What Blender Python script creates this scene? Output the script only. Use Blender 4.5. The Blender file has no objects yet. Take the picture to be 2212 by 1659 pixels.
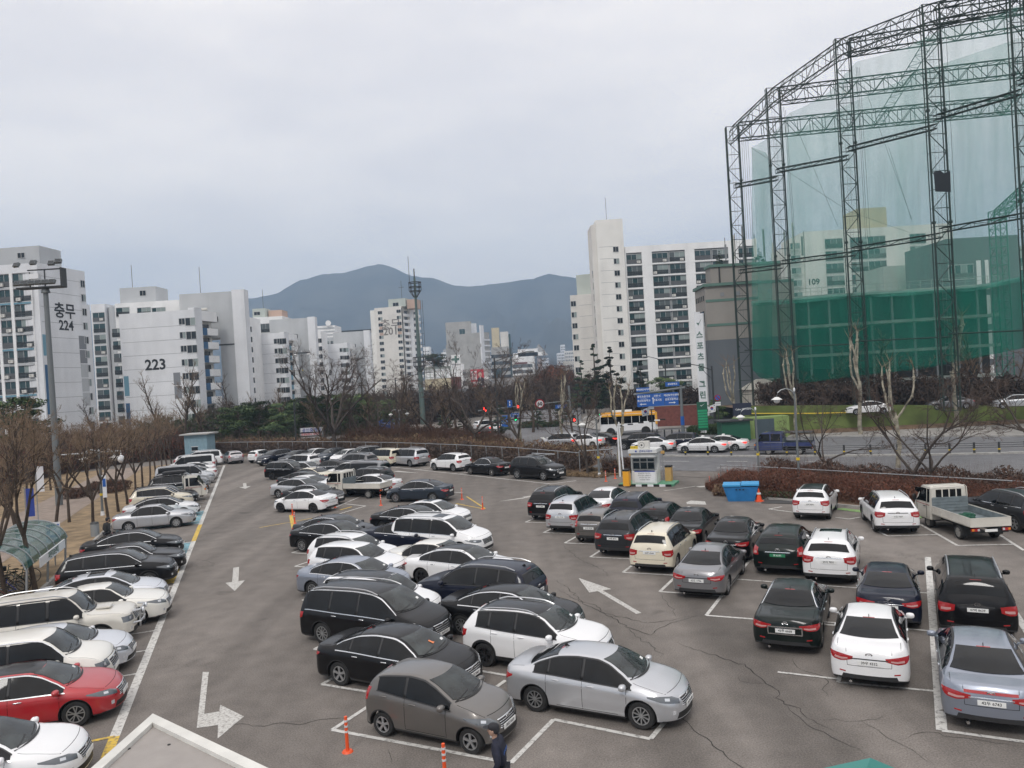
import bpy,bmesh,math,random
from mathutils import Vector,Matrix,noise
from mathutils.bvhtree import BVHTree
sc = bpy.context.scene
COL = sc.collection
rnd = random.Random(7)

# ------------------------------------------------------------------ camera (8.2 m above the car park)
PITCH,ROLL,EYE = 0.5,3.4,8.2
cam = bpy.data.cameras.new('camera');cam_ob = bpy.data.objects.new('camera',cam);COL.objects.link(cam_ob)
cam.sensor_fit = 'HORIZONTAL';cam.sensor_width = 36.0;cam.lens = 36.0*1662/2212
cam.clip_start = .1;cam.clip_end = 30000
cam_ob.location = (0,0,EYE)
cam_ob.rotation_euler = (Matrix.Rotation(math.radians(90-PITCH),3,'X') @ Matrix.Rotation(math.radians(-ROLL),3,'Z')).to_euler()
sc.camera = cam_ob

# ------------------------------------------------------------------ sky, sun, exposure
SUN_EL,SUN_AZ = 48.0,200.0
w = bpy.data.worlds.new('World');sc.world = w;w.use_nodes = True
nt = w.node_tree;nt.nodes.clear()
N = nt.nodes.new;Lk = nt.links.new
out = N('ShaderNodeOutputWorld');bg = N('ShaderNodeBackground');sky = N('ShaderNodeTexSky')
sky.sky_type = 'NISHITA';sky.sun_disc = False;sky.sun_elevation = math.radians(SUN_EL);sky.sun_rotation = math.radians(SUN_AZ)
sky.air_density = 1.0;sky.dust_density = 3.0;sky.ozone_density = 1.5
tc = N('ShaderNodeTexCoord');sep = N('ShaderNodeSeparateXYZ');Lk(tc.outputs['Generated'],sep.inputs[0])
mp = N('ShaderNodeMapping');mp.inputs['Scale'].default_value = (1.0,1.0,3.6);Lk(tc.outputs['Generated'],mp.inputs[0])
n1 = N('ShaderNodeTexNoise');n1.inputs['Scale'].default_value = 2.6;n1.inputs['Detail'].default_value = 6;n1.inputs['Roughness'].default_value = .55;Lk(mp.outputs[0],n1.inputs['Vector'])
cr = N('ShaderNodeValToRGB');Lk(n1.outputs['Fac'],cr.inputs[0])
# an overcast deck: the base is a pale grey, thinner places let a little blue through
cr.color_ramp.elements[0].position = .36;cr.color_ramp.elements[0].color = (10.9,10.4,10.4,1)
cr.color_ramp.elements[1].position = .62;cr.color_ramp.elements[1].color = (13.2,12.4,11.9,1)
mx = N('ShaderNodeMixRGB');mx.inputs[0].default_value = .93;Lk(sky.outputs[0],mx.inputs[1])
# brighter overhead, as cloud decks are
el = N('ShaderNodeMapRange');Lk(sep.outputs['Z'],el.inputs['Value']);el.inputs['From Min'].default_value = .38;el.inputs['From Max'].default_value = 1
el.inputs['To Min'].default_value = 1.0;el.inputs['To Max'].default_value = 1.35;el.interpolation_type = 'SMOOTHSTEP';el.clamp = True
mu = N('ShaderNodeVectorMath');mu.operation = 'SCALE';Lk(cr.outputs[0],mu.inputs[0]);Lk(el.outputs[0],mu.inputs['Scale'])
Lk(mu.outputs[0],mx.inputs[2]);Lk(mx.outputs[0],bg.inputs['Color']);bg.inputs['Strength'].default_value = .1
Lk(bg.outputs[0],out.inputs[0])
sl = bpy.data.lights.new('sun','SUN');sl.energy = 1.5;sl.angle = math.radians(16);sl.color = (1.0,.97,.93)
so = bpy.data.objects.new('sun',sl);COL.objects.link(so)
_az = math.radians(SUN_AZ)
_d = Vector((math.sin(_az)*math.cos(math.radians(SUN_EL)),math.cos(_az)*math.cos(math.radians(SUN_EL)),math.sin(math.radians(SUN_EL))))
so.rotation_euler = _d.to_track_quat('Z','Y').to_euler();so.location = (0,0,60)
vs_ = sc.view_settings;sc.display_settings.display_device = 'sRGB'
vs_.view_transform = 'Standard';vs_.look = 'None';vs_.exposure = 0.06;vs_.gamma = 1.0;vs_.use_curve_mapping = False
sc.render.engine = 'CYCLES';sc.cycles.max_bounces = 5;sc.cycles.diffuse_bounces = 3;sc.cycles.glossy_bounces = 3
sc.cycles.transparent_max_bounces = 24;sc.cycles.transmission_bounces = 3;sc.cycles.volume_bounces = 0;sc.cycles.use_denoising = True
sc.cycles.use_adaptive_sampling = True

# ------------------------------------------------------------------ helpers
def tag(o,label=None,cat=None,group=None,kind=None):
 if label: o['label'] = label
 if cat: o['category'] = cat
 if group: o['group'] = group
 if kind: o['kind'] = kind
 return o
def empty(name,loc=(0,0,0),rz=0.0):
 o = bpy.data.objects.new(name,None);COL.objects.link(o);o.location = loc;o.rotation_euler = (0,0,rz);o.empty_display_size = .2
 return o

class MeshB:
 """collects simple solids and turns them into one mesh"""
 def __init__(s): s.v = [];s.f = [];s.m = []
 def face(s,idx,mat=0): s.f.append(tuple(idx));s.m.append(mat)
 def quad(s,a,b,c,d,mat=0):
  n = len(s.v);s.v += [tuple(a),tuple(b),tuple(c),tuple(d)];s.face((n,n+1,n+2,n+3),mat)
 def box(s,c,d,rz=0.0,mat=0,rot=None):
  n = len(s.v);hx,hy,hz = d[0]/2,d[1]/2,d[2]/2;ca,sa = math.cos(rz),math.sin(rz)
  for X in (-hx,hx):
   for Y in (-hy,hy):
    for Z in (-hz,hz):
     if rot is not None:
      q = rot @ Vector((X,Y,Z));s.v.append((c[0]+q.x,c[1]+q.y,c[2]+q.z))
     else: s.v.append((c[0]+X*ca-Y*sa,c[1]+X*sa+Y*ca,c[2]+Z))
  for q in ((0,1,3,2),(4,6,7,5),(0,4,5,1),(2,3,7,6),(0,2,6,4),(1,5,7,3)): s.face([n+i for i in q],mat)
 def prism(s,pts,d,mat=0):
  n = len(s.v);k = len(pts);d = Vector(d)
  s.v += [tuple(p) for p in pts]+[tuple(Vector(p)+d) for p in pts]
  s.face(list(range(n,n+k)),mat);s.face(list(range(n+2*k-1,n+k-1,-1)),mat)
  for i in range(k): s.face((n+i,n+(i+1) % k,n+k+(i+1) % k,n+k+i),mat)
 def tube(s,pts,r,sides=5,mat=0,cap=True):
  pts = [Vector(p) for p in pts];n0 = len(s.v);m = len(pts)
  for i,p in enumerate(pts):
   t = (pts[min(i+1,m-1)]-pts[max(i-1,0)]);t = t.normalized() if t.length > 1e-9 else Vector((0,0,1))
   up = Vector((0,0,1)) if abs(t.z) < .9 else Vector((1,0,0))
   a = t.cross(up).normalized();b = t.cross(a);rr = r[i] if isinstance(r,(list,tuple)) else r
   for k in range(sides):
    q = 2*math.pi*k/sides;s.v.append(tuple(p+a*rr*math.cos(q)+b*rr*math.sin(q)))
  for i in range(m-1):
   for k in range(sides):
    a = n0+i*sides+k;b = n0+i*sides+(k+1) % sides;s.face((a,b,b+sides,a+sides),mat)
  if cap:
   s.face([n0+k for k in range(sides)][::-1],mat);s.face([n0+(m-1)*sides+k for k in range(sides)],mat)
 def _ax(s,axis,a,b,h):
  return {'x': (h,a,b),'y': (a,h,b),'z': (a,b,h)}[axis]
 def cyl(s,c,r,h,axis='z',n=12,mat=0,r2=None):
  n0 = len(s.v);r2 = r if r2 is None else r2
  for hh,rr in ((-h/2,r),(h/2,r2)):
   for k in range(n):
    q = 2*math.pi*k/n;o = s._ax(axis,rr*math.cos(q),rr*math.sin(q),hh);s.v.append((c[0]+o[0],c[1]+o[1],c[2]+o[2]))
  s.face([n0+k for k in range(n)][::-1],mat);s.face([n0+n+k for k in range(n)],mat)
  for k in range(n): s.face((n0+k,n0+(k+1) % n,n0+n+(k+1) % n,n0+n+k),mat)
 def disc(s,c,r,axis='z',n=12,mat=0):
  n0 = len(s.v)
  for k in range(n):
   q = 2*math.pi*k/n;o = s._ax(axis,r*math.cos(q),r*math.sin(q),0);s.v.append((c[0]+o[0],c[1]+o[1],c[2]+o[2]))
  s.face([n0+k for k in range(n)],mat)
 def ring(s,c,r0,r1,h,axis='z',n=16,mat=0,sy=1.0):
  n0 = len(s.v)
  for k in range(n):
   q = 2*math.pi*k/n
   for rr,hh in ((r0,0),(r1,0),(r1,-h),(r0,-h)):
    o = s._ax(axis,rr*math.cos(q)*sy,rr*math.sin(q),hh);s.v.append((c[0]+o[0],c[1]+o[1],c[2]+o[2]))
  for k in range(n):
   a = n0+4*k;b = n0+4*((k+1) % n)
   for j in range(4): s.face((a+j,a+(j+1) % 4,b+(j+1) % 4,b+j),mat)
 def blob(s,c,d,nu=10,nv=7,mat=0,e=.75):
  n0 = len(s.v)
  sg = lambda v: math.copysign(abs(v)**e,v)
  for i in range(nv+1):
   ph = -math.pi/2+math.pi*i/nv
   for k in range(nu):
    th = 2*math.pi*k/nu
    s.v.append((c[0]+d[0]*sg(math.cos(ph))*sg(math.cos(th)),c[1]+d[1]*sg(math.cos(ph))*sg(math.sin(th)),c[2]+d[2]*sg(math.sin(ph))))
  for i in range(nv):
   for k in range(nu):
    a = n0+i*nu+k;b = n0+i*nu+(k+1) % nu;s.face((a,b,b+nu,a+nu),mat)
 def mesh(s,name,smooth=False,ang=40):
  me = bpy.data.meshes.new(name);me.from_pydata(s.v,[],s.f);me.update()
  for p,m in zip(me.polygons,s.m): p.material_index = m
  if smooth:
   for p in me.polygons: p.use_smooth = True
   me.set_sharp_from_angle(angle=math.radians(ang))
  return me
 def build(s,name,mats,parent=None,loc=(0,0,0),rz=0.0,smooth=False,ang=40,recalc=False):
  me = s.mesh(name,smooth,ang)
  if recalc: fix(me,smooth,ang)
  for m in (mats if isinstance(mats,(list,tuple)) else [mats]): me.materials.append(m)
  o = bpy.data.objects.new(name,me);COL.objects.link(o);o.location = loc;o.rotation_euler = (0,0,rz)
  if parent: o.parent = parent
  return o

class MeshBList:
 def __init__(s): s.l = []
 def add(s,me): s.l.append(me)
 def join(s,name):
  vs,fs,sm = [],[],[]
  for me in s.l:
   b = len(vs);vs += [tuple(v.co) for v in me.vertices]
   for p in me.polygons: fs.append(tuple(b+i for i in p.vertices));sm.append(p.use_smooth)
  m = bpy.data.meshes.new(name);m.from_pydata(vs,[],fs);m.update()
  for p,q in zip(m.polygons,sm): p.use_smooth = q
  return m

def copy_tree(o,parent=None):
 c = o.copy();COL.objects.link(c)
 if parent: c.parent = parent
 for ch in list(o.children): copy_tree(ch,c)
 return c

# ------------------------------------------------------------------ materials
MAT = {}
def mat(name,col,rough=.6,metal=0.0,spec=.5,coat=0.0,vary=0.0,vscale=3.0,bump=0.0,bscale=20.0,emit=None,es=1.0,alpha=None,detail=4,vary2=None,coords='Object'):
 m = bpy.data.materials.new(name);m.use_nodes = True;t = m.node_tree;b = t.nodes['Principled BSDF']
 b.inputs['Base Color'].default_value = (*col,1);b.inputs['Roughness'].default_value = rough;b.inputs['Metallic'].default_value = metal
 b.inputs['Specular IOR Level'].default_value = spec;b.inputs['Coat Weight'].default_value = coat;b.inputs['Coat Roughness'].default_value = .04
 if vary or bump:
  c = t.nodes.new('ShaderNodeTexCoord');n = t.nodes.new('ShaderNodeTexNoise');n.inputs['Scale'].default_value = vscale;n.inputs['Detail'].default_value = detail
  t.links.new(c.outputs[coords],n.inputs['Vector'])
  if vary:
   r = t.nodes.new('ShaderNodeValToRGB');r.color_ramp.elements[0].position = .3;r.color_ramp.elements[1].position = .7
   lo = tuple(max(0,k*(1-vary)) for k in col);hi = vary2 or tuple(min(1,k*(1+vary)) for k in col)
   r.color_ramp.elements[0].color = (*lo,1);r.color_ramp.elements[1].color = (*hi,1)
   t.links.new(n.outputs['Fac'],r.inputs[0]);t.links.new(r.outputs[0],b.inputs['Base Color'])
  if bump:
   n2 = t.nodes.new('ShaderNodeTexNoise');n2.inputs['Scale'].default_value = bscale;n2.inputs['Detail'].default_value = 3
   t.links.new(c.outputs[coords],n2.inputs['Vector']);bp = t.nodes.new('ShaderNodeBump');bp.inputs['Strength'].default_value = bump;bp.inputs['Distance'].default_value = .02
   t.links.new(n2.outputs['Fac'],bp.inputs['Height']);t.links.new(bp.outputs[0],b.inputs['Normal'])
 if emit: b.inputs['Emission Color'].default_value = (*emit,1);b.inputs['Emission Strength'].default_value = es
 if alpha is not None: b.inputs['Alpha'].default_value = alpha
 MAT[name] = m;return m
def paint(name,col,metal=.0,rough=.32,dust=None):
 if dust is None: dust = .014 if max(col) < .06 else .09
 """car paint: pigment, clear coat, a thin uneven film of road dust"""
 m = mat(name,col,rough=rough,metal=metal,spec=.1 if max(col) < .06 else .5,coat=.5 if max(col) < .06 else .8);t = m.node_tree;b = t.nodes['Principled BSDF']
 c = t.nodes.new('ShaderNodeTexCoord');n = t.nodes.new('ShaderNodeTexNoise');n.inputs['Scale'].default_value = 2.2;n.inputs['Detail'].default_value = 6
 t.links.new(c.outputs['Object'],n.inputs['Vector']);mx = t.nodes.new('ShaderNodeMixRGB')
 mr = t.nodes.new('ShaderNodeMapRange');mr.inputs['From Min'].default_value = .35;mr.inputs['From Max'].default_value = .75;mr.inputs['To Max'].default_value = dust
 t.links.new(n.outputs['Fac'],mr.inputs['Value']);t.links.new(mr.outputs[0],mx.inputs[0])
 mx.inputs[1].default_value = (*col,1);mx.inputs[2].default_value = (.30,.27,.24,1);t.links.new(mx.outputs[0],b.inputs['Base Color'])
 r2 = t.nodes.new('ShaderNodeMapRange');r2.inputs['To Min'].default_value = .03;r2.inputs['To Max'].default_value = .08
 t.links.new(n.outputs['Fac'],r2.inputs['Value']);t.links.new(r2.outputs[0],b.inputs['Coat Roughness'])
 return m
paint('black_paint',(.004,.004,.005));paint('dark_green_paint',(.005,.010,.009));paint('navy_paint',(.006,.009,.022));paint('charcoal_paint',(.030,.032,.036),.3)
paint('dark_blue_grey',(.030,.040,.055),.3);paint('white_paint',(.80,.80,.80),dust=.05);paint('cream_paint',(.72,.66,.52),dust=.1)
paint('pearl_paint',(.76,.74,.68),dust=.06);paint('silver_paint',(.55,.56,.58),.55,.3);paint('pale_silver',(.66,.68,.72),.4,.32)
paint('grey_paint',(.22,.22,.23),.5);paint('taupe_paint',(.145,.135,.125),.5);paint('steel_blue_paint',(.26,.29,.35),.5);paint('red_paint',(.42,.012,.02),.1)
paint('mid_grey_paint',(.12,.12,.125),.45);paint('mauve_silver',(.48,.46,.47),.5);paint('truck_blue',(.02,.035,.13));paint('bus_orange',(.80,.40,.03));paint('dirty_white',(.66,.63,.56),dust=.2)
mat('plastic',(.022,.022,.023),.55);mat('plastic_dark',(.010,.010,.010),.5);mat('seam',(.012,.012,.012),.9,spec=.1)
mat('car_glass',(.004,.005,.006),.04,spec=.38,vary=.8,vscale=1.3);mat('car_glass_front',(.016,.021,.022),.04,spec=.5,vary=.9,vscale=1.6,vary2=(.05,.06,.06),bump=.15,bscale=2.5)  # uneven tone in the glass colour stands in for soft reflections
mat('chrome',(.72,.73,.74),.18,metal=1.0);mat('silver_trim',(.55,.56,.57),.35,metal=.8);mat('alloy',(.50,.51,.52),.32,metal=.8);mat('dark_alloy',(.06,.06,.065),.35,metal=.6)
mat('brake_dark',(.02,.02,.02),.7);mat('tyre',(.018,.018,.018),.8,vary=.3,vscale=8);mat('headlight',(.10,.11,.12),.08,spec=.8,coat=1);mat('lens',(.70,.72,.74),.1,metal=.4,coat=1)
mat('lamp_clear',(.55,.30,.29),.12,coat=1);mat('taillight',(.36,.010,.012),.14,spec=.6,coat=1);mat('taillight_on',(.6,.02,.02),.2,emit=(1,.05,.03),es=1.2)
mat('plate',(.78,.78,.76),.45);mat('plate_green',(.02,.20,.09),.45);mat('plate_text_white',(.8,.8,.8),.5);mat('black',(.01,.01,.01),.6)
# ------------------------------------------------------------------ vehicles
def pchip(pts):
 xs = [p[0] for p in pts];ys = [p[1] for p in pts];n = len(xs)
 h = [xs[i+1]-xs[i] for i in range(n-1)];d = [(ys[i+1]-ys[i])/h[i] for i in range(n-1)]
 m = [0.0]*n
 for i in range(1,n-1):
  if d[i-1]*d[i] > 0:
   w1 = 2*h[i]+h[i-1];w2 = h[i]+2*h[i-1]
   m[i] = (w1+w2)/(w1/d[i-1]+w2/d[i])
 m[0] = d[0];m[-1] = d[-1]
 def f(x):
  if x <= xs[0]: return ys[0]
  if x >= xs[-1]: return ys[-1]
  i = 0
  while x > xs[i+1]: i += 1
  t = (x-xs[i])/h[i]
  return ((1+2*t)*(1-t)**2*ys[i] + t*(1-t)**2*h[i]*m[i] + t*t*(3-2*t)*ys[i+1] + t*t*(t-1)*h[i]*m[i+1])
 return f

def lerp(a,b,t): return a+(b-a)*t
def clamp(v,a=0.0,b=1.0): return max(a,min(b,v))

# every spec: L length, W width, wheel x positions (from the rear), R tyre radius, top = side profile of the
# centre line from tail to nose, belt = waist line, rh = half width of the roof
SPEC = {
 'fastback_sedan': dict(L=4.86,W=1.86,wr=1.03,wf=3.87,R=.335,sill=.21,rh=.56,ar=.5,af=.85,rk=.8,
 top=[(0,.60),(.02,.78),(.07,.95),(.16,1.045),(.35,1.06),(.62,1.075),(1.10,1.27),(1.65,1.42),(2.2,1.465),(2.75,1.45),(3.05,1.385),(3.45,1.20),(3.80,1.015),(4.2,.94),(4.55,.84),(4.74,.73),(4.83,.60),(4.86,.48)],
 belt=[(0,.80),(.5,.97),(1.2,.975),(2.5,.935),(3.6,.90),(4.3,.80),(4.86,.5)],
 ws=(3.78,3.00),rg=(.70,1.50),rd=(.35,0,-1),side=[(.95,1.38),(1.44,2.34),(2.42,3.62)],tail='sedan'),
 'sedan': dict(L=4.55,W=1.80,wr=.95,wf=3.65,R=.325,sill=.20,rh=.55,ar=.45,af=.85,rk=.8,
 top=[(0,.60),(.02,.78),(.06,.93),(.14,1.03),(.35,1.06),(.62,1.09),(1.05,1.27),(1.55,1.41),(2.05,1.445),(2.55,1.435),(2.85,1.37),(3.2,1.20),(3.52,1.02),(3.9,.94),(4.25,.84),(4.43,.73),(4.52,.60),(4.55,.48)],
 belt=[(0,.80),(.5,.98),(1.2,.975),(2.5,.92),(3.4,.88),(4.0,.80),(4.55,.5)],
 ws=(3.50,2.78),rg=(.68,1.42),rd=(.35,0,-1),side=[(.95,1.30),(1.36,2.18),(2.26,3.42)],tail='sedan'),
 'classic_sedan': dict(L=4.82,W=1.83,wr=1.04,wf=3.78,R=.325,sill=.21,rh=.57,ar=.42,af=.7,rk=.85,
 top=[(0,.62),(.02,.80),(.06,.95),(.13,1.03),(.5,1.06),(.98,1.085),(1.35,1.30),(1.68,1.44),(2.1,1.475),(2.6,1.47),(2.9,1.42),(3.2,1.24),(3.52,1.045),(3.9,.985),(4.45,.89),(4.68,.80),(4.79,.62),(4.82,.5)],
 belt=[(0,.86),(.6,.97),(1.4,.96),(2.5,.93),(3.5,.91),(4.3,.84),(4.82,.55)],
 ws=(3.50,2.84),rg=(1.02,1.60),rd=(.6,0,-1),side=[(1.2,1.56),(1.62,2.36),(2.44,3.45)],tail='sedan'),
 'small_hatch': dict(L=3.60,W=1.60,wr=.62,wf=3.00,R=.29,sill=.21,rh=.53,ar=.32,af=.7,rk=.86,
 top=[(0,.55),(.02,.80),(.07,.98),(.16,1.14),(.28,1.31),(.45,1.40),(.85,1.455),(1.35,1.485),(1.75,1.455),(2.05,1.36),(2.42,1.17),(2.72,1.02),(3.05,.95),(3.33,.84),(3.48,.72),(3.57,.58),(3.60,.46)],
 belt=[(0,.87),(.4,1.07),(1.2,1.0),(2.0,.93),(2.6,.87),(3.1,.79),(3.6,.5)],
 ws=(2.70,1.95),rg=(.12,.36),rd=(1,0,-.35),side=[(.52,1.24),(1.33,2.50)],tail='hatch'),
 'hatchback': dict(L=4.25,W=1.77,wr=.80,wf=3.45,R=.315,sill=.21,rh=.55,ar=.38,af=.8,rk=.84,
 top=[(0,.58),(.02,.80),(.08,.98),(.2,1.12),(.42,1.32),(.62,1.41),(1.1,1.46),(1.7,1.485),(2.25,1.455),(2.6,1.37),(2.95,1.19),(3.28,1.03),(3.7,.95),(4.0,.83),(4.13,.73),(4.22,.60),(4.25,.48)],
 belt=[(0,.85),(.5,1.01),(1.4,.97),(2.3,.93),(3.1,.89),(3.7,.8),(4.25,.5)],
 ws=(3.26,2.48),rg=(.22,.50),rd=(.9,0,-.6),side=[(.62,.96),(1.02,1.78),(1.86,3.12)],tail='hatch'),
 'compact_suv': dict(L=4.38,W=1.80,wr=.86,wf=3.50,R=.345,sill=.24,rh=.57,ar=.36,af=.65,rk=.86,clad=1,
 top=[(0,.60),(.02,.88),(.07,1.06),(.17,1.22),(.38,1.46),(.55,1.55),(1.1,1.60),(1.8,1.62),(2.35,1.59),(2.68,1.51),(3.0,1.32),(3.28,1.16),(3.7,1.09),(4.08,.99),(4.24,.88),(4.35,.70),(4.38,.55)],
 belt=[(0,.98),(.5,1.14),(1.4,1.09),(2.4,1.05),(3.1,1.02),(3.8,.93),(4.38,.58)],
 ws=(3.26,2.58),rg=(.17,.42),rd=(1,0,-.5),side=[(.62,.98),(1.06,1.82),(1.90,3.14)],tail='suv',rails=1),
 'family_suv': dict(L=4.74,W=1.89,wr=.95,wf=3.68,R=.365,sill=.26,rh=.60,ar=.36,af=.65,rk=.87,clad=1,
 top=[(0,.62),(.02,.92),(.07,1.10),(.16,1.24),(.34,1.50),(.52,1.62),(1.1,1.68),(1.9,1.70),(2.55,1.665),(2.9,1.58),(3.25,1.37),(3.55,1.20),(4.0,1.13),(4.4,1.03),(4.58,.92),(4.70,.74),(4.74,.58)],
 belt=[(0,1.02),(.5,1.15),(1.4,1.11),(2.6,1.08),(3.4,1.05),(4.1,.96),(4.74,.6)],
 ws=(3.53,2.78),rg=(.16,.40),rd=(1,0,-.5),side=[(.52,1.14),(1.22,2.00),(2.08,3.40)],tail='suv',rails=1),
 'boxy_suv': dict(L=4.75,W=1.86,wr=.98,wf=3.72,R=.375,sill=.30,rh=.66,ar=.22,af=.40,rk=.92,clad=1,
 top=[(0,.70),(.02,1.05),(.06,1.28),(.13,1.60),(.22,1.76),(.5,1.80),(1.4,1.83),(2.3,1.83),(2.75,1.80),(2.98,1.66),(3.22,1.40),(3.42,1.17),(3.9,1.13),(4.45,1.07),(4.62,1.0),(4.72,.80),(4.75,.65)],
 belt=[(0,1.08),(.5,1.13),(1.4,1.12),(2.6,1.10),(3.4,1.08),(4.1,1.02),(4.75,.7)],
 ws=(3.40,2.88),rg=(.05,.14),rd=(1,0,-.2),side=[(.30,1.30),(1.40,2.14),(2.26,3.22)],tail='suv',rails=1),
 'minivan': dict(L=5.11,W=1.98,wr=1.05,wf=4.11,R=.355,sill=.22,rh=.66,ar=.30,af=.75,rk=.89,
 top=[(0,.60),(.02,.90),(.06,1.10),(.14,1.30),(.26,1.58),(.42,1.69),(1.2,1.74),(2.2,1.76),(2.95,1.72),(3.35,1.62),(3.72,1.40),(4.08,1.17),(4.45,1.07),(4.8,.95),(4.97,.85),(5.08,.68),(5.11,.52)],
 belt=[(0,.98),(.5,1.08),(1.6,1.05),(3.0,1.02),(3.9,.97),(4.5,.86),(5.11,.55)],
 ws=(4.05,3.22),rg=(.13,.32),rd=(1,0,-.4),side=[(.40,1.32),(1.40,2.42),(2.50,3.92)],tail='suv',rails=1),
 'van': dict(L=5.15,W=1.92,wr=1.00,wf=4.20,R=.345,sill=.22,rh=.70,ar=.22,af=.65,rk=.92,
 top=[(0,.60),(.02,1.00),(.05,1.25),(.11,1.60),(.20,1.82),(.40,1.88),(1.4,1.92),(2.6,1.93),(3.25,1.88),(3.6,1.73),(3.95,1.44),(4.22,1.20),(4.6,1.07),(4.9,.93),(5.03,.83),(5.12,.68),(5.15,.52)],
 belt=[(0,1.10),(.5,1.16),(1.6,1.15),(3.0,1.12),(3.9,1.04),(4.5,.90),(5.15,.55)],
 ws=(4.18,3.46),rg=(.06,.14),rd=(1,0,-.2),side=[(.36,3.00),(3.12,4.02)],tail='suv'),
 'mpv': dict(L=4.55,W=1.82,wr=.92,wf=3.62,R=.325,sill=.22,rh=.60,ar=.30,af=.7,rk=.88,
 top=[(0,.58),(.02,.88),(.06,1.06),(.15,1.26),(.30,1.50),(.46,1.60),(1.1,1.65),(1.9,1.665),(2.5,1.63),(2.85,1.54),(3.2,1.33),(3.52,1.12),(3.9,1.03),(4.25,.91),(4.42,.80),(4.52,.64),(4.55,.5)],
 belt=[(0,.96),(.5,1.05),(1.6,1.02),(2.8,.98),(3.4,.94),(4.0,.85),(4.55,.55)],
 ws=(3.50,2.72),rg=(.14,.36),rd=(1,0,-.45),side=[(.46,1.14),(1.22,2.02),(2.10,3.36)],tail='suv',rails=1),
 'tall_boxcar': dict(L=4.50,W=1.86,wr=.85,wf=3.62,R=.33,sill=.22,rh=.68,ar=.2,af=.5,rk=.92,
 top=[(0,.60),(.02,1.00),(.05,1.25),(.11,1.55),(.2,1.70),(.5,1.74),(1.4,1.76),(2.3,1.76),(2.8,1.72),(3.05,1.60),(3.3,1.38),(3.55,1.16),(3.95,1.09),(4.25,.98),(4.40,.84),(4.48,.66),(4.50,.52)],
 belt=[(0,1.04),(.5,1.08),(1.6,1.06),(2.8,1.03),(3.4,1.0),(4.0,.92),(4.50,.6)],
 ws=(3.52,2.94),rg=(.06,.14),rd=(1,0,-.2),side=[(.28,.86),(.94,1.96),(2.04,3.36)],tail='suv'),
}
CAR_CACHE = {}

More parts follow.
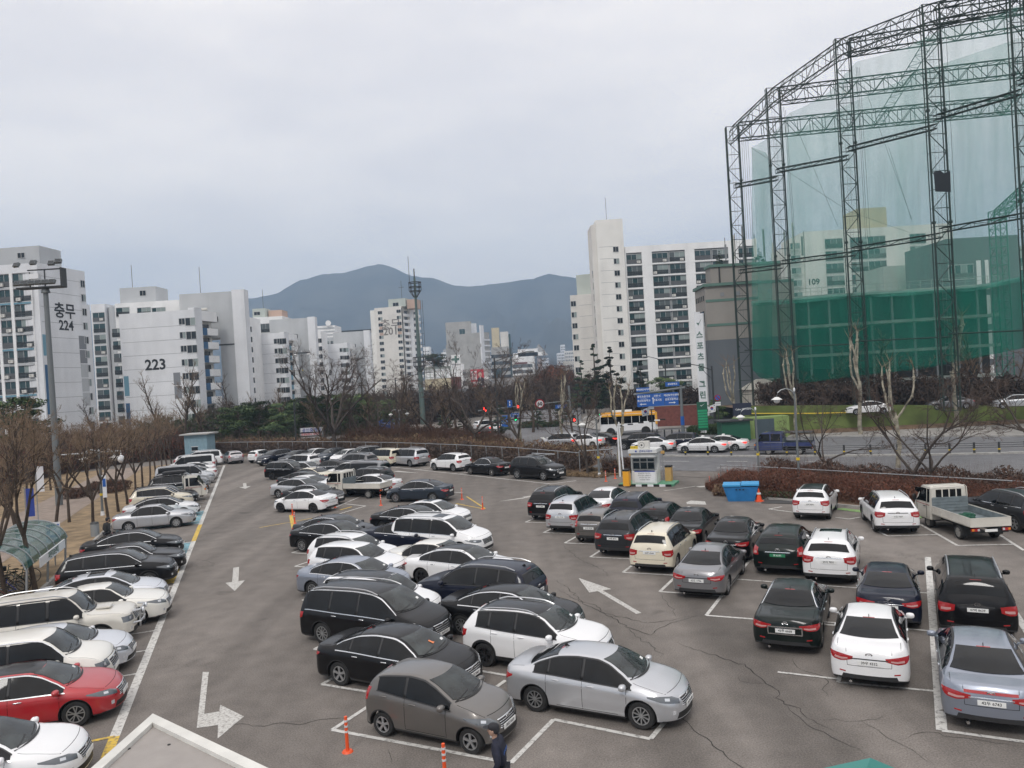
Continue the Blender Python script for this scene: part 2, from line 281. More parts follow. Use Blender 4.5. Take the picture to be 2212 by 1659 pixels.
def car_shape(kind):
 """body mesh plus the functions other parts are laid on"""
 if kind in CAR_CACHE: return CAR_CACHE[kind]
 s = SPEC[kind];L,W = s['L'],s['W']
 top = pchip(s['top']);belt = pchip(s['belt']);H = max(p[1] for p in s['top'])
 Ra = s['R']+.055
 def half(x):
  if x < s['ar']: t = clamp((s['ar']-x)/s['ar']);return W/2*max(0,1-t**3.2)**.42
  if x > L-s['af']: t = clamp((x-(L-s['af']))/s['af']);return W/2*max(0,1-t**3.0)**.45
  return W/2
 def bz(x): return min(belt(x),top(x)-.035)
 def slope(x): return abs(top(x+.02)-top(x-.02))/.04
 def corner(x):
  zt = top(x);g = clamp((zt-bz(x))/(H-belt(2.2)))
  g = g*g*(3-2*g) if g < .5 else g
  yc = lerp(.90*half(x),min(s['rh']/(W/2)*half(x),s['rh']),clamp(g*1.02))
  sl = min(slope(x),1.2)
  cr = min(.022+.055*sl+.012*g,.5*(zt-bz(x)))
  return yc,zt-cr
 def low(x):
  z = s['sill']
  if x < .35: z += .10*(1-x/.35)
  if x > L-.4: z += .02
  for xw in (s['wr'],s['wf']):
   if abs(x-xw) < Ra: z = max(z,s['R']-.01+math.sqrt(max(0,Ra*Ra-(x-xw)**2)))
  return z
 def side_y(x,z):
  b = bz(x);f = clamp((z-s['sill'])/max(b-s['sill'],.05))
  k = pchip([(0,.935),(.12,.975),(.3,.995),(.5,1.0),(.68,.992),(.78,.997),(.9,.975),(1,.94)])(f)
  # a slight swelling over each wheel
  for xw in (s['wr'],s['wf']):
   k += .012*math.exp(-((x-xw)/.42)**2)*math.exp(-((f-.72)/.3)**2)
  return half(x)*k
 # stations: even along the profile, dense at the ends and the arches
 xs = set()
 N = 400;acc = 0;last = 0
 px,pz = 0,top(0);xs.add(0.0)
 for i in range(1,N+1):
  x = L*i/N;z = top(x);acc += math.hypot(x-px,(z-pz)*1.0);px,pz = x,z
  if acc-last > .075: xs.add(x);last = acc
 for k in range(9):
  t = 1-(k/8)**2;xs.add(s['ar']*(1-t)*.6);xs.add(L-s['af']*(1-t)*.5)
 xs.add(L)
 xs = sorted(x for x in xs if all(abs(abs(x-xw)-Ra) > .012 for xw in (s['wr'],s['wf'])))
 for xw in (s['wr'],s['wf']):
  xs = [x for x in xs if abs(x-xw) > Ra-.001]
  for k in range(17): xs.append(xw-Ra*.999*math.cos(math.pi*k/16))
  xs += [xw-Ra-.004,xw+Ra+.004]
 xs = sorted(xs);ys = [xs[0]]
 for x in xs[1:]:
  if x-ys[-1] > .0035: ys.append(x)
 xs = ys
 LF = [0,.07,.16,.28,.42,.56,.68,.78,.87,.94,1]
 UF = [.25,.5,.75,.93]
 TF = [.0,.10,.24,.42,.62,.82,1]
 verts = [];rows = []
 for x in xs:
  zl = low(x);b = bz(x);zl = min(zl,b-.04) if b > .1 else zl
  ring = []
  y0 = side_y(x,zl);ring.append((max(y0-.20,y0*.3),zl+.0));
  for f in LF:
   z = lerp(zl,b,f);ring.append((side_y(x,z),z))
  yb = ring[-1][0];yc,zc = corner(x)
  for f in UF:
   bow = .012*math.sin(math.pi*f)
   ring.append((lerp(yb,yc,f)+bow*clamp((zc-b)*3),lerp(b,zc,f)))
  zt = top(x)
  for f in TF[1:]:
   y = yc*(1-f)
   ring.append((y,zc+(zt-zc)*(1-(1-f)**2.2)))
  rows.append([(x-L/2,y,z) for y,z in ring])
 nr = len(rows[0])
 for r in rows: verts += r
 faces = [];mats = []
 for i in range(len(rows)-1):
  for j in range(nr-1):
   a = i*nr+j;faces.append((a,a+nr,a+nr+1,a+1))
   m = 0
   if j == 0: m = 1
   elif s.get('clad') and j <= 2: m = 1
   elif j <= 1: m = 1 if not s.get('nosill') else 0
   mats.append(m)
 nv = len(verts)
 verts += [(x,-y,z) for x,y,z in verts]
 faces += [tuple(reversed([q+nv for q in f])) for f in faces];mats += mats[:]
 # closed floor pan so that nothing shows through the arches
 def pan(x0,x1,y,z0,z1):
  b = len(verts)
  for X in (x0,x1):
   for Y in (-y,y):
    for Z in (z0,z1): verts.append((X-L/2,Y,Z))
  for q in ((0,1,3,2),(4,6,7,5),(0,4,5,1),(2,3,7,6),(0,2,6,4),(1,5,7,3)):
   faces.append(tuple(b+i for i in q));mats.append(1)
 pan(.30,L-.35,W/2-.30,s['sill']+.01,.75)
 pan(s['wr']+Ra+.02,s['wf']-Ra-.02,W/2-.10,s['sill']+.01,.6)
 me = bpy.data.meshes.new('body');me.from_pydata(verts,[],faces);me.update()
 bm = bmesh.new();bm.from_mesh(me)
 for f,m in zip(bm.faces,mats): f.material_index = m
 bmesh.ops.remove_doubles(bm,verts=bm.verts,dist=.0008)
 bmesh.ops.recalc_face_normals(bm,faces=bm.faces)
 for f in bm.faces: f.smooth = True
 bm.to_mesh(me);
 tree = BVHTree.FromBMesh(bm);bm.free()
 me.set_sharp_from_angle(angle=math.radians(38))
 c = dict(s=s,me=me,tree=tree,top=top,belt=bz,corner=corner,half=half,L=L,W=W,H=H,side_y=side_y,parts={})
 CAR_CACHE[kind] = c
 return c

def lay(c,grid,d,off=.006,name='patch',lip=.02,flip=False):
 """lay a grid of points on the body by casting along d; returns a mesh a few mm proud of the paint"""
 d = Vector(d).normalized();R_,C_ = len(grid),len(grid[0]);vs = []
 for row in grid:
  for p in row:
   p = Vector(p)+Vector((.0003,.0009,.0004));hit = c['tree'].ray_cast(p-d*1.2,d,2.4)
   if hit[0] is None: hit = c['tree'].ray_cast(p-d*1.2+Vector((.004,.006,.01)),d,2.4)
   q = hit[0] if hit[0] is not None else p
   vs.append(q-d*off)
 fs = []
 for i in range(R_-1):
  for j in range(C_-1):
   a = i*C_+j;fs.append((a,a+1,a+C_+1,a+C_))
 # a turned-in lip closes the edge
 loop = [j for j in range(C_)]+[i*C_+C_-1 for i in range(1,R_)]+[(R_-1)*C_+j for j in range(C_-2,-1,-1)]+[i*C_ for i in range(R_-2,0,-1)]
 b = len(vs)
 for k in loop: vs.append(vs[k]+d*(off+lip))
 n = len(loop)
 for k in range(n): fs.append((loop[k],b+k,b+(k+1) % n,loop[(k+1) % n]))
 me = bpy.data.meshes.new(name);me.from_pydata([tuple(v) for v in vs],[],fs);me.update()
 bm = bmesh.new();bm.from_mesh(me);bmesh.ops.recalc_face_normals(bm,faces=bm.faces)
 for f in bm.faces: f.smooth = True
 # outward
 if bm.faces:
  bm.faces.ensure_lookup_table()
  f0 = bm.faces[(R_//2-0 if R_ > 2 else 0)*0]
  if f0.normal.dot(-d) < 0: bmesh.ops.reverse_faces(bm,faces=bm.faces)
 bm.to_mesh(me);bm.free();me.set_sharp_from_angle(angle=math.radians(50))
 return me

def mirror_mesh(me,name):
 m2 = me.copy();m2.name = name
 for v in m2.vertices: v.co.y = -v.co.y
 m2.flip_normals();return m2

def ruled(top_pts,bot_pts,rows=4):
 return [[tuple(lerp(a[k],b[k],i/(rows-1)) for k in range(3)) for a,b in zip(top_pts,bot_pts)] for i in range(rows)]

def resample(pts,n):
 ds = [0]
 for a,b in zip(pts,pts[1:]): ds.append(ds[-1]+math.dist(a,b))
 out = []
 for k in range(n):
  t = ds[-1]*k/(n-1);i = 0
  while i < len(ds)-2 and t > ds[i+1]: i += 1
  u = (t-ds[i])/max(ds[i+1]-ds[i],1e-9)
  out.append(tuple(lerp(pts[i][q],pts[i+1][q],u) for q in range(3)))
 return out

def side_patch(c,x0,x1,zt,zb,n=16,rows=6,off=.012,name='side_window'):
 xs = [lerp(x0,x1,k/(n-1)) for k in range(n)]
 X = c['L']/2
 g = ruled([(x-X,1.0,zt(x)) for x in xs],[(x-X,1.0,zb(x)) for x in xs],rows)
 return lay(c,g,(0,-1,0),off,name)      # left side

def tube_mesh(pts,r,sides=5,name='tube',cap=True):
 b = MeshB();b.tube(pts,r,sides);return b.mesh(name)

WHEELS = {}
def wheel_meshes(R,style):
 key = (R,style)
 if key in WHEELS: return WHEELS[key]
 n = 36;w = .215
 prof = [(R*.64,-.02),(R*.66,0),(R*.90,.004),(R*.975,-.02),(R,-.05),(R,-w+.05),(R*.95,-w),(R*.6,-w)]
 vs = [];fs = []
 for k in range(n):
  a = 2*math.pi*k/n
  for r,y in prof: vs.append((r*math.cos(a),y,r*math.sin(a)))
 m = len(prof)
 for k in range(n):
  for j in range(m-1):
   a = k*m+j;b = ((k+1) % n)*m+j;fs.append((a,b,b+1,a+1))
 t = bpy.data.meshes.new('tyre');t.from_pydata(vs,[],fs);t.update();fix(t,True,45)
 b = MeshB()
 r0 = R*.64
 # barrel and brake backing (material 1), ring and spokes (material 0)
 b.disc((0,-.10,0),r0*.99,'y',24,mat=1);b.ring((0,-.004,0),r0*.90,r0*1.0,.035,'y',36)
 b.cyl((0,-.02,0),r0*.20,.03,'y',12)
 ns = {'five': 5,'ten': 10,'twin': 5,'cover': 7,'mesh': 8}[style]
 for k in range(ns):
  a = 2*math.pi*k/ns+.3
  offs = (-.16,.16) if style in ('twin','mesh') else (0,)
  for o in offs:
   w0 = {'five': .24,'ten': .10,'twin': .085,'cover': .30,'mesh': .06}[style]*r0
   w1 = {'five': .36,'ten': .13,'twin': .13,'cover': .46,'mesh': .09}[style]*r0
   ca,sa = math.cos(a),math.sin(a);cb,sb = math.cos(a+o*1.4),math.sin(a+o*1.4)
   p0 = Vector((ca*r0*.12,-.016,sa*r0*.12));p1 = Vector((cb*r0*.95,-.004,sb*r0*.95))
   q = Vector((-(p1-p0).z,0,(p1-p0).x)).normalized()
   v = [p0+q*w0/2,p0-q*w0/2,p1-q*w1/2,p1+q*w1/2]
   dd = Vector((0,-.03,0));b.prism(v,dd)
 rim = b.mesh('rim');fix(rim,False)
 WHEELS[key] = (t,rim);return WHEELS[key]

def fix(me,smooth=False,ang=40):
 bm = bmesh.new();bm.from_mesh(me);bmesh.ops.recalc_face_normals(bm,faces=bm.faces)
 for f in bm.faces: f.smooth = smooth
 bm.to_mesh(me);bm.free()
 if smooth: me.set_sharp_from_angle(angle=math.radians(ang))
 return me

def car_parts(kind):
 """meshes of the parts every car of this kind shares"""
 c = car_shape(kind)
 if c['parts']: return c
 s = c['s'];L,W,X = c['L'],c['W'],c['L']/2;P = {}
 top,belt,corner = c['top'],c['belt'],c['corner']
 zt = lambda x: corner(x)[1]-.035-.02*clamp(abs(top(x+.02)-top(x-.02))/.04)
 zb = lambda x: min(belt(x)+.022,zt(x)-.004)
 P['side_window'] = [side_patch(c,a,b,zt,zb) for a,b in s['side']]
 # bright strip under or round the glass
 a0,b0 = s['side'][0][0],s['side'][-1][1]
 P['waist_trim'] = side_patch(c,a0-.02,b0+.03,lambda x: zb(x)-.004,lambda x: zb(x)-.026,24,2,.016,'waist_trim')
 P['window_surround'] = side_patch(c,a0-.03,b0+.02,lambda x: zt(x)+.022,lambda x: zt(x)+.003,30,2,.016,'window_surround')
 pil = MeshBList()
 for (a,b),(a2,b2) in zip(s['side'],s['side'][1:]):
  pil.add(side_patch(c,b-.005,a2+.005,zt,zb,2,6,.009,'pillar'))
 P['door_pillar'] = pil.join('door_pillar')
 xb,xt = s['ws']
 def glass(xa,xc,d,name,k,n=13,rows=9,ins=.055):
  g = []
  for i in range(rows):
   v = i/(rows-1);row = []
   for j in range(n):
    u = -1+2*j/(n-1);xx = lerp(xa,xc,v);bow = k*(1-.45*v)*u*u
    xx2 = xx-bow if xa > xc else xx+bow
    yy = u*(corner(xx2 if abs(xx2-xx) < .3 else xx)[0]-ins)
    row.append((xx2-X,yy,top(xx2)))
   g.append(row)
  return lay(c,g,d,.013,name)
 P['windscreen'] = glass(xb,xt,(-.5,0,-1),'windscreen',.17)
 xa,xc = s['rg']
 if s['tail'] == 'sedan': P['rear_window'] = glass(xa,xc,s['rd'],'rear_window',.13,ins=.05)
 else:
  z0,z1 = max(top(xa),belt(.35)+.03),top(xc)-.03;g = [];H_ = c['H']
  for i in range(7):
   z = lerp(z0,z1,i/6);yy = lerp(W/2*.90,s['rh'],clamp((z-belt(.4))/(H_-belt(.4))))*.90
   g.append([(-X+.2,yy*(-1+2*j/12),z-.035*(j/6-1)**2) for j in range(13)])
  P['rear_window'] = lay(c,g,(1,0,-.05),.012,'rear_window')
 # parking card and wipers lie on the glass
 def on_glass(x_,y_): return (x_-X-.10*(y_/.7)**2,y_,top(x_))
 P['permit_card'] = lay(c,[[on_glass(xb-.16,.42),on_glass(xb-.16,.54)],[on_glass(xb-.23,.42),on_glass(xb-.23,.54)]],(-.5,0,-1),.017,'permit_card',.002)
 P['wiper'] = [lay(c,[[on_glass(lerp(xb-.03,xb-.13+.05*k,k_/6),y0+.52*k_/6) for k_ in range(7)],[on_glass(lerp(xb-.03,xb-.13+.05*k,k_/6)-.022,y0+.52*k_/6) for k_ in range(7)]],(-.5,0,-1),.022,'wiper',.006) for k,y0 in ((0,-.58),(1,.02))]
 # wiper cowl
 P['cowl'] = glass(xb+.055,xb-.0,(-.5,0,-1),'cowl',.17,rows=2)
 # seams: doors, bonnet, boot
 sm = MeshBList();w = .010
 sd = s['side'];cuts = [sd[-1][1]-.10,(sd[-1][0]+sd[-2][1])/2]
 if len(sd) > 2: cuts.append(max((sd[0][1]+sd[1][0])/2-.05,s['wr']+s['R']*.75))
 for cx in cuts:
  sm.add(lay(c,ruled([(cx-X,1,belt(cx)+.01),(cx+w-X,1,belt(cx)+.01)],[(cx-X,1,s['sill']+.08),(cx+w-X,1,s['sill']+.08)],12),(0,-1,0),.0015,'seam',.003))
 x0s,x1s = cuts[-1],cuts[0]
 sm.add(side_patch(c,max(x0s,s['wr']+s['R']+.05),x1s,lambda x: s['sill']+.09,lambda x: s['sill']+.08,10,2,.0015))
 j = sm.join('door_seams');sm2 = MeshBList();sm2.add(j);sm2.add(mirror_mesh(j,'q'))
 hx1 = L-s['af']*.42
 for sg in (-1,1):
  pts = [(lerp(xb-.05,hx1,k/9)-X,sg*(corner(lerp(xb-.05,hx1,k/9))[0]-.02),1) for k in range(10)]
  p2 = [(p[0],p[1]-sg*w,1) for p in pts]
  sm2.add(lay(c,ruled(pts,p2,2),(0,0,-1),.0015,'seam',.003))
 yy = corner(hx1)[0]-.02
 pts = [(hx1-X+.10*(1-(u/6)**2),yy*u/6,1) for u in range(-6,7)];p2 = [(p[0]-w,p[1],1) for p in pts]
 sm2.add(lay(c,ruled(pts,p2,2),(0,0,-1),.0015,'seam',.003))
 if s['tail'] == 'sedan':
  bx = .10;yb_ = c['half'](.4)*.80
  for sg in (-1,1):
   pts = [(lerp(xa-.03,.16,k/6)-X,sg*yb_,1) for k in range(7)];p2 = [(p[0],p[1]-sg*w,1) for p in pts]
   sm2.add(lay(c,ruled(pts,p2,2),(0,0,-1),.0015,'seam',.003))
  tz0,tz1,ty = .62,1.0,.52
 else:
  tz0,tz1,ty = .60,belt(.3)-.02,W/2*.70
 for sg in (-1,1):
  sm2.add(lay(c,ruled([(-X-.1,sg*ty,tz1),(-X-.1,sg*(ty-w),tz1)],[(-X-.1,sg*ty*.96,tz0),(-X-.1,sg*(ty*.96-w),tz0)],6),(1,0,0),.0015,'seam',.003))
 sm2.add(lay(c,ruled([(-X-.1,-ty*.96+ty*1.92*k/10,tz0) for k in range(11)],[(-X-.1,-ty*.96+ty*1.92*k/10,tz0-w) for k in range(11)],2),(1,0,0),.0015,'seam',.003))
 P['door_seams'] = sm2.join('door_seams')
 # lamps
 hz = belt(L-.5)-.02;nz = top(L-.10)
 hl_t = [(X-.78,.86,hz+.02),(X-.45,.78,hz+.03),(X-.22,.62,hz+.00),(X-.12,.44,nz-.035)]
 hl_b = [(X-.78,.86,hz-.01),(X-.45,.80,hz-.10),(X-.22,.66,hz-.14),(X-.12,.46,nz-.13)]
 if kind in ('boxy_suv','tall_boxcar'):
  hl_t = [(X-.35,.88,hz-.02),(X-.2,.78,hz-.02),(X-.10,.66,hz-.02),(X-.05,.50,hz-.02)]
  hl_b = [(X-.35,.88,hz-.20),(X-.2,.78,hz-.21),(X-.10,.66,hz-.21),(X-.05,.50,hz-.20)]
 k = W/1.86;sc = lambda P_: [(p[0],p[1]*k,p[2]) for p in P_]
 P['headlight'] = lay(c,ruled(resample(sc(hl_t),9),resample(sc(hl_b),9),5),(-.75,-.66,-.05),.007,'headlight')
 inner = ruled(resample(sc(hl_t),9),resample(sc(hl_b),9),5)
 def shrink(a,b,v0,v1):
  t,bt = resample(sc(hl_t),21),resample(sc(hl_b),21)
  tt = [tuple(lerp(t[i][q],bt[i][q],v0) for q in range(3)) for i in range(a,b)]
  bb = [tuple(lerp(t[i][q],bt[i][q],v1) for q in range(3)) for i in range(a,b)]
  return lay(c,ruled(tt,bb,3),(-.75,-.66,-.05),.011,'lamp_lens')
 P['lamp_lens'] = shrink(10,14,.25,.65)
 gz1,gz0,gy = nz-.03,nz-.20,.40*k
 if s['tail'] == 'suv': gz0 = nz-.26
 P['grille'] = lay(c,ruled([(X+.1,-gy+2*gy*q/12,gz1) for q in range(13)],[(X+.1,(-gy+2*gy*q/12)*.88,gz0) for q in range(13)],5),(-1,0,0),.006,'grille')
 fr = MeshBList()
 for a,b in ((gz1+.012,gz1-.012),(gz0+.010,gz0-.010)):
  fr.add(lay(c,ruled([(X+.1,(-gy+2*gy*q/12),a) for q in range(13)],[(X+.1,(-gy+2*gy*q/12),b) for q in range(13)],2),(-1,0,0),.011,'bar'))
 for q in range(1,4):
  z = lerp(gz1,gz0,q/4);fr.add(lay(c,ruled([(X+.1,(-gy+2*gy*e/12)*.95,z+.005) for e in range(13)],[(X+.1,(-gy+2*gy*e/12)*.95,z-.005) for e in range(13)],2),(-1,0,0),.010,'bar'))
 P['grille_trim'] = fr.join('grille_trim')
 P['lower_intake'] = lay(c,ruled([(X+.1,-.55*k+1.1*k*q/12,s['sill']+.19) for q in range(13)],[(X+.1,(-.55*k+1.1*k*q/12)*1.1,s['sill']+.06) for q in range(13)],3),(-1,0,0),.005,'lower_intake')
 P['fog_lamp'] = lay(c,ruled([(X-.2,.60*k,s['sill']+.26),(X-.2,.70*k,s['sill']+.26)],[(X-.2,.60*k,s['sill']+.17),(X-.2,.70*k,s['sill']+.17)],3),(-.9,-.4,0),.006,'fog_lamp')
 # tail lamps
 if s['tail'] == 'sedan':
  z = belt(.2)
  t_ = [(-X+.42,.88,z-.01),(-X+.20,.80,z+.0),(-X+.06,.62,z-.02),(-X,.40,z-.05)]
  b_ = [(-X+.42,.88,z-.05),(-X+.20,.82,z-.17),(-X+.06,.64,z-.19),(-X,.40,z-.12)]
 elif s['tail'] == 'hatch':
  z = belt(.3)
  t_ = [(-X+.30,.88,z+.08),(-X+.15,.82,z+.07),(-X+.08,.74,z+.03)]
  b_ = [(-X+.30,.88,z-.20),(-X+.15,.83,z-.24),(-X+.08,.68,z-.22)]
 else:
  z = belt(.3)
  t_ = [(-X+.34,.90,z-.05),(-X+.15,.84,z-.05),(-X+.05,.70,z-.05),(-X,.54,z-.08)]
  b_ = [(-X+.34,.90,z-.21),(-X+.15,.85,z-.31),(-X+.05,.72,z-.31),(-X,.56,z-.24)]
 P['taillight'] = lay(c,ruled(resample(sc(t_),9),resample(sc(b_),9),5),(.80,-.60,-.0),.007,'taillight')
 tt,bb = resample(sc(t_),21),resample(sc(b_),21)
 seg = [tuple(lerp(tt[i][q],bb[i][q],.50) for q in range(3)) for i in range(8,18)];seg2 = [tuple(lerp(tt[i][q],bb[i][q],.78) for q in range(3)) for i in range(8,18)]
 P['lamp_stripe'] = lay(c,ruled(seg,seg2,3),(.80,-.60,0),.011,'lamp_stripe')
 P['boot_trim'] = lay(c,ruled([(-X-.1,-.42+.84*q/8,.80 if s['tail'] == 'sedan' else belt(.3)-.09) for q in range(9)],[(-X-.1,-.42+.84*q/8,.78 if s['tail'] == 'sedan' else belt(.3)-.115) for q in range(9)],2),(1,0,0),.012,'boot_trim')
 P['rear_bumper_trim'] = lay(c,ruled([(-X-.1,(-.62+1.24*q/12)*k,s['sill']+.20) for q in range(13)],[(-X-.1,(-.66+1.32*q/12)*k,s['sill']+.10) for q in range(13)],3),(1,0,0),.006,'rear_bumper_trim')
 P['rear_reflector'] = lay(c,ruled([(-X,.58*k,s['sill']+.27),(-X,.74*k,s['sill']+.28)],[(-X,.58*k,s['sill']+.24),(-X,.74*k,s['sill']+.25)],3),(.9,-.4,0),.008,'rear_reflector')
 P['brake_light'] = lay(c,ruled([(lerp(xa,xc,1.06)-X,-.14+.28*q/4,top(lerp(xa,xc,1.06))) for q in range(5)],[(lerp(xa,xc,1.01)-X,-.14+.28*q/4,top(lerp(xa,xc,1.01))) for q in range(5)],2),s['rd'],.010,'brake_light')
 # small solids
 b = MeshB();mx = sd[-1][1]-.14;my = c['side_y'](mx,belt(mx))
 b.box((mx-X-.02,my+.03,belt(mx)+.02),(.05,.12,.03));b.blob((mx-X,my+.135,belt(mx)+.075),(.085,.11,.075))
 P['wing_mirror'] = fix(b.mesh('wing_mirror'),True)
 hs = []
 for (a,bb2) in sd[-2:]:
  hx = a+.18;hz2 = belt(hx)-.085;b = MeshB();b.blob((hx-X,c['side_y'](hx,hz2)+.008,hz2),(.105,.022,.017));hs.append(fix(b.mesh('door_handle'),True))
 P['door_handle'] = hs
 rx = lerp(xc,xt,.08);b = MeshB();z = top(rx)
 b.prism([Vector((rx-X-.09,-.006,z-.01)),Vector((rx-X+.10,-.006,z-.01)),Vector((rx-X-.06,-.006,z+.07))],Vector((0,.012,0)))
 P['antenna'] = b.mesh('antenna')
 if s.get('rails'):
  b = MeshB();n = 12;pts = []
  x0,x1 = xc+.22,xt-.10
  for q in range(n+1):
   x = lerp(x0,x1,q/n);y,zc = corner(x);lift = .055*min(1,6*min(q,n-q)/n)
   pts.append((x-X,y*.97-.01,zc+.012+lift))
  b.tube(pts,.020,5);P['roof_rail'] = fix(b.mesh('roof_rail'),True)
 b = MeshB();b.cyl((-X+.06,.45*k,s['sill']+.03),.035,.14,'x',10);P['exhaust'] = b.mesh('exhaust')
 for key in ('wing_mirror','headlight','lamp_lens','fog_lamp','taillight','lamp_stripe','rear_reflector','roof_rail','waist_trim','window_surround','door_pillar'):
  if key in P: P[key+'_r'] = mirror_mesh(P[key],key)
 P['side_window_r'] = [mirror_mesh(m,'side_window') for m in P['side_window']]
 P['door_handle_r'] = [mirror_mesh(m,'door_handle') for m in P['door_handle']]
 c['parts'] = P
 return c

def child(name,me,mat,parent,loc=(0,0,0),rot=(0,0,0)):
 o = bpy.data.objects.new(name,me);COL.objects.link(o);o.parent = parent;o.location = loc;o.rotation_euler = rot
 mats = mat if isinstance(mat,(list,tuple)) else [mat]
 if not me.materials:
  for m in mats: me.materials.append(m)
 else:
  for i,m in enumerate(mats):
   if i < len(me.materials) and me.materials[i] != m:
    o.material_slots[i].link = 'OBJECT';o.material_slots[i].material = m
 return o

PLATE = {}
def plate_mesh():
 if 'p' not in PLATE:
  b = MeshB();b.box((0,0,0),(.012,.52,.112));PLATE['p'] = b.mesh('number_plate')
 return PLATE['p']

WORK = bpy.data.scenes.new('workbench')
def baked(o,name):
 """evaluate one object by itself in a small scene of its own"""
 WORK.collection.objects.link(o)
 with bpy.context.temp_override(scene=WORK,view_layer=WORK.view_layers[0]):
  dg = bpy.context.evaluated_depsgraph_get();me = bpy.data.meshes.new_from_object(o.evaluated_get(dg))
 me.name = name;bpy.data.objects.remove(o);return me
def text_mesh(body,size,depth=.0,name='lettering',align='CENTER',bold=0.0):
 cu = bpy.data.curves.new(name,'FONT');cu.body = body;cu.size = size;cu.align_x = align;cu.align_y = 'CENTER'
 cu.extrude = depth;cu.resolution_u = 2;cu.offset = bold
 me = baked(bpy.data.objects.new(name,cu),name);bpy.data.curves.remove(cu)
 return me

def number_plate(root,x,z,facing,text,green=False,tilt=0):
 p = child('number_plate',plate_mesh(),MAT['plate_green'] if green else MAT['plate'],root,(x,0,z),(0,tilt,0))
 if text:
  key = ('t',text)
  if key not in PLATE: PLATE[key] = text_mesh(text,.088,.0006,'plate_lettering',bold=.0012)
  rot = (math.pi/2,0,-math.pi/2) if facing < 0 else (math.pi/2,0,math.pi/2)
  child('plate_lettering',PLATE[key],MAT['plate_text_white'] if green else MAT['black'],p,(facing*.0075,0,0),rot)
 return p

def make_car(kind,x,y,heading,paint,label,category='car',group=None,roof=None,wheel='five',rim='alloy',plate='',green=False,
             chrome=True,rails=None,scale=1.0,lit=False,detail=2,tag_='parked_car',z=0.0,glassmat=None,emblem=True,sun=False,front_plate=None):
 c = car_parts(kind);P = c['parts'];s = c['s'];L,X = c['L'],c['L']/2
 root = empty(tag_,(x,y,z),math.radians(heading));root.scale = (scale,)*3
 tag(root,label,category,group)
 pm = MAT[paint];body = child('body',c['me'],[pm,MAT['plastic']],root)
 G_ = MAT[glassmat or 'car_glass']
 child('windscreen',P['windscreen'],MAT['car_glass_front'] if not glassmat else G_,root);child('rear_window',P['rear_window'],G_,root)
 for key in ('side_window','side_window_r'):
  for m in P[key]: child('side_window',m,G_,root)
 if roof: child('roof_panel',roof_panel(c),MAT[roof],root)
 if sun: child('sunroof',sunroof_mesh(c),G_,root)
 for k in ('','_r'):
  child('headlight',P['headlight'+k],MAT['headlight'],root)
  t = child('taillight',P['taillight'+k],MAT['taillight_on' if lit else 'taillight'],root)
  if detail > 1:
   child('lamp_lens',P['lamp_lens'+k],MAT['lens'],root)
   child('lamp_stripe',P['lamp_stripe'+k],MAT['lamp_clear'],t)
  child('wing_mirror',P['wing_mirror'+k],pm,root)
  if detail > 0:
   child('waist_trim',P['waist_trim'+k],MAT['chrome' if chrome else 'plastic'],root)
   child('window_surround',P['window_surround'+k],MAT['chrome' if chrome == 2 else 'plastic'],root)
  child('door_pillar',P['door_pillar'+k],MAT['plastic'],root)
  if detail > 0:
   for m in P['door_handle'+k]: child('door_handle',m,MAT['chrome'] if chrome else pm,root)
  if s.get('rails') and rails != 0: child('roof_rail',P['roof_rail'+k],MAT['silver_trim'],root)
  if detail > 1:
   child('fog_lamp',P['fog_lamp'+k],MAT['lens'],root);child('rear_reflector',P['rear_reflector'+k],MAT['taillight'],root)
 child('grille',P['grille'],MAT['plastic_dark'],root)
 if detail > 0:
  child('grille_trim',P['grille_trim'],MAT['chrome'],root);child('lower_intake',P['lower_intake'],MAT['plastic_dark'],root)
  child('door_seams',P['door_seams'],MAT['seam'],root);child('boot_trim',P['boot_trim'],MAT['chrome' if chrome else 'plastic'],root)
  child('rear_bumper_trim',P['rear_bumper_trim'],MAT['plastic'],root);child('antenna',P['antenna'],MAT['plastic_dark'],root)
  child('cowl',P['cowl'],MAT['plastic_dark'],root);child('exhaust',P['exhaust'],MAT['chrome'],root)
  child('brake_light',P['brake_light'],MAT['taillight'],root)
  for m in P['wiper']: child('wiper',m,MAT['plastic_dark'],root)
 if detail > 1 and int(abs(x*7+y*3)) % 3: child('permit_card',P['permit_card'],MAT['plate'],root)
 pz = {'sedan': .70,'hatch': .76,'suv': .86}[s['tail']]
 hit = c['tree'].ray_cast(Vector((-X-1,.011,pz)),Vector((1,0,0)),3)
 number_plate(root,hit[0].x-.012 if hit[0] else -X,pz,-1,plate,green)
 if detail > 0 and emblem:
  ez = {'sedan': .90,'hatch': .95,'suv': 1.02}[s['tail']]
  h2 = c['tree'].ray_cast(Vector((-X-1,.011,ez)),Vector((1,0,0)),3)
  if h2[0]: child('emblem',emblem_mesh(),MAT['chrome'],root,(h2[0].x-.008,0,ez),(0,-math.atan2(h2[1].z,-h2[1].x),0))
  ez = c['top'](L-.10)-.07;h2 = c['tree'].ray_cast(Vector((X+1,.011,ez)),Vector((-1,0,0)),3)
  if h2[0]: child('emblem',emblem_mesh(),MAT['chrome'],root,(h2[0].x+.014,0,ez))
 fz = s['sill']+.29
 h3 = c['tree'].ray_cast(Vector((X+1,.011,fz)),Vector((-1,0,0)),3)
 number_plate(root,(h3[0].x if h3[0] else X)+.012,fz,1,front_plate if front_plate is not None else plate,green)
 ty,rm = wheel_meshes(s['R'],wheel)
 for xw in (s['wr'],s['wf']):
  for sg in (1,-1):
   w = child('wheel',ty,MAT['tyre'],root,(xw-X,sg*(c['W']/2-.035),s['R']-.004),(0,0,0 if sg > 0 else math.pi))
   child('rim',rm,[MAT[rim],MAT['brake_dark']],w)
 return root

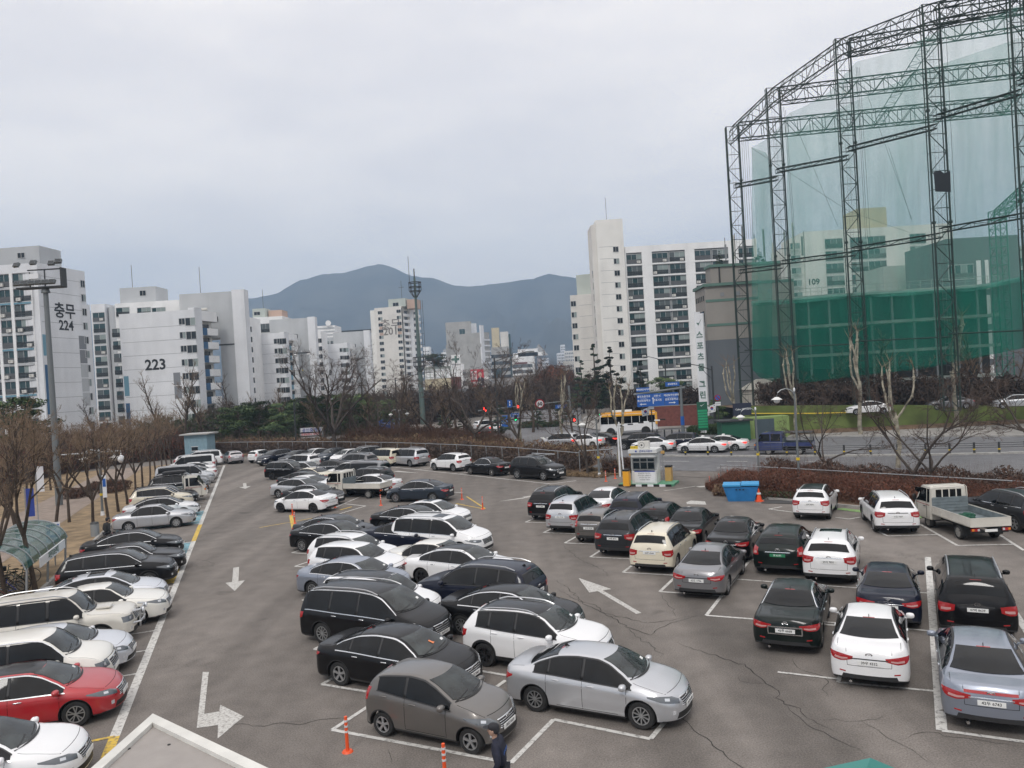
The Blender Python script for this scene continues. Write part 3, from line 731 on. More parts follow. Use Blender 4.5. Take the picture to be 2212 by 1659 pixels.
def emblem_mesh():
 if 'e' not in PLATE:
  b = MeshB();b.ring((0,0,0),.035,.055,.01,'x',16,sy=1.5);b.box((0,0,0),(.008,.05,.014));PLATE['e'] = b.mesh('emblem')
 return PLATE['e']

def roof_panel(c):
 if 'roofp' not in c['parts']:
  s = c['s'];X = c['L']/2;xa = s['rg'][1];xb = s['ws'][1];g = []
  for i in range(14):
   x = lerp(xa+.02,xb-.02,i/13);y = c['corner'](x)[0];g.append([(x-X,lerp(-y,y,j/12),2) for j in range(13)])
  c['parts']['roofp'] = lay(c,g,(0,0,-1),.004,'roof_panel')
 return c['parts']['roofp']
def sunroof_mesh(c):
 if 'sunp' not in c['parts']:
  s = c['s'];X = c['L']/2;xb = s['ws'][1];g = []
  for i in range(8):
   x = lerp(xb-.95,xb-.35,i/7);g.append([(x-X,-.38+.76*j/8,2) for j in range(9)])
  c['parts']['sunp'] = lay(c,g,(0,0,-1),.006,'sunroof')
 return c['parts']['sunp']
# ------------------------------------------------------------------ placing helpers
# ray through a point of the 2212 px wide survey photograph, met with a height z or a distance Y
def _ray(px,py):
 u,v = px-1106,py-829.5;r,p = math.radians(ROLL),math.radians(PITCH)
 uu = u*math.cos(r)-v*math.sin(r);vv = u*math.sin(r)+v*math.cos(r)
 return Vector((uu,1662*math.cos(p)-vv*math.sin(p),-(vv*math.cos(p)+1662*math.sin(p))))
def on(px,py,z=0.0):
 d = _ray(px,py);t = (z-EYE)/d.z;return Vector((d.x*t,d.y*t,z))
def at(px,py,Y):
 d = _ray(px,py);t = Y/d.y;return Vector((d.x*t,Y,EYE+d.z*t))

# ------------------------------------------------------------------ ground materials
def asphalt(name,base,light,cracks=True,scale=1.0,tint=(.30,.27,.24)):
 m = bpy.data.materials.new(name);m.use_nodes = True;t = m.node_tree;b = t.nodes['Principled BSDF'];n = t.nodes.new;l = t.links.new
 tc = n('ShaderNodeTexCoord')
 def noise_(s,d=4,dist=0,rough=.5):
  q = n('ShaderNodeTexNoise');q.inputs['Scale'].default_value = s;q.inputs['Detail'].default_value = d;q.inputs['Distortion'].default_value = dist;q.inputs['Roughness'].default_value = rough
  l(tc.outputs['Object'],q.inputs['Vector']);return q
 big = noise_(.09*scale,5,.6);r1 = n('ShaderNodeValToRGB');r1.color_ramp.elements[0].position = .36;r1.color_ramp.elements[1].position = .62
 r1.color_ramp.elements[0].color = (*base,1);r1.color_ramp.elements[1].color = (*light,1);l(big.outputs['Fac'],r1.inputs[0])
 # mottling and grit
 md = noise_(1.3,6);mm = n('ShaderNodeMixRGB');mm.blend_type = 'MULTIPLY';mm.inputs[0].default_value = 1
 g1 = n('ShaderNodeMapRange');g1.inputs['From Min'].default_value = .3;g1.inputs['From Max'].default_value = .7;g1.inputs['To Min'].default_value = .86;g1.inputs['To Max'].default_value = 1.12
 l(md.outputs['Fac'],g1.inputs['Value']);l(r1.outputs[0],mm.inputs[1]);l(g1.outputs[0],mm.inputs[2])
 gr = noise_(26,4,0,.75);g2 = n('ShaderNodeMapRange');g2.inputs['From Min'].default_value = .35;g2.inputs['From Max'].default_value = .65;g2.inputs['To Min'].default_value = .66;g2.inputs['To Max'].default_value = 1.32
 l(gr.outputs['Fac'],g2.inputs['Value']);m2 = n('ShaderNodeMixRGB');m2.blend_type = 'MULTIPLY';m2.inputs[0].default_value = 1;l(mm.outputs[0],m2.inputs[1]);l(g2.outputs[0],m2.inputs[2])
 last = m2.outputs[0]
 if cracks:
  # tyre-darkened lanes running down the aisles
  for rot,fx in ((-18,.5),(27.5,.42)):
   mp = n('ShaderNodeMapping');mp.inputs['Rotation'].default_value = (0,0,math.radians(rot));mp.inputs['Scale'].default_value = (fx,.022,1);l(tc.outputs['Object'],mp.inputs[0])
   q = n('ShaderNodeTexNoise');q.inputs['Scale'].default_value = 1;q.inputs['Detail'].default_value = 3;l(mp.outputs[0],q.inputs['Vector'])
   mr = n('ShaderNodeMapRange');mr.inputs['From Min'].default_value = .42;mr.inputs['From Max'].default_value = .66;mr.inputs['To Min'].default_value = 1.05;mr.inputs['To Max'].default_value = .80;l(q.outputs['Fac'],mr.inputs['Value'])
   mq = n('ShaderNodeMixRGB');mq.blend_type = 'MULTIPLY';mq.inputs[0].default_value = 1;l(last,mq.inputs[1]);l(mr.outputs[0],mq.inputs[2]);last = mq.outputs[0]
  wn = noise_(.7,5,0,.65);sv = n('ShaderNodeVectorMath');sv.operation = 'SCALE';sv.inputs['Scale'].default_value = 2.6;l(wn.outputs['Color'],sv.inputs[0])
  ad = n('ShaderNodeVectorMath');l(tc.outputs['Object'],ad.inputs[0]);l(sv.outputs[0],ad.inputs[1])
  hgt = None
  for sc_,wd,lo,hi in ((.9,.014,.60,.70),):
   vo = n('ShaderNodeTexVoronoi');vo.feature = 'DISTANCE_TO_EDGE';vo.inputs['Scale'].default_value = sc_;l(ad.outputs[0],vo.inputs['Vector'])
   c1 = n('ShaderNodeMapRange');c1.inputs['From Min'].default_value = wd*.25;c1.inputs['From Max'].default_value = wd;c1.inputs['To Min'].default_value = 1;c1.inputs['To Max'].default_value = 0;l(vo.outputs['Distance'],c1.inputs['Value'])
   ma = noise_(.16 if sc_ < .5 else .10,3);c2 = n('ShaderNodeMapRange');c2.inputs['From Min'].default_value = lo;c2.inputs['From Max'].default_value = hi;l(ma.outputs['Fac'],c2.inputs['Value'])
   pr = n('ShaderNodeMath');pr.operation = 'MULTIPLY';l(c1.outputs[0],pr.inputs[0]);l(c2.outputs[0],pr.inputs[1])
   p2 = n('ShaderNodeMath');p2.operation = 'MULTIPLY';p2.inputs[1].default_value = .85;l(pr.outputs[0],p2.inputs[0])
   mc = n('ShaderNodeMixRGB');l(p2.outputs[0],mc.inputs[0]);l(last,mc.inputs[1]);mc.inputs[2].default_value = (.022,.02,.018,1);last = mc.outputs[0]
  # old oil drips and patches
  st = noise_(.55,2,.4);c3 = n('ShaderNodeMapRange');c3.inputs['From Min'].default_value = .68;c3.inputs['From Max'].default_value = .76;c3.inputs['To Max'].default_value = .35;l(st.outputs['Fac'],c3.inputs['Value'])
  mc = n('ShaderNodeMixRGB');l(c3.outputs[0],mc.inputs[0]);l(last,mc.inputs[1]);mc.inputs[2].default_value = (.035,.032,.03,1);last = mc.outputs[0]
 l(last,b.inputs['Base Color']);b.inputs['Roughness'].default_value = .88;b.inputs['Specular IOR Level'].default_value = .25
 bp = n('ShaderNodeBump');bp.inputs['Strength'].default_value = .25;bp.inputs['Distance'].default_value = .01;l(gr.outputs['Fac'],bp.inputs['Height']);l(bp.outputs[0],b.inputs['Normal'])
 MAT[name] = m;return m
asphalt('lot_asphalt',(.165,.148,.133),(.192,.172,.155));asphalt('road_asphalt',(.130,.130,.136),(.170,.170,.175),cracks=False)
def worn(name,col,under=(.13,.12,.11),amount=.5,scale=7.0):
 m = bpy.data.materials.new(name);m.use_nodes = True;t = m.node_tree;b = t.nodes['Principled BSDF'];n = t.nodes.new;l = t.links.new
 tc = n('ShaderNodeTexCoord');q = n('ShaderNodeTexNoise');q.inputs['Scale'].default_value = scale;q.inputs['Detail'].default_value = 8;q.inputs['Roughness'].default_value = .7;l(tc.outputs['Object'],q.inputs['Vector'])
 r = n('ShaderNodeValToRGB');r.color_ramp.elements[0].position = .30+.16*amount;r.color_ramp.elements[1].position = .48+.16*amount
 r.color_ramp.elements[0].color = (*under,1);r.color_ramp.elements[1].color = (*col,1);l(q.outputs['Fac'],r.inputs[0]);l(r.outputs[0],b.inputs['Base Color']);b.inputs['Roughness'].default_value = .75
 MAT[name] = m;return m
worn('line_white',(.56,.55,.52),amount=.12);worn('line_white_old',(.52,.51,.48),(.22,.20,.18),amount=.35,scale=12);worn('line_yellow',(.62,.42,.06),amount=.25);worn('line_blue',(.17,.36,.42),amount=.3,scale=4)
worn('green_paint_floor',(.08,.30,.17),amount=.3);worn('kerb_green',(.20,.36,.11),amount=.35)
mat('soil',(.13,.085,.055),.95,vary=.45,vscale=.8,bump=.6,bscale=9,detail=8);mat('dry_lawn',(.23,.165,.095),.95,vary=.4,vscale=1.1,bump=.5,bscale=14,detail=8)
mat('city_ground',(.16,.145,.13),.95,vary=.3,vscale=.02,detail=8)
mat('path_stone',(.25,.20,.165),.9,vary=.18,vscale=1.5,bump=.3,bscale=6,detail=7);mat('pavement',(.26,.245,.225),.9,vary=.2,vscale=1.0,bump=.3,bscale=8,detail=7)
mat('brick_path',(.20,.12,.10),.9,vary=.25,vscale=2.5,bump=.3,bscale=10);mat('kerbstone',(.33,.32,.30),.85,vary=.2,vscale=3)
mat('concrete',(.30,.29,.28),.85,vary=.2,vscale=1.5);mat('forest_hill',(.035,.038,.030),1.0,vary=.9,vscale=.006,vary2=(.075,.07,.055),bump=1.0,bscale=.03,spec=.1,detail=9,coords='Object')  # hill: dark and paler noise paints shaded gullies into the colour

def sheet(name,pts,z,m,kind='structure'):
 b = MeshB();n = len(pts)
 bm = bmesh.new();vs = [bm.verts.new((p[0],p[1],z)) for p in pts];f = bm.faces.new(vs);f.normal_update()
 if f.normal.z < 0: f.normal_flip()
 bmesh.ops.triangulate(bm,faces=bm.faces);me = bpy.data.meshes.new(name);bm.to_mesh(me);bm.free();me.materials.append(MAT[m])
 o = bpy.data.objects.new(name,me);COL.objects.link(o)
 if kind: o['kind'] = kind
 return o
def ribbon(pts,w,z0,h,name,m,kind='structure',parent=None):
 """a kerb or wall following a line"""
 b = MeshB();pts = [Vector((p[0],p[1],0)) for p in pts];L_,R_ = [],[]
 for i,p in enumerate(pts):
  t = (pts[min(i+1,len(pts)-1)]-pts[max(i-1,0)]).normalized();nrm = Vector((-t.y,t.x,0));L_.append(p+nrm*w/2);R_.append(p-nrm*w/2)
 for i in range(len(pts)-1):
  hh = h if not isinstance(h,(list,tuple)) else None
  h0,h1 = (h,h) if hh is not None else (h[i],h[i+1])
  a,a2,c,c2 = L_[i],L_[i+1],R_[i],R_[i+1]
  U = lambda q,z: (q.x,q.y,z)
  b.quad(U(a,h0),U(c,h0),U(c2,h1),U(a2,h1));b.quad(U(c,z0),U(c2,z0),U(c2,h1),U(c,h0));b.quad(U(a2,z0),U(a,z0),U(a,h0),U(a2,h1))
  if i == 0: b.quad(U(a,z0),U(c,z0),U(c,h0),U(a,h0))
  if i == len(pts)-2: b.quad(U(c2,z0),U(a2,z0),U(a2,h1),U(c2,h1))
 o = b.build(name,MAT[m],parent,recalc=True)
 if kind: o['kind'] = kind
 return o

# ------------------------------------------------------------------ terrain
gs = 4200
b = MeshB();nn = 20
for i in range(nn):
 for j in range(nn):
  x0,x1 = -gs+2*gs*i/nn,-gs+2*gs*(i+1)/nn;y0,y1 = -gs+2*gs*j/nn,-gs+2*gs*(j+1)/nn
  b.quad((x0,y0,-.02),(x1,y0,-.02),(x1,y1,-.02),(x0,y1,-.02))
tag(b.build('ground',MAT['city_ground']),kind='structure')

# the long ridge behind the city
ridge = [(-400,700),(-100,690),(150,672),(350,660),(500,641),(560,636),(600,628),(640,603),(690,590),(740,586),(780,573),(805,565),(822,562),(845,568),(875,583),(905,592),(940,597),(980,612),(1010,614),(1060,611),(1100,608),(1150,601),(1185,588),(1210,592),(1240,597),(1300,600),(1400,612),(1600,640),(1900,660),(2300,690),(2700,720)]
def ridge_y(px):
 for (x0,y0),(x1,y1) in zip(ridge,ridge[1:]):
  if x0 <= px <= x1: return lerp(y0,y1,(px-x0)/(x1-x0))
 return ridge[-1][1]
RY = 3000.0;cols = 260;rowsn = 34;vs,fs = [],[]
for i in range(cols):
 px = lerp(-400,2690,i/(cols-1));top_ = at(px,ridge_y(px),RY);X0 = top_.x/RY
 for j in range(rowsn):
  t = j/(rowsn-1);Y = lerp(1750,3420,t)
  prof = (max(0,min(1,(Y-1750)/(RY-1750))))
  z = (top_.z)*(prof**1.35) if Y <= RY else top_.z*(1-(Y-RY)/900)
  nz = noise.fractal(Vector((X0*9,Y*.0035,3.1)),1.0,2.0,6)
  spur = abs(noise.noise(Vector((X0*22,Y*.0011,7.7))))
  z += (nz*55-spur*120*math.sin(math.pi*min(prof,1)))*math.sin(math.pi*min(1,prof*.93+.03)) + noise.fractal(Vector((X0*300,Y*.02,1)),1.0,2.0,3)*3.0
  vs.append((X0*Y*(1 if Y > RY else 1),Y,max(z,-5)))
for i in range(cols-1):
 for j in range(rowsn-1):
  a = i*rowsn+j;fs.append((a,a+rowsn,a+rowsn+1,a+1))
me = bpy.data.meshes.new('mountain_ridge');me.from_pydata(vs,[],fs);me.update()
for p in me.polygons: p.use_smooth = True
me.materials.append(MAT['forest_hill']);hill = bpy.data.objects.new('hills',me);COL.objects.link(hill);hill['kind'] = 'structure'

# ------------------------------------------------------------------ car park, roads, verges
U = Vector((math.cos(math.radians(-27)),math.sin(math.radians(-27)),0));V = Vector((math.cos(math.radians(62.5)),math.sin(math.radians(62.5)),0))
lineA,lineB = Vector((-5.6,5.0,0)),Vector((-33.6,88.4,0))          # outer line of the left row
dL = (lineB-lineA).normalized();nL = Vector((-dL.y,dL.x,0))
def left(s,off=0.0): return lineA+dL*s+nL*off                           # s along the line, off to the left of it
fence_pts = [(-46,104.5),(-41.2,103.9),(-33.1,99.2),(-24,93.2),(-13.6,84.4),(-6.5,77),(-.3,69.4),(4.6,61.9)]
hedgeR = [(12.9,49.2),(14.8,46.4),(18.4,41.9),(23.6,35.9),(31,27),(42,14)]
lot = [left(-18,5.6),left(93,5.6)]+[Vector((*p,0)) for p in fence_pts[1:]]+[Vector((8.2,60.5,0)),Vector((12.5,57.5,0)),Vector((15.8,53.6,0))]+[Vector((*p,0)) for p in hedgeR]+[Vector((42,-12,0)),Vector((-5,-12,0))]
sheet('parking_lot',lot,.0,'lot_asphalt')
road = [(140,-6),(60,33),(37,47.5),(26,54),(16.5,58.8),(9,63.4),(5.2,68),(1.0,75.5),(-5,84),(-12.5,93),(-24,108),(-60,140),(-40,150),(-14,122),(-3,128),(8,128),(14,103),(60,122),(60,108),(24,96.5),(26.2,85.9),(45,71.3),(70,57),(140,24)]
sheet('road',road,.006,'road_asphalt')
sheet('bus_road',[(8,112),(24,101.5),(60,112),(120,140),(120,128),(60,100),(27,92),(14,96)],.012,'road_asphalt')
sheet('pavement',[(25.6,86.2),(45,71.3),(70,57),(140,24),(140,34),(75,66),(55,82),(42,83.6),(27,90.2)],.10,'pavement')
sheet('traffic_island',[(8.2,60.6),(12.5,57.6),(16.2,54.3),(26.0,53.4),(16.5,58.6),(9.2,63.2)],.003,'lot_asphalt')
# the street that runs away to the hills
st0,st1 = Vector((4,126,0)),Vector((66,900,15.5));n_ = Vector((.99,-.08,0))
b = MeshB();b.quad(st0-n_*7,st0+n_*7,st1+n_*13,st1-n_*13);far_street = tag(b.build('far_street',MAT['road_asphalt']),kind='structure')
b = MeshB();b.quad(st0-n_*40+Vector((0,20,-.1)),st0+n_*40+Vector((0,20,-.1)),st1+n_*160-Vector((0,0,.4)),st1-n_*160-Vector((0,0,.4)));tag(b.build('far_ground',MAT['city_ground']),kind='structure')
# left verge, path, lawn
sheet('verge',[left(-18,5.75),left(96,5.75),left(96,9.3),left(-18,9.3)],.06,'dry_lawn')
sheet('footpath',[left(36,9.3),left(96,9.3),left(96,13.2),left(40,14.2)],.075,'path_stone')
sheet('brick_pavement',[left(-18,9.3),left(36,9.3),left(40,14.2),left(45,30),left(-18,26)],.07,'brick_path')
sheet('lawn',[left(40.2,14.2),left(96,13.2),left(97,60),left(45,52)],.05,'dry_lawn')
ribbon([left(-18,5.66),left(96,5.66)],.15,0,.14,'kerb','kerbstone')
ribbon([Vector(p)+Vector((.3,.25)) for p in fence_pts],.16,0,.13,'kerb','kerbstone')
ribbon([(p[0]-.1,p[1]-.12) for p in hedgeR],.16,0,.13,'kerb','kerbstone')
ribbon([(25.6,86.0),(45,71.2),(70,56.9),(140,23.9)],.18,0,.14,'kerb','kerbstone')
# planted strip behind the fence, and the bank on the right
def bank(name,pts,m,w,h0,h1):
 pts = [Vector((p[0],p[1],0)) for p in pts];b = MeshB();A,B = [],[]
 for i,p in enumerate(pts):
  t = (pts[min(i+1,len(pts)-1)]-pts[max(i-1,0)]).normalized();nrm = Vector((-t.y,t.x,0));A.append(p+Vector((0,0,h0)));B.append(p+nrm*w+Vector((0,0,h1)))
 for i in range(len(pts)-1):
  for k in range(4):
   b.quad(A[i].lerp(B[i],k/4),A[i+1].lerp(A[i+1].lerp(B[i+1],1),k/4),A[i+1].lerp(B[i+1],(k+1)/4),A[i].lerp(B[i],(k+1)/4))
 return tag(b.build(name,MAT[m],recalc=True),kind='structure')
bank('planted_bank',fence_pts,'soil',3.4,.08,.9)
bank('planted_bank',hedgeR,'soil',5.2,.08,.35)
b = MeshB()
for x0,y0,x1,y1 in ((4.6,61.9,8.2,60.6),):
 b.quad((x0,y0,.07),(x1,y1,.07),(9.2,63.2,.07),(5.2,67.5,.07))
tag(b.build('verge',MAT['dry_lawn']),kind='structure')

# ------------------------------------------------------------------ painted markings
lines = {}
def stripe(p0,p1,w,m='line_white',z=.006,name='bay_line'):
 lines['n'] = lines.get('n',0)+1;z += .0003*(lines['n'] % 37)
 p0,p1 = Vector((p0[0],p0[1],0)),Vector((p1[0],p1[1],0));t = (p1-p0).normalized();n = Vector((-t.y,t.x,0))*w/2
 b = MeshB();b.quad(p0+n+Vector((0,0,z)),p0-n+Vector((0,0,z)),p1-n+Vector((0,0,z)),p1+n+Vector((0,0,z)))
 o = b.build(name,MAT[m]);o['kind'] = 'structure';return o
def poly_mark(pts,m='line_white_old',z=.007,name='road_arrow'):
 o = sheet(name,pts,z,m);return o
stripe(left(14.5),left(33.8),.24,'line_white');stripe(left(33.8),left(40.6),.24,'line_white',.007);stripe(left(40.6),left(46.4),.24,'line_yellow');stripe(left(46.4),left(88.4),.24,'line_white')
stripe(left(10.5),left(14.5),.24,'line_yellow')
tick = Vector((math.cos(math.radians(21)),math.sin(math.radians(21)),0))
for k in range(9):
 q = left(16.8+2.2*k);stripe(q,q-tick*5.0,.10)
q = left(14.5);stripe(q,q-tick*3.6,.12,'line_yellow')
for k in range(17):
 q = left(53.0+2.12*k);stripe(q,q-tick*5.0,.10)
# blue bays for disabled drivers and the hatched yellow bay
def bay_fill(s0,s1,m,z=.005,d=5.0):
 a,c = left(s0),left(s1);poly_mark([a,c,c-tick*d,a-tick*d],m,z,'bay_floor')
bay_fill(34.2,40.4,'line_blue');bay_fill(46.8,52.6,'line_blue');bay_fill(30.6,33.6,'line_yellow')
for s_ in (34.2,36.0,38.0,40.4,46.8,48.0,49.8,51.0,52.6):
 q = left(s_);stripe(q,q-tick*5,.12,'line_white',.009)
for s_ in (46.9,49.9):
 for k in range(5):
  a = left(s_+.1)-tick*(.4+k);stripe(a,a-tick*.5+dL*.9,.10,'line_white',.009)
# centre island bays
c0 = Vector((-4.8,18.4,0));e0 = Vector((-.5,16.3,0))
stripe(c0,e0,.12);stripe(e0,e0+V*2.2,.12);stripe(e0+V*2.2,(2.6,17.0),.12);stripe((2.6,17.0),(4.0,19.3),.12);stripe(c0,c0+V*2.3,.12)
for px,py in ((630.8,1194.4),(637.3,1223.7),(653.4,1297),(678.5,1403),(695.4,1479)):
 a = on(px,py);stripe(a,a+U*4.8,.12);stripe(a,a+V*2.1,.12)
stripe(on(1033.5,1449.4),on(1097,1460),.12);stripe(on(1067,1488.6),on(1092.6,1470.5),.12)
stripe(on(1000,1065),on(930,1060),.12);stripe(on(1008,1073),on(1048,1099),.12,'line_yellow');stripe(on(985,1088),on(1046,1100),.12,'line_yellow')
stripe(on(628,1113),on(634,1142),.22,'line_yellow');stripe(on(760,1095),on(735,1102),.16,'line_yellow')
stripe(on(720,1086),on(790,1093),.12);stripe(on(733,1110),on(790,1093),.12);stripe(on(715,1100),on(785,1070),.12)
stripe(on(560,1140),on(700,1115),.10,'line_yellow')
# right-hand rows
rp = [on(1097.2+x*.2976,932.6+y*.2976) for x,y in [(128,657),(258,733),(413,808),(598,910),(835,1022),(1103,1162),(1440,1335)]]
for i,p in enumerate(rp):
 u2 = Vector((math.cos(math.radians(-25)),math.sin(math.radians(-25)),0));stripe(p,p+V*(5.1 if i < 6 else 7.8),.12)
 stripe(p,p+u2*(2.35 if i < 6 else 5.4),.12)
q = rp[-1];stripe(q+V*4.6+U*.1,q+V*4.4+U*6.9,.10);stripe(q+V*7.7+U*.1,q+V*7.5+U*3,.10)
d0 = Vector((8.85,16.6,0));stripe(d0,d0+V*16,.22);stripe(d0,d0+U*6,.12);stripe(d0+V*5.2,d0+V*5.2+U*6,.10)
stripe((7.8,19.4),(9.8,18.55),.10);stripe((7.8,19.4),Vector((7.8,19.4,0))+V*4.6,.10);stripe(Vector((7.8,19.4,0))+V*4.7-U*2.2,Vector((7.8,19.4,0))+V*4.7+U*2.2,.10);stripe(Vector((7.8,19.4,0))+V*.2-U*1.5,Vector((7.8,19.4,0))+V*.2,.10)
stripe((15.5,24.6),(13.9,21.0),.20)
for a,c in (((1330,565),(1650,748)),((1650,748),(2130,737)),((2010,660),(2212,790)),((1060,668),(1480,655)),((930,600),(1060,668)),((60,440),(290,470)),((60,440),(170,420)),((620,510),(735,525)),((735,525),(830,508))):
 f6 = lambda x,y: on(1645.8+x*.256,987.5+y*.256);stripe(f6(*a),f6(*c),.13)
# fence-side bays
f3 = lambda x,y: on(548.6+x*.3224,932.6+y*.3224)
stripe(f3(905,234),f3(1990,350),.14);stripe(f3(1990,350),f3(2160,328),.14);stripe(f3(1070,258),f3(1200,240),.10);stripe(f3(1370,285),f3(1450,268),.10)
# arrows
def arrow(tip,ang,L_,wsh=.15,head=1.5,hw=.62,bend=None):
 d = Vector((math.cos(math.radians(ang)),math.sin(math.radians(ang)),0));n = Vector((-d.y,d.x,0));tip = Vector((tip[0],tip[1],0));hb = tip-d*head;tl = tip-d*L_
 poly_mark([tip,hb+n*hw,hb+n*wsh,tl+n*wsh,tl-n*wsh,hb-n*wsh,hb-n*hw])
arrow(on(507,1277),-71,4.6,.13,1.7,.40);arrow(on(530,1056),-70,4.4,.14,1.7,.5)
arrow((2.2,30.8),108,5.2,.10,2.1,.45)
poly_mark([on(425,1573),on(438,1452),on(451,1452),on(441,1543),on(474,1537),on(476,1523),on(527,1548),on(470,1596),on(471,1567)])
for pts in ([(935,268),(965,262),(1110,278),(965,270)],[(1635,468),(1800,442),(1812,447),(1740,456)],[(1800,437),(1868,427),(1866,434),(1812,445)]): poly_mark([f3(*p) for p in pts])
f5 = lambda x,y: on(1097.2+x*.2976,932.6+y*.2976)
poly_mark([f5(*p) for p in [(1295,512),(1330,500),(1430,507),(1440,530),(1340,527),(1300,525)]]);poly_mark([f5(*p) for p in [(1365,398),(1490,388),(1480,397),(1390,404)]])
stripe(f5(1130,430),f5(1360,396),.10,'line_white_old')
# lane dashes on the main road
f10 = lambda x,y: on(1152+x*.2728,822.9+y*.2728)
for a,c in (((1015,636),(1232,637)),((1532,637),(1695,638)),((1455,689),(1700,692)),((610,631),(725,632)),((575,671),(660,673)),((1005,680),(1120,682)),((1100,567),(1290,569)),((590,571),(690,575)),((520,582),(640,586)),((2150,640),(2400,642)),((1850,690),(2100,692))):
 p,q = f10(*a),f10(*c);o = stripe(p,q,.16,'line_white',.012,'lane_line')
for k in range(7):
 stripe(on(1170+k*13,945),on(1182+k*13,951),.45,'line_white',.012,'crossing_bar')

# long open cracks in the old asphalt
mat('crack_fill',(.020,.018,.016),.95)
f7 = lambda x,y: on(1481.2+x*.3303,1261.8+y*.3303);fB = lambda x,y: on(x*.2728,1207+y*.2728);f8 = lambda x,y: on(219.4+x*.1984,960.1+y*.1984);fM = lambda x,y: on(603.5+x*.4216,1207+y*.4216)
for i,(cv,w_,pts) in enumerate([(f7,.030,[(-60,380),(0,405),(190,470),(350,520),(410,540),(460,600),(530,650),(605,700),(610,745),(650,785),(740,815),(800,875),(870,910),(980,968)]),(f7,.016,[(330,595),(360,630),(430,650),(520,650)]),(f7,.018,[(690,475),(700,510),(760,560),(860,590),(920,620),(940,650),(905,690),(940,740)]),(f7,.024,[(-90,800),(0,905),(60,960),(160,1010),(180,1060),(240,1100),(300,1150),(400,1201),(520,1280)]),
  (f7,.016,[(1150,895),(1250,960),(1370,1030),(1480,1090),(1600,1170)]),(f7,.018,[(650,785),(700,850),(800,920),(900,970),(1000,1025),(1080,1060),(1200,1130)]),(f7,.012,[(870,885),(1150,895),(1380,850)]),(f7,.018,[(1370,1025),(1600,960),(1700,990),(2212,1065)]),(f5,.03,[(390,820),(440,860),(480,890),(520,930),(560,945),(640,980),(700,1010),(740,1060)]),(f5,.03,[(330,1130),(450,1190),(520,1230),(640,1260),(700,1320),(860,1350),(1000,1390),(1190,1370),(1300,1335),(1440,1345)]),
  (f5,.02,[(1100,1165),(1130,1210),(1190,1290),(1210,1340),(1300,1330)]),(fB,.016,[(1560,1345),(1700,1320),(1900,1310),(2050,1335),(2212,1300),(2400,1290)]),(f8,.03,[(970,1250),(1100,1260),(1200,1290),(1240,1310)]),(f8,.035,[(900,1010),(1300,960),(1700,870),(2040,830)]),(fM,.02,[(-60,838),(0,842),(130,848),(200,825),(300,815),(335,820)]),(fM,.03,[(1380,95),(1480,150),(1560,230),(1700,300),(1780,350),(1900,390),(2000,330),(2200,280)]),(fM,.018,[(560,970),(580,1010),(575,1050)]),(fM,.02,[(1780,350),(1830,400),(1900,440),(1980,510)])]):
 q = random.Random(i);P_ = [cv(*p_) for p_ in pts];path_ = []
 for a,c_ in zip(P_,P_[1:]):
  n = max(2,int((c_-a).length/.16));t = (c_-a).normalized();nn_ = Vector((-t.y,t.x,0))
  for k in range(n): path_.append(a.lerp(c_,k/n)+nn_*q.gauss(0,.035)+t*q.gauss(0,.02))
 path_.append(P_[-1]);b = MeshB();vs0 = []
 for k,p_ in enumerate(path_):
  t = (path_[min(k+1,len(path_)-1)]-path_[max(k-1,0)]).normalized();nn_ = Vector((-t.y,t.x,0))*w_*.5*q.uniform(.35,1.15)*min(1,4*min(k,len(path_)-1-k)/len(path_)+.15);b.v += [(p_.x+nn_.x,p_.y+nn_.y,.0045+.0001*i),(p_.x-nn_.x,p_.y-nn_.y,.0045+.0001*i)]
 for k in range(len(path_)-1): b.face((2*k,2*k+1,2*k+3,2*k+2))
 o = b.build('asphalt_crack',MAT['crack_fill']);fix(o.data);o['kind'] = 'structure'
# ------------------------------------------------------------------ building materials
def wallmat(name,col,vary=.07,streak=True):
 m = mat(name,col,.85,vary=vary,vscale=.25,detail=7)
 if streak:
  t = m.node_tree;b = t.nodes['Principled BSDF'];n = t.nodes.new;l = t.links.new
  src = b.inputs['Base Color'].links[0].from_socket;tc = n('ShaderNodeTexCoord');mp = n('ShaderNodeMapping');mp.inputs['Scale'].default_value = (.6,.6,.04)
  l(tc.outputs['Object'],mp.inputs[0]);q = n('ShaderNodeTexNoise');q.inputs['Scale'].default_value = 1.0;q.inputs['Detail'].default_value = 6;l(mp.outputs[0],q.inputs['Vector'])
  r = n('ShaderNodeMapRange');r.inputs['From Min'].default_value = .45;r.inputs['From Max'].default_value = .75;r.inputs['To Min'].default_value = 1;r.inputs['To Max'].default_value = .91;l(q.outputs['Fac'],r.inputs['Value'])
  mx = n('ShaderNodeMixRGB');mx.blend_type = 'MULTIPLY';mx.inputs[0].default_value = 1;l(src,mx.inputs[1]);l(r.outputs[0],mx.inputs[2]);l(mx.outputs[0],b.inputs['Base Color'])
 return m
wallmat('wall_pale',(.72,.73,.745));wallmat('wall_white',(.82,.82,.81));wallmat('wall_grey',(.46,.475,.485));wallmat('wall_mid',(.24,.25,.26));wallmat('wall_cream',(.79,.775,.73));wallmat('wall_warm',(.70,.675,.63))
wallmat('wall_taupe',(.29,.27,.245));wallmat('wall_slate',(.125,.14,.155));wallmat('wall_stone',(.38,.375,.36),.12);wallmat('wall_sage',(.34,.38,.35));wallmat('wall_yellow',(.55,.48,.33));wallmat('wall_dark',(.035,.04,.04));wallmat('wall_pink',(.50,.36,.29))
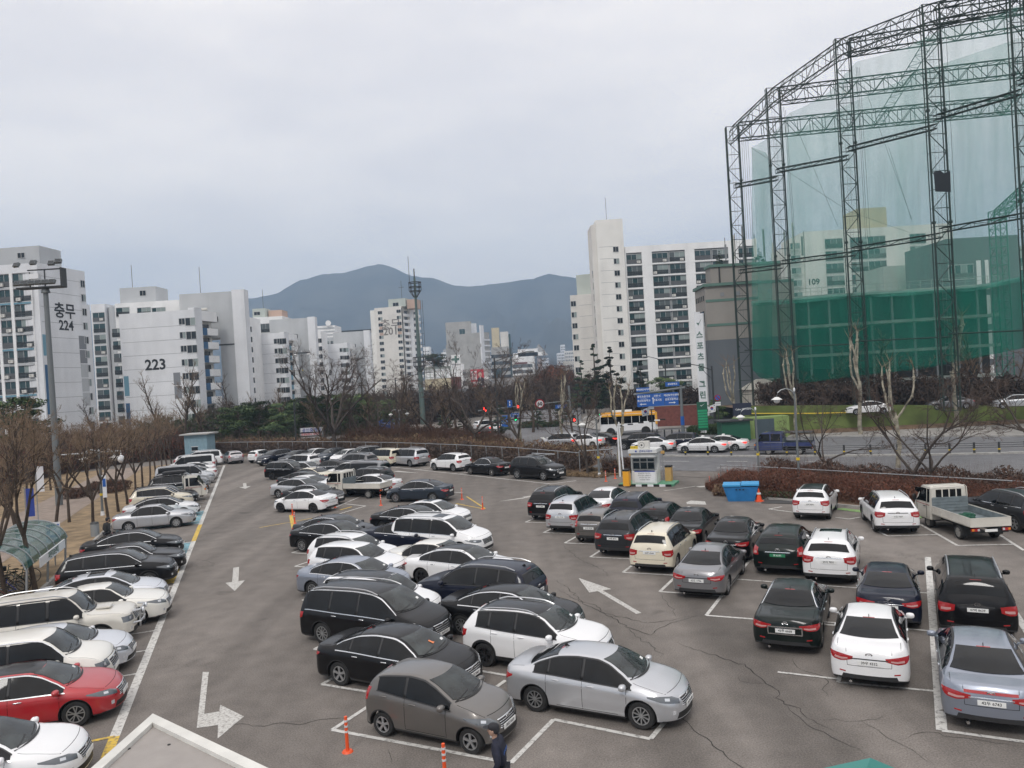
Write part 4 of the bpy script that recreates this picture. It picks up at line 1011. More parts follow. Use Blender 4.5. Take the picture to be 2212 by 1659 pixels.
wallmat('wall_green_white',(.46,.50,.46));mat('panel_grey',(.21,.22,.235),.8);mat('panel_blue',(.035,.11,.22),.7);mat('panel_light_blue',(.15,.30,.38),.7);mat('joint',(.30,.31,.32),.9);mat('trim_green',(.10,.18,.15),.7)
mat('brick_wall',(.16,.055,.045),.9,vary=.2,vscale=3);mat('lime_wall',(.115,.15,.042),.85,vary=.4,vscale=.45,detail=8);mat('lime_pale',(.22,.30,.10),.8,vary=.1);mat('steel_door',(.06,.085,.10),.6)
mat('win_frame',(.52,.53,.53),.6);mat('win_frame_dark',(.07,.075,.08),.6);mat('win_glass',(.012,.018,.022),.06,spec=.6);mat('win_teal',(.02,.055,.06),.08,spec=.6);mat('curtain',(.26,.31,.30),.8);mat('curtain_dark',(.09,.11,.115),.8)
mat('railing',(.10,.105,.11),.6);mat('ac_white',(.62,.61,.57),.6);mat('ac_fan',(.03,.03,.03),.7);mat('black_letter',(.015,.017,.02),.7);mat('grey_letter',(.20,.18,.16),.7);mat('dish',(.55,.54,.50),.6)

def beam(name,a,b_,r,m,parent=None,sides=4):
 q = MeshB();q.tube([a,b_],r,sides);return q.build(name,MAT[m],parent)

_U = {}
def unit(kind,w,h,var=0):
 """shared window meshes; face -y, origin at the middle of the sill"""
 k = (kind,round(w,2),round(h,2),var)
 if k in _U: return _U[k]
 b = MeshB();q = random.Random(var*13+len(kind))
 if kind == 'small':       # mats: frame, glass, curtain
  b.box((0,-.03,-.04),(w+.16,.10,.08));b.box((0,-.02,h+.04),(w+.16,.08,.08))
  for s in (-1,1): b.box((s*(w/2+.04),-.02,h/2),(.08,.08,h))
  b.box((0,-.03,h/2),(.06,.05,h));
  if var == 0: b.box((0,.0,h/2),(w,.03,h),mat=1)
  else: b.box((-w/4,.0,h/2),(w/2,.03,h),mat=1);b.box((w/4,.0,h/2),(w/2,.03,h),mat=2 if var == 1 else 1)
 elif kind == 'balcony':   # glazed balcony with rail
  n = max(2,round(w/1.15));rh = 1.05
  b.box((0,-.02,-.06),(w+.1,.16,.12));b.box((0,-.01,h+.05),(w+.1,.10,.10))
  for s in (-1,1): b.box((s*(w/2+.03),-.01,h/2),(.06,.10,h))
  for i in range(n):
   x0 = -w/2+w*i/n;t = q.random();mm = 1 if t < .62 else (2 if t < .82 else 3)
   b.box((x0+w/n/2,.02,h/2),(w/n-.06,.03,h-.06),mat=mm)
   b.box((x0,-.02,h/2),(.055,.06,h))
  for z in (rh,rh*.55,.12): b.box((0,-.13,z),(w,.03,.03),mat=4)
  b.box((0,-.10,rh*.5),(w,.01,rh*.85),mat=5 if var % 3 else 4)
 elif kind == 'strip':     # plain dark glazing with slim mullions
  b.box((0,.02,h/2),(w,.03,h),mat=1)
  for i in range(int(w/.9)+1): b.box((-w/2+i*w/max(1,int(w/.9)),0,h/2),(.06,.05,h),mat=0)
 me = b.mesh('window');_U[k] = me;return me
WM = [MAT['win_frame'],MAT['win_glass'],MAT['curtain']]
mat('rail_glass',(.05,.06,.065),.3,alpha=.55)
BM_ = [MAT['win_frame'],MAT['win_teal'],MAT['curtain'],MAT['curtain_dark'],MAT['railing'],MAT['rail_glass']]
def ac_mesh():
 if 'ac' not in _U:
  b = MeshB();b.box((0,-.18,.28),(.80,.30,.56),mat=0);b.cyl((-.12,-.335,.28),.21,.012,'y',14,mat=1);b.ring((-.12,-.342,.28),.07,.19,.006,'y',12,mat=0);_U['ac'] = b.mesh('air_conditioner')
 return _U['ac']
def put(name,me,mats,parent,x,y,z,rot=0.0):
 return child(name,me,mats,parent,(x,y,z),(0,0,rot))

class Bld:
 """a building in its own frame: x along the front, y into the building"""
 def __init__(s,name,label,A,B,cat='building',group=None):
  A,B = Vector((A.x,A.y,0)),Vector((B.x,B.y,0));s.w = (B-A).length;s.rz = math.atan2(B.y-A.y,B.x-A.x)
  s.root = empty(name,A,s.rz);tag(s.root,label,cat,group)
 def box(s,name,x0,x1,y0,y1,z0,z1,m,parent=None):
  b = MeshB();b.box(((x0+x1)/2,(y0+y1)/2,(z0+z1)/2),(x1-x0,y1-y0,z1-z0));return b.build(name,MAT[m],parent or s.root)
 def win(s,kind,x,z,w,h,y=0.0,rot=0.0,var=0,name='window',mats=None):
  return put(name,unit(kind,w,h,var),mats or (BM_ if kind == 'balcony' else WM),s.root,x,y,z,rot)
 def text(s,body,size,x,z,y=-.03,m='black_letter',rot=0.0,bold=.03,name='lettering'):
  return child(name,text_mesh(body,size,.01,bold=bold),MAT[m],s.root,(x,y,z),(math.pi/2,0,rot))
 def joints(s,x0,x1,zs,y=0.0,rot=0.0,m='joint'):
  for z in zs:
   b = MeshB();b.box(((x1-x0)/2,-.004,0),(x1-x0,.012,.07));o = b.build('wall_joint',MAT[m],s.root);o.location = (x0 if rot == 0 else x0,y,z);o.rotation_euler = (0,0,rot)
def ux(P,A,B):   # distance along the front at which the ray of pixel P meets the vertical plane through A,B
 d = _ray(*P);e = Vector((B.x-A.x,B.y-A.y));e.normalize();n = Vector((-e.y,e.x))
 t = (A.x*n.x+A.y*n.y)/(d.x*n.x+d.y*n.y);p = Vector((d.x*t,d.y*t,EYE+d.z*t));return (Vector((p.x-A.x,p.y-A.y)).dot(e),p.z)
zA = lambda x,y: (x*.24802,548.6+y*.24802)          # survey crops
zB = lambda x,y: (493.7+x*.1488,576.0+y*.1488)
zC = lambda x,y: (768.1+x*.22321,548.6+y*.22321)
zD = lambda x,y: (1206.9+x*.19842,438.9+y*.19842)

# ---- block 224: glazed balconies facing us, blank gable with the number
pa,pb,pc = at(*zA(-420,95),136),at(*zA(318,75),135),at(*zA(735,150),147)
B1 = Bld('apartment_block','pale grey apartment block at the left edge, numbered 224 on its blank gable',pa,pb,'apartment block')
H1 = pb.z
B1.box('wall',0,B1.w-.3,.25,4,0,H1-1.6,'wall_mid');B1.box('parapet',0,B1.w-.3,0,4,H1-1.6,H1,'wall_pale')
p,q = ux(zA(0,100),pa,pb),ux(zA(245,20),pa,pb);
B1.box('lift_house',p[0]-8,q[0],3.0,9,H1,H1+3.6,'wall_grey');B1.win('small',q[0]-3.4,H1+1.6,1.3,.9,y=2.98)
for i,(xa,xb_) in enumerate(((-400,-290),(-270,-160),(-140,-20),(0,103),(130,290))):
 a = ux(zA(xa,600),pa,pb)[0];c_ = ux(zA(xb_,600),pa,pb)[0]
 for k in range(12):
  z = H1-4.25-2.7*k
  if z < 1: continue
  B1.win('balcony',(a+c_)/2,z+.35,c_-a,2.2,y=.22,var=(k*3+i*5) % 9,name='balcony')
  if (k+i*2) % 3 != 1: put('air_conditioner',ac_mesh(),[MAT['ac_white'],MAT['ac_fan']],B1.root,a+(c_-a)*(.3 if (k+i) % 2 else .75),.08,z+.45)
 B1.box('pier',c_,c_+.55,0,.3,0,H1-1.6,'wall_white')
for k in range(12): B1.box('floor_band',0,B1.w-1.6,.02,.24,H1-4.35-2.7*k,H1-4.05-2.7*k,'panel_light_blue' if k % 3 == 1 else 'wall_grey')
a = ux(zA(296,600),pa,pb)[0];B1.box('pier',a,B1.w,.0,.3,0,H1-1.6,'wall_pale')
G1 = Bld('apartment_gable','blank pale gable wall with Korean lettering and the number 224',pb,pc,'apartment block')
h1,h2 = pb.z,pc.z
g = MeshB();G1.box('wall',0,G1.w,.0,12,0,H1,'wall_pale')
for k in range(11): G1.joints(.4,G1.w-1.4,[H1-2.2-2.7*k])
u,z = ux(zA(565,505),pb,pc);G1.text('충무',3.0,u,z,bold=.06)
u,z = ux(zA(577,627),pb,pc);G1.text('224',2.5,u,z,bold=.06)
for k in range(11):
 u,z = ux(zA(718+k*8.6,262+k*122.7),pb,pc);G1.win('small',u,z-.6,1.1,1.25,var=k % 2)
for k in range(5):
 u0,z0 = ux(zA(685+k*9,712+k*124),pb,pc);u1 = ux(zA(729+k*9,712),pb,pc)[0];G1.box('wall_panel',u0,u0+1.9,-.03,.01,z0-2.5,z0,'panel_grey' if k < 2 else 'wall_grey')
for (px_,y0,y1,m) in ((372,700,885,'panel_light_blue'),(392,965,1400,'panel_blue')):
 u0,z0 = ux(zA(px_,y0),pb,pc);z1 = ux(zA(px_,y1),pb,pc)[1];G1.box('wall_panel',u0-.1,u0+1.0,-.035,.01,max(z1,.5),z0,m)
G1.box('lower_wing',G1.w,G1.w+1.7,.6,10,0,H1-6.2,'wall_pale')

# ---- the narrow block with curtains and the round grey stair tower
pd,pe = at(*zA(786,440),188),at(*zA(908,440),188)
B2 = Bld('apartment_block','narrow apartment block of dark glazed balconies beside a tall grey rounded column',pd,pe,'apartment block');H2 = pd.z
B2.box('wall',0,B2.w,.1,10,0,H2,'wall_pale')
for k in range(14):
 z = H2-4.3-2.7*k
 if z > 0:
  B2.win('balcony',B2.w*.54,z,B2.w*.84,2.2,y=.08,var=(k*5) % 9,name='balcony')
  if k % 3 == 0: put('air_conditioner',ac_mesh(),[MAT['ac_white'],MAT['ac_fan']],B2.root,B2.w*.75,-.02,z+.2)
b = MeshB();pf = at(*zA(955,440),186);rr_ = .5*(at(*zA(1002,440),186)-at(*zA(908,440),186)).length
b.cyl((B2.w+rr_,2.0,H2/2-.4),rr_,H2-.8,'z',20);b.build('stair_column',MAT['wall_grey'],B2.root,smooth=True)

# ---- block 223
pA,pB,pC = at(*zA(1033,520),152),at(*zA(1690,487),151),at(*zA(1885,512),158)
def front_block(num,letters,pA,pB,pC,conv,xs,floors,nrow,tower,name_label,tone='wall_white',win_at=None,deep=16):
 """number block: blank front, two columns of small windows, access decks on its right flank, grey tower behind"""
 B = Bld('apartment_block',name_label,pA,pB,'apartment block');H_ = (pA.z+pB.z)/2
 B.box('wall',0,B.w-.1,0,2.5,0,H_,'wall_pale')
 for k in range(nrow): B.joints(.4,B.w*.82,[H_-3.0-2.7*k])
 return B,H_
B3,H3 = front_block('223','',pA,pB,pC,zA,None,9,9,None,'pale grey apartment block with the number 223 on its blank front and blue deck panels')
u,z = ux(zA(1355,968),pA,pB);B3.text('223',2.9,u,z,bold=.07)
for k in range(9):
 u,z = ux(zA(1585+k*8.4,591+k*119),pA,pB);B3.win('small',u,z-.5,1.15,1.15,var=k % 2)
 u,z = ux(zA(1658+k*8.4,588+k*119),pA,pB);B3.win('small',u,z-.75,1.95,1.45,var=(k+1) % 3)
for (x0,x1,y0,y1,m) in ((1509,1575,1035,1140,'panel_grey'),(1518,1588,1152,1258,'panel_grey'),(1078,1130,1066,1236,'panel_light_blue'),(1096,1147,1302,1560,'panel_blue')):
 u0,z0 = ux(zA(x0,y0),pA,pB);u1,z1 = ux(zA(x1,y1),pA,pB);B3.box('wall_panel',u0,u1,-.03,.01,max(z1,.4),z0,m)
R3 = Bld('apartment_wing','right flank of block 223 with white access decks and blue panels',pB,pC,'apartment block')
fw = R3.w;R3.box('wall',fw*.0+.05,fw,1.4,12,0,H3-.5,'wall_warm');R3.box('pier',.02,fw*.32,0,1.4,0,H3+.4,'wall_pale');R3.box('parapet',fw*.32,fw+.1,0,1.4,H3-2.1,H3-.1,'wall_white')
for k in range(9):
 z = H3-4.9-2.75*k
 if z < .3: continue
 R3.box('deck_parapet',fw*.52,fw+.1,-.05,.12,z,z+1.35,'wall_white');R3.box('deck_slab',fw*.33,fw+.1,.02,1.4,z-.16,z-.0,'wall_grey');R3.box('deck_panel',fw*.34,fw*.52,-.04,.1,z-.05,z+1.35,'panel_blue')
 put('window',unit('strip',fw*.3,1.3),[MAT['win_frame_dark'],MAT['win_glass']],R3.root,fw*.72,1.38,z+1.0)
# upper part behind and the two rooftop houses
pg,ph = at(*zA(998,432),166),at(*zA(1560,395),166);U3 = Bld('apartment_block','white set-back upper block behind number 223 with a dark window band',pg,ph,'apartment block');Hu = pg.z
U3.box('wall',0,U3.w,0,12,0,Hu,'wall_white')
for x0,x1 in ((1012,1127),(1197,1314),(1325,1442)):
 u0,z0 = ux(zA(x0,500),pg,ph);u1,_ = ux(zA(x1,500),pg,ph);U3.win('balcony',(u0+u1)/2,z0-1.2,u1-u0,1.9,y=-.02,var=2)
for k in range(1,9): U3.win('balcony',ux(zA(1035,600),pg,ph)[0]-.4+.35*k*.1,Hu-4.6-2.7*k,2.4,1.9,y=-.02,var=k)
u0,_ = ux(zA(1000,300),pg,ph);u1,_ = ux(zA(1318,320),pg,ph);U3.box('lift_house',u0,u1,2,8,Hu,Hu+3.5,'wall_grey');U3.win('small',u1-2.8,Hu+1.6,1.3,1.1,y=1.98)
U3.box('lightning_rod',(u0+u1)/2-1.6,(u0+u1)/2-1.52,3,3.08,Hu+3.5,Hu+8.6,'railing')
pi_,pj = at(*zA(1560,352),161),at(*zA(2020,322),161);T3 = Bld('stair_tower','tall grey stair tower standing behind the right flank of block 223',pi_,pj,'apartment block');Ht = pi_.z
T3.box('wall',T3.w*.72,T3.w,0,3,0,Ht,'wall_grey');T3.box('upper_wall',0,T3.w*.72,0,7,Ht-9.5,Ht,'wall_grey');T3.box('ledge',T3.w*.40,T3.w+.02,-.08,.0,Ht-11.2,Ht-10.9,'win_frame_dark');T3.win('small',T3.w*.62,Ht-6.2,2.0,1.1,y=-.02)
T3.box('edge_pier',T3.w,T3.w+2.6,-.4,2.2,0,Ht+.25,'wall_pale');T3.box('lightning_rod',T3.w*.33,T3.w*.33+.08,2,2.08,Ht,Ht+5.8,'railing')
for k in range(3): b = MeshB();b.blob((T3.w*.36+k*.8,-1,H3+.9),(.6,.3,.3));b.build('roof_dish',MAT['dish'],T3.root)

# ---- block 221 and block 219, same family farther back
def family(num,a,b_,c_,d1,d2,conv,num_at,wcols,step,z0,n,tw,label,blue,short):
 P,Q,R_ = at(*conv(*a),d1),at(*conv(*b_),d1),at(*conv(*c_),d2)
 B = Bld('apartment_block',label,P,Q,'apartment block');H_ = (P.z+Q.z)/2;B.box('wall',0,B.w-.1,0,2.5,0,H_,'wall_pale')
 for k in range(8): B.joints(.4,B.w*.8,[H_-3.0-2.7*k])
 if num: u,z = ux(conv(*num_at),P,Q);B.text(num,2.6,u,z,bold=.06)
 for k in range(n):
  for (wx,ww,wh) in wcols:
   u,z = ux(conv(wx+k*step*.075,z0+k*step),P,Q);B.win('small',u,z-wh/2,ww,wh,var=(k+int(wx)) % 3)
 F = Bld('apartment_wing','right flank of '+short+' with stacked white decks',Q,R_,'apartment block');w_ = F.w
 F.box('wall',.05,w_,1.2,10,0,H_-.5,'wall_warm');F.box('pier',.02,w_*.34,0,1.3,0,H_+.2,'wall_pale');F.box('parapet',w_*.34,w_+.1,0,1.4,H_-2.0,H_-.2,'wall_white')
 for k in range(8):
  z = H_-4.9-2.75*k
  if z < .3: continue
  F.box('deck_parapet',w_*.5,w_+.1,-.05,.12,z,z+1.35,'wall_white');F.box('deck_panel',w_*.35,w_*.5,-.04,.1,z,z+1.35,blue)
  put('window',unit('strip',w_*.3,1.3),[MAT['win_frame_dark'],MAT['win_glass']],F.root,w_*.72,1.18,z+1.0)
 ta,tb = at(*conv(*tw[0]),d2+3),at(*conv(*tw[1]),d2+3);T = Bld('stair_tower','grey stair tower behind '+short,ta,tb,'apartment block');h = (ta.z+tb.z)/2
 T.box('upper_wall',0,T.w*.7,0,7,h-8.5,h,'wall_grey');T.box('wall',T.w*.7,T.w,0,7,0,h,'wall_grey');T.box('edge_pier',T.w,T.w+2.2,-.4,2.2,0,h+.2,'wall_pale');T.box('ledge',T.w*.4,T.w+.02,-.08,0,h-10.3,h-10.0,'win_frame_dark');T.win('small',T.w*.62,h-5.8,2.2,1.2,y=-.02)
 return B,T
B4,T4 = family('221',(312,985),(805,955),(990,980),213,222,zB,(415,1528),((699,1.5,1.3),(777,2.3,1.5)),141.7,1083,7,((590,775),(1145,742)),'pale apartment block numbered 221 right of the grey stair tower','panel_light_blue','the block right of the tall grey tower')
B5,T5 = family('219',(1345,1130),(1720,1108),(1832,1120),274,282,zB,(1425,1548),((1645,1.5,1.3),(1702,2.0,1.4)),110,1210,6,((1515,960),(1960,935)),'pale apartment block numbered 219 behind the largest bare tree','panel_grey','the block behind the largest tree')
# edges of the blocks between them
for (x0,x1,y,d,m,lb) in ((150,235,735,205,'wall_grey','grey column of the block just left of number 221'),(235,300,735,204,'wall_white','white window strip just left of number 221'),(1208,1335,940,262,'wall_white','white stepped wall between blocks 221 and 219')):
 a,c_ = at(*zB(x0,y),d),at(*zB(x1,y),d);Q = Bld('apartment_wing',lb,a,c_,'apartment block');Q.box('wall',0,Q.w,0,9,0,a.z,m)
 if m == 'wall_white':
  for k in range(8): Q.win('small',Q.w*(.72 if d < 250 else .8),a.z-4-2.7*k,1.6,1.4,var=0)
# white upper storey above 221 with its glazed windows, cream and pink rooftop houses
a,c_ = at(*zB(290,745),235),at(*zB(780,742),235);Q = Bld('apartment_block','white upper storeys behind block 221 with two wide glazed windows',a,c_,'apartment block');Q.box('wall',0,Q.w,0,10,0,a.z,'wall_white')
for x0,x1 in ((315,425),(437,592)):
 u0,z0 = ux(zB(x0,960),a,c_);u1,z1 = ux(zB(x1,825),a,c_);Q.win('balcony',(u0+u1)/2,z0,u1-u0,z1-z0,y=-.03,var=4)
u0 = ux(zB(333,700),a,c_)[0];u1 = ux(zB(520,700),a,c_)[0];u2 = ux(zB(735,700),a,c_)[0];zt = ux(zB(430,603),a,c_)[1]
Q.box('roof_house',u0,u1,1,7,a.z,zt,'wall_green_white');Q.box('roof_house',u1+.3,u2,3,9,a.z,zt-.6,'wall_pink');Q.win('small',u0+1.4,zt-2.0,1.8,1.0,y=.98)
Q.box('roof_mast',u1-1.2,u1-1.1,3,3.1,zt,zt+6,'railing')
# teal glazed slab and striped slab farther off
a,c_ = at(*zB(1995,985),450),at(*zB(2420,975),450);Q = Bld('glazed_slab','distant slab block with rows of teal windows left of number 201',a,c_,'apartment block');Q.box('wall',-60,Q.w,.2,14,0,a.z,'wall_stone');Q.box('roof_frame',-60,Q.w,0,10,a.z+1.2,a.z+3,'wall_dark')
for k in range(12):
 for j in range(9): Q.win('balcony',Q.w*.06+j*3.4,a.z-4.6-2.85*k,2.9,1.9,y=.15,var=(j*3+k) % 9,name='window')
a,c_ = at(*zB(1210,868),360),at(*zB(1540,870),360);Q = Bld('ribbed_block','distant white ribbed block with a satellite dish between blocks 221 and 219',a,c_);Q.box('wall',0,Q.w,0,14,0,a.z,'wall_white')
for k in range(7): Q.box('rib',0,Q.w,-.15,0,a.z-1.5-1.6*k,a.z-.9-1.6*k,'wall_grey')
b = MeshB();b.cyl((Q.w*.75,-1,a.z+1),1.3,.3,'y',16,r2=1.3);b.build('roof_dish',MAT['wall_white'],Q.root)
a,c_ = at(*zB(1345,1035),330),at(*zB(1510,1030),330);Q = Bld('glazed_block','block with teal windows in front of the ribbed block',a,c_,'apartment block');Q.box('wall',0,Q.w,.1,10,0,a.z,'wall_grey')
for k in range(3):
 for j in range(3): Q.win('balcony',1.8+j*3.6,a.z-3.4-2.8*k,3.0,1.9,y=.05,var=j+k)

# ---- tower 201
pk,pl,pm_ = at(*zC(205,520),337),at(*zC(440,505),335),at(*zC(625,560),350)
B6 = Bld('apartment_tower','white apartment tower numbered 201 in the middle distance beside the steel mast',pk,pl,'apartment tower');H6 = pl.z
B6.box('wall',-1.2,B6.w,0,14,0,H6,'wall_warm');B6.box('edge_pier',-3.4,-1.2,.6,12,0,H6-.8,'wall_cream')
u,z = ux(zC(338,690),pk,pl);B6.text('충무',5.2,u,z,bold=.05,m='grey_letter');u,z = ux(zC(341,751),pk,pl);B6.text('201',4.6,u,z,bold=.09,m='grey_letter')
for (x0,x1,y0,y1) in ((228,272,665,790),(405,448,655,778)):
 u0,z0 = ux(zC(x0,y0),pk,pl);u1,z1 = ux(zC(x1,y1),pk,pl);B6.box('wall_panel',u0,u1,-.03,0,z1,z0,'wall_pink')
for k in range(14):
 for x0 in (236,417):
  u,z = ux(zC(x0+k*3.6,(567 if x0 < 300 else 553)+k*59.6),pk,pl)
  if z > 2: B6.win('small',u,z-.7,1.9,1.3,var=k % 3,y=-.03)
R6 = Bld('apartment_wing','right flank of tower 201 with curved white balconies',pl,pm_,'apartment tower');w6 = R6.w;R6.box('wall',.1,w6,.8,12,0,H6-.8,'wall_warm');R6.box('pier',w6*.42,w6*.62,0,.9,0,H6-.6,'wall_white');R6.box('pier',.0,w6*.05,0,.9,0,H6-.6,'wall_dark')
for k in range(15):
 z = H6-4.3-2.72*k
 if z < 1: continue
 for x0,x1 in ((.08,.40),(.64,.98)): R6.box('balcony_front',w6*x0,w6*x1,-.1,.1,z,z+1.2,'wall_white');put('window',unit('strip',w6*.28,1.4),[MAT['win_frame'],MAT['win_glass']],R6.root,w6*(x0+x1)/2,.78,z+1.2)
u0 = ux(zC(303,430),pk,pl)[0];u1 = ux(zC(468,430),pk,pl)[0];u2 = ux(zC(550,430),pk,pl)[0];zt = ux(zC(390,430),pk,pl)[1]
B6.box('roof_house',u0,u1,1.5,9,H6,zt,'wall_green_white');B6.box('roof_house',u1+.2,u2+.6,3,10,H6-1,zt-.6,'wall_pink');B6.win('small',u0+(u1-u0)*.43,zt-3.2,2.6,1.5,y=1.47)
B6.box('aerial',u0+(u1-u0)*.7,u0+(u1-u0)*.7+.15,4,4.15,zt,zt+8,'railing');B6.box('aerial',u0+(u1-u0)*.55,u0+(u1-u0)*.85,4,4.1,zt+5,zt+5.15,'railing')

# ---- grey stone tower with the green cross, banner and neighbours
pn,po = at(*zC(868,665),470),at(*zC(1110,650),470);pq = at(*zC(1240,700),478)
B7 = Bld('office_tower','grey stone-faced tower with a column of tiny square windows',pn,po);H7 = pn.z;B7.box('wall',0,B7.w,0,26,0,H7,'wall_stone')
for k in range(18): B7.joints(0,B7.w,[H7-1.6-3.2*k*.5])
u,z = ux(zC(1032,758),pn,po);B7.win('small',u,z-2,3.4,4,y=-.03,mats=[MAT['win_frame'],MAT['win_teal'],MAT['win_teal']])
for k in range(6): u,z = ux(zC(1029+k*3.6,818+k*50.6),pn,po);B7.win('small',u,z-.8,1.6,1.6,y=-.03)
S7 = Bld('office_tower','right half of the grey stone tower with balconies and a white lattice column',po,pq);S7.box('wall',0,S7.w,1.5,24,0,H7-13,'wall_stone');S7.box('roof_block',1,S7.w*.7,3,14,H7-13,H7-1,'wall_pale');S7.box('corner_glass',.0,S7.w*.08,1.3,1.6,0,H7-14,'win_glass')
for k in range(4): S7.box('balcony_front',0,S7.w,0,1.5,H7-15-3.6*k*.6,H7-14-3.6*k*.6,'wall_pale')
for k in range(11): S7.win('small',S7.w*.25,H7-19-3.3*k,3,1.8,y=1.46);S7.win('small',S7.w*.86,H7-19-5*k,1.8,1.6,y=1.46)
pr,ps = at(*zC(1225,690),455),at(*zC(1300,720),462);L7 = Bld('lattice_column','white lattice-fronted stair column at the right edge of the stone tower',pr,ps);w7 = L7.w;L7.box('wall',.5,w7,.8,20,0,pr.z-4,'wall_stone');L7.box('column',-2,1.4,.0,.8,0,pr.z,'wall_pale')
for k in range(14): L7.box('slab',1.4,w7,.2,.8,pr.z-9-3.4*k,pr.z-8.2-3.4*k,'wall_pale')
# low white building with the cross and the sign row, yellow building with green roof rail
pt,pu = at(*zC(882,1070),330),at(*zC(1030,1066),330);B8 = Bld('clinic_building','white tiled building carrying a green cross sign on its roof',pt,pu);H8 = pt.z;B8.box('wall',0,B8.w,0,14,0,H8,'wall_white')
for k in range(8): B8.joints(0,B8.w,[H8-1.4-2.2*k])
for k in range(6): B8.box('wall_seam',B8.w*k/6+.3,B8.w*k/6+.38,-.02,0,0,H8,'joint')
u,z = ux(zC(971,1025),pt,pu)
B8.box('cross_panel',u-1.9,u+1.9,-.5,-.1,H8,H8+3.9,'wall_white');B8.box('green_cross',u-1.5,u+1.5,-.62,-.5,H8+1.5,H8+2.5,'trim_green');B8.box('green_cross',u-.5,u+.5,-.63,-.51,H8+.5,H8+3.5,'trim_green')
pv,pw = at(*zC(1032,1120),334),at(*zC(1110,1118),334);Q = Bld('shop_building','low shop building with a row of signs beside the red election banner',pv,pw);Q.box('wall',0,Q.w*3.2,0,12,0,pv.z,'wall_stone')
for k in range(5): Q.box('slab',0,Q.w*3.2,-.4,0,pv.z-4.8-3.6*k,pv.z-3.6-3.6*k,'wall_white')
Q.text('롯데하이마트',2.0,Q.w*.5,pv.z-2.0,m='black_letter')
a,c_ = at(*zC(668,1215),290),at(*zC(925,1208),290);Q = Bld('yellow_building','cream yellow building with a row of arched windows and a green roof rail',a,c_);hy = a.z;Q.box('wall',0,Q.w,0,14,0,hy,'wall_yellow');Q.box('red_corner',Q.w,Q.w+3,-.3,12,0,hy+.3,'brick_wall')
for r_ in range(2):
 for k in range(7): Q.win('small',2.6+k*(Q.w-3)/6.6,hy-8.2-6.8*r_,1.7,2.2,y=-.03,mats=[MAT['win_frame_dark'],MAT['win_glass'],MAT['win_glass']])
Q.box('roof_rail',0,Q.w,.2,.4,hy+3.6,hy+4.6,'wall_sage')
for k in range(6): Q.box('rail_post',k*Q.w/5,k*Q.w/5+.3,.2,.5,hy,hy+3.8,'wall_sage')
a,c_ = at(*zC(662,1090),400),at(*zC(890,1070),400);Q = Bld('white_block','low white block behind the roof pine and the yellow building',a,c_);Q.box('wall',0,Q.w,0,14,0,a.z,'wall_white')
for k in range(3): Q.box('slab',0,Q.w,-.1,0,a.z-2.5-3.6*k,a.z-2.1-3.6*k,'wall_grey')
# banner: a candidate's poster rebuilt as red cloth, a plain figure in a dark suit and its slogan
ba,bb,bc = at(*zC(1110,1120),326),at(*zC(1238,1115),326),at(*zC(1240,1290),326)
Q = Bld('election_banner','tall red election banner with white lettering and a man in a dark suit',ba,bb,'banner');bw,bz1,bz0 = Q.w,ba.z,at(*zC(1118,1290),326).z
mat('banner_red',(.50,.03,.045),.7);mat('banner_skin',(.55,.36,.27),.7);mat('banner_suit',(.02,.025,.05),.7);mat('banner_white',(.75,.75,.75),.7)
Q.box('cloth',0,bw,-.15,0,bz0,bz1,'banner_red')
b = MeshB();hx,hz = bw*.72,bz1-(bz1-bz0)*.30
b.prism([(hx+bw*.13*math.cos(t*.5236),-.22,hz+bw*.19*math.sin(t*.5236)) for t in range(12)],(0,.05,0));b.build('portrait_face',MAT['banner_skin'],Q.root,recalc=True)
b = MeshB();b.prism([(hx+bw*.15*math.cos(t*.5236),-.20,hz+bw*.06+bw*.17*math.sin(t*.5236)) for t in range(7)],(0,.04,0));b.build('portrait_hair',MAT['banner_suit'],Q.root,recalc=True)
b = MeshB();b.prism([(hx-bw*.26,-.21,bz0+.3),(bw-.05,-.21,bz0+.3),(bw-.05,-.21,hz-bw*.30),(hx+bw*.08,-.21,hz-bw*.2),(hx-bw*.08,-.21,hz-bw*.2),(hx-bw*.22,-.21,hz-bw*.34)],(0,.05,0));b.build('portrait_suit',MAT['banner_suit'],Q.root,recalc=True)
b = MeshB();b.prism([(hx-bw*.05,-.24,hz-bw*.19),(hx+bw*.05,-.24,hz-bw*.19),(hx,-.24,hz-bw*.40)],(0,.02,0));b.build('portrait_collar',MAT['banner_white'],Q.root,recalc=True)
for i,tx in enumerate(('민생','경제','살릴')): Q.text(tx,bw*.24,bw*.26,bz1-(bz1-bz0)*(.17+.17*i),y=-.2,m='banner_white',bold=.06)
Q.text('2최진학',bw*.24,bw*.42,bz0+(bz1-bz0)*.20,y=-.27,m='banner_white',bold=.08)
# office tower with teal glass, slatted apartment house, far towers
a,c_ = at(*zC(1310,905),560),at(*zC(1485,900),560);Q = Bld('office_building','office building with a teal glass panel and a beige plant room on its roof',a,c_);H_ = a.z;Q.box('wall',0,Q.w,0,22,0,H_,'wall_stone');Q.box('roof_house',1,Q.w*.5,2,12,H_,H_+15*.95,'wall_yellow');Q.box('roof_house',Q.w*.55,Q.w,2,14,H_,H_+11,'wall_warm');Q.box('glass_panel',1,Q.w*.55,-.2,0,H_-58*.6,H_-17,'win_teal');Q.box('glass_edge',Q.w,Q.w+1.5,0,20,0,H_+9,'win_teal')
for k in range(12):
 for j in range(5): Q.win('small',Q.w*.1+j*Q.w*.2,H_-8-5*k,3.4,2.6,y=-.04 if not (j < 3 and 2 < k < 8) else -.25,mats=[MAT['win_frame'],MAT['win_glass'],MAT['win_teal']])
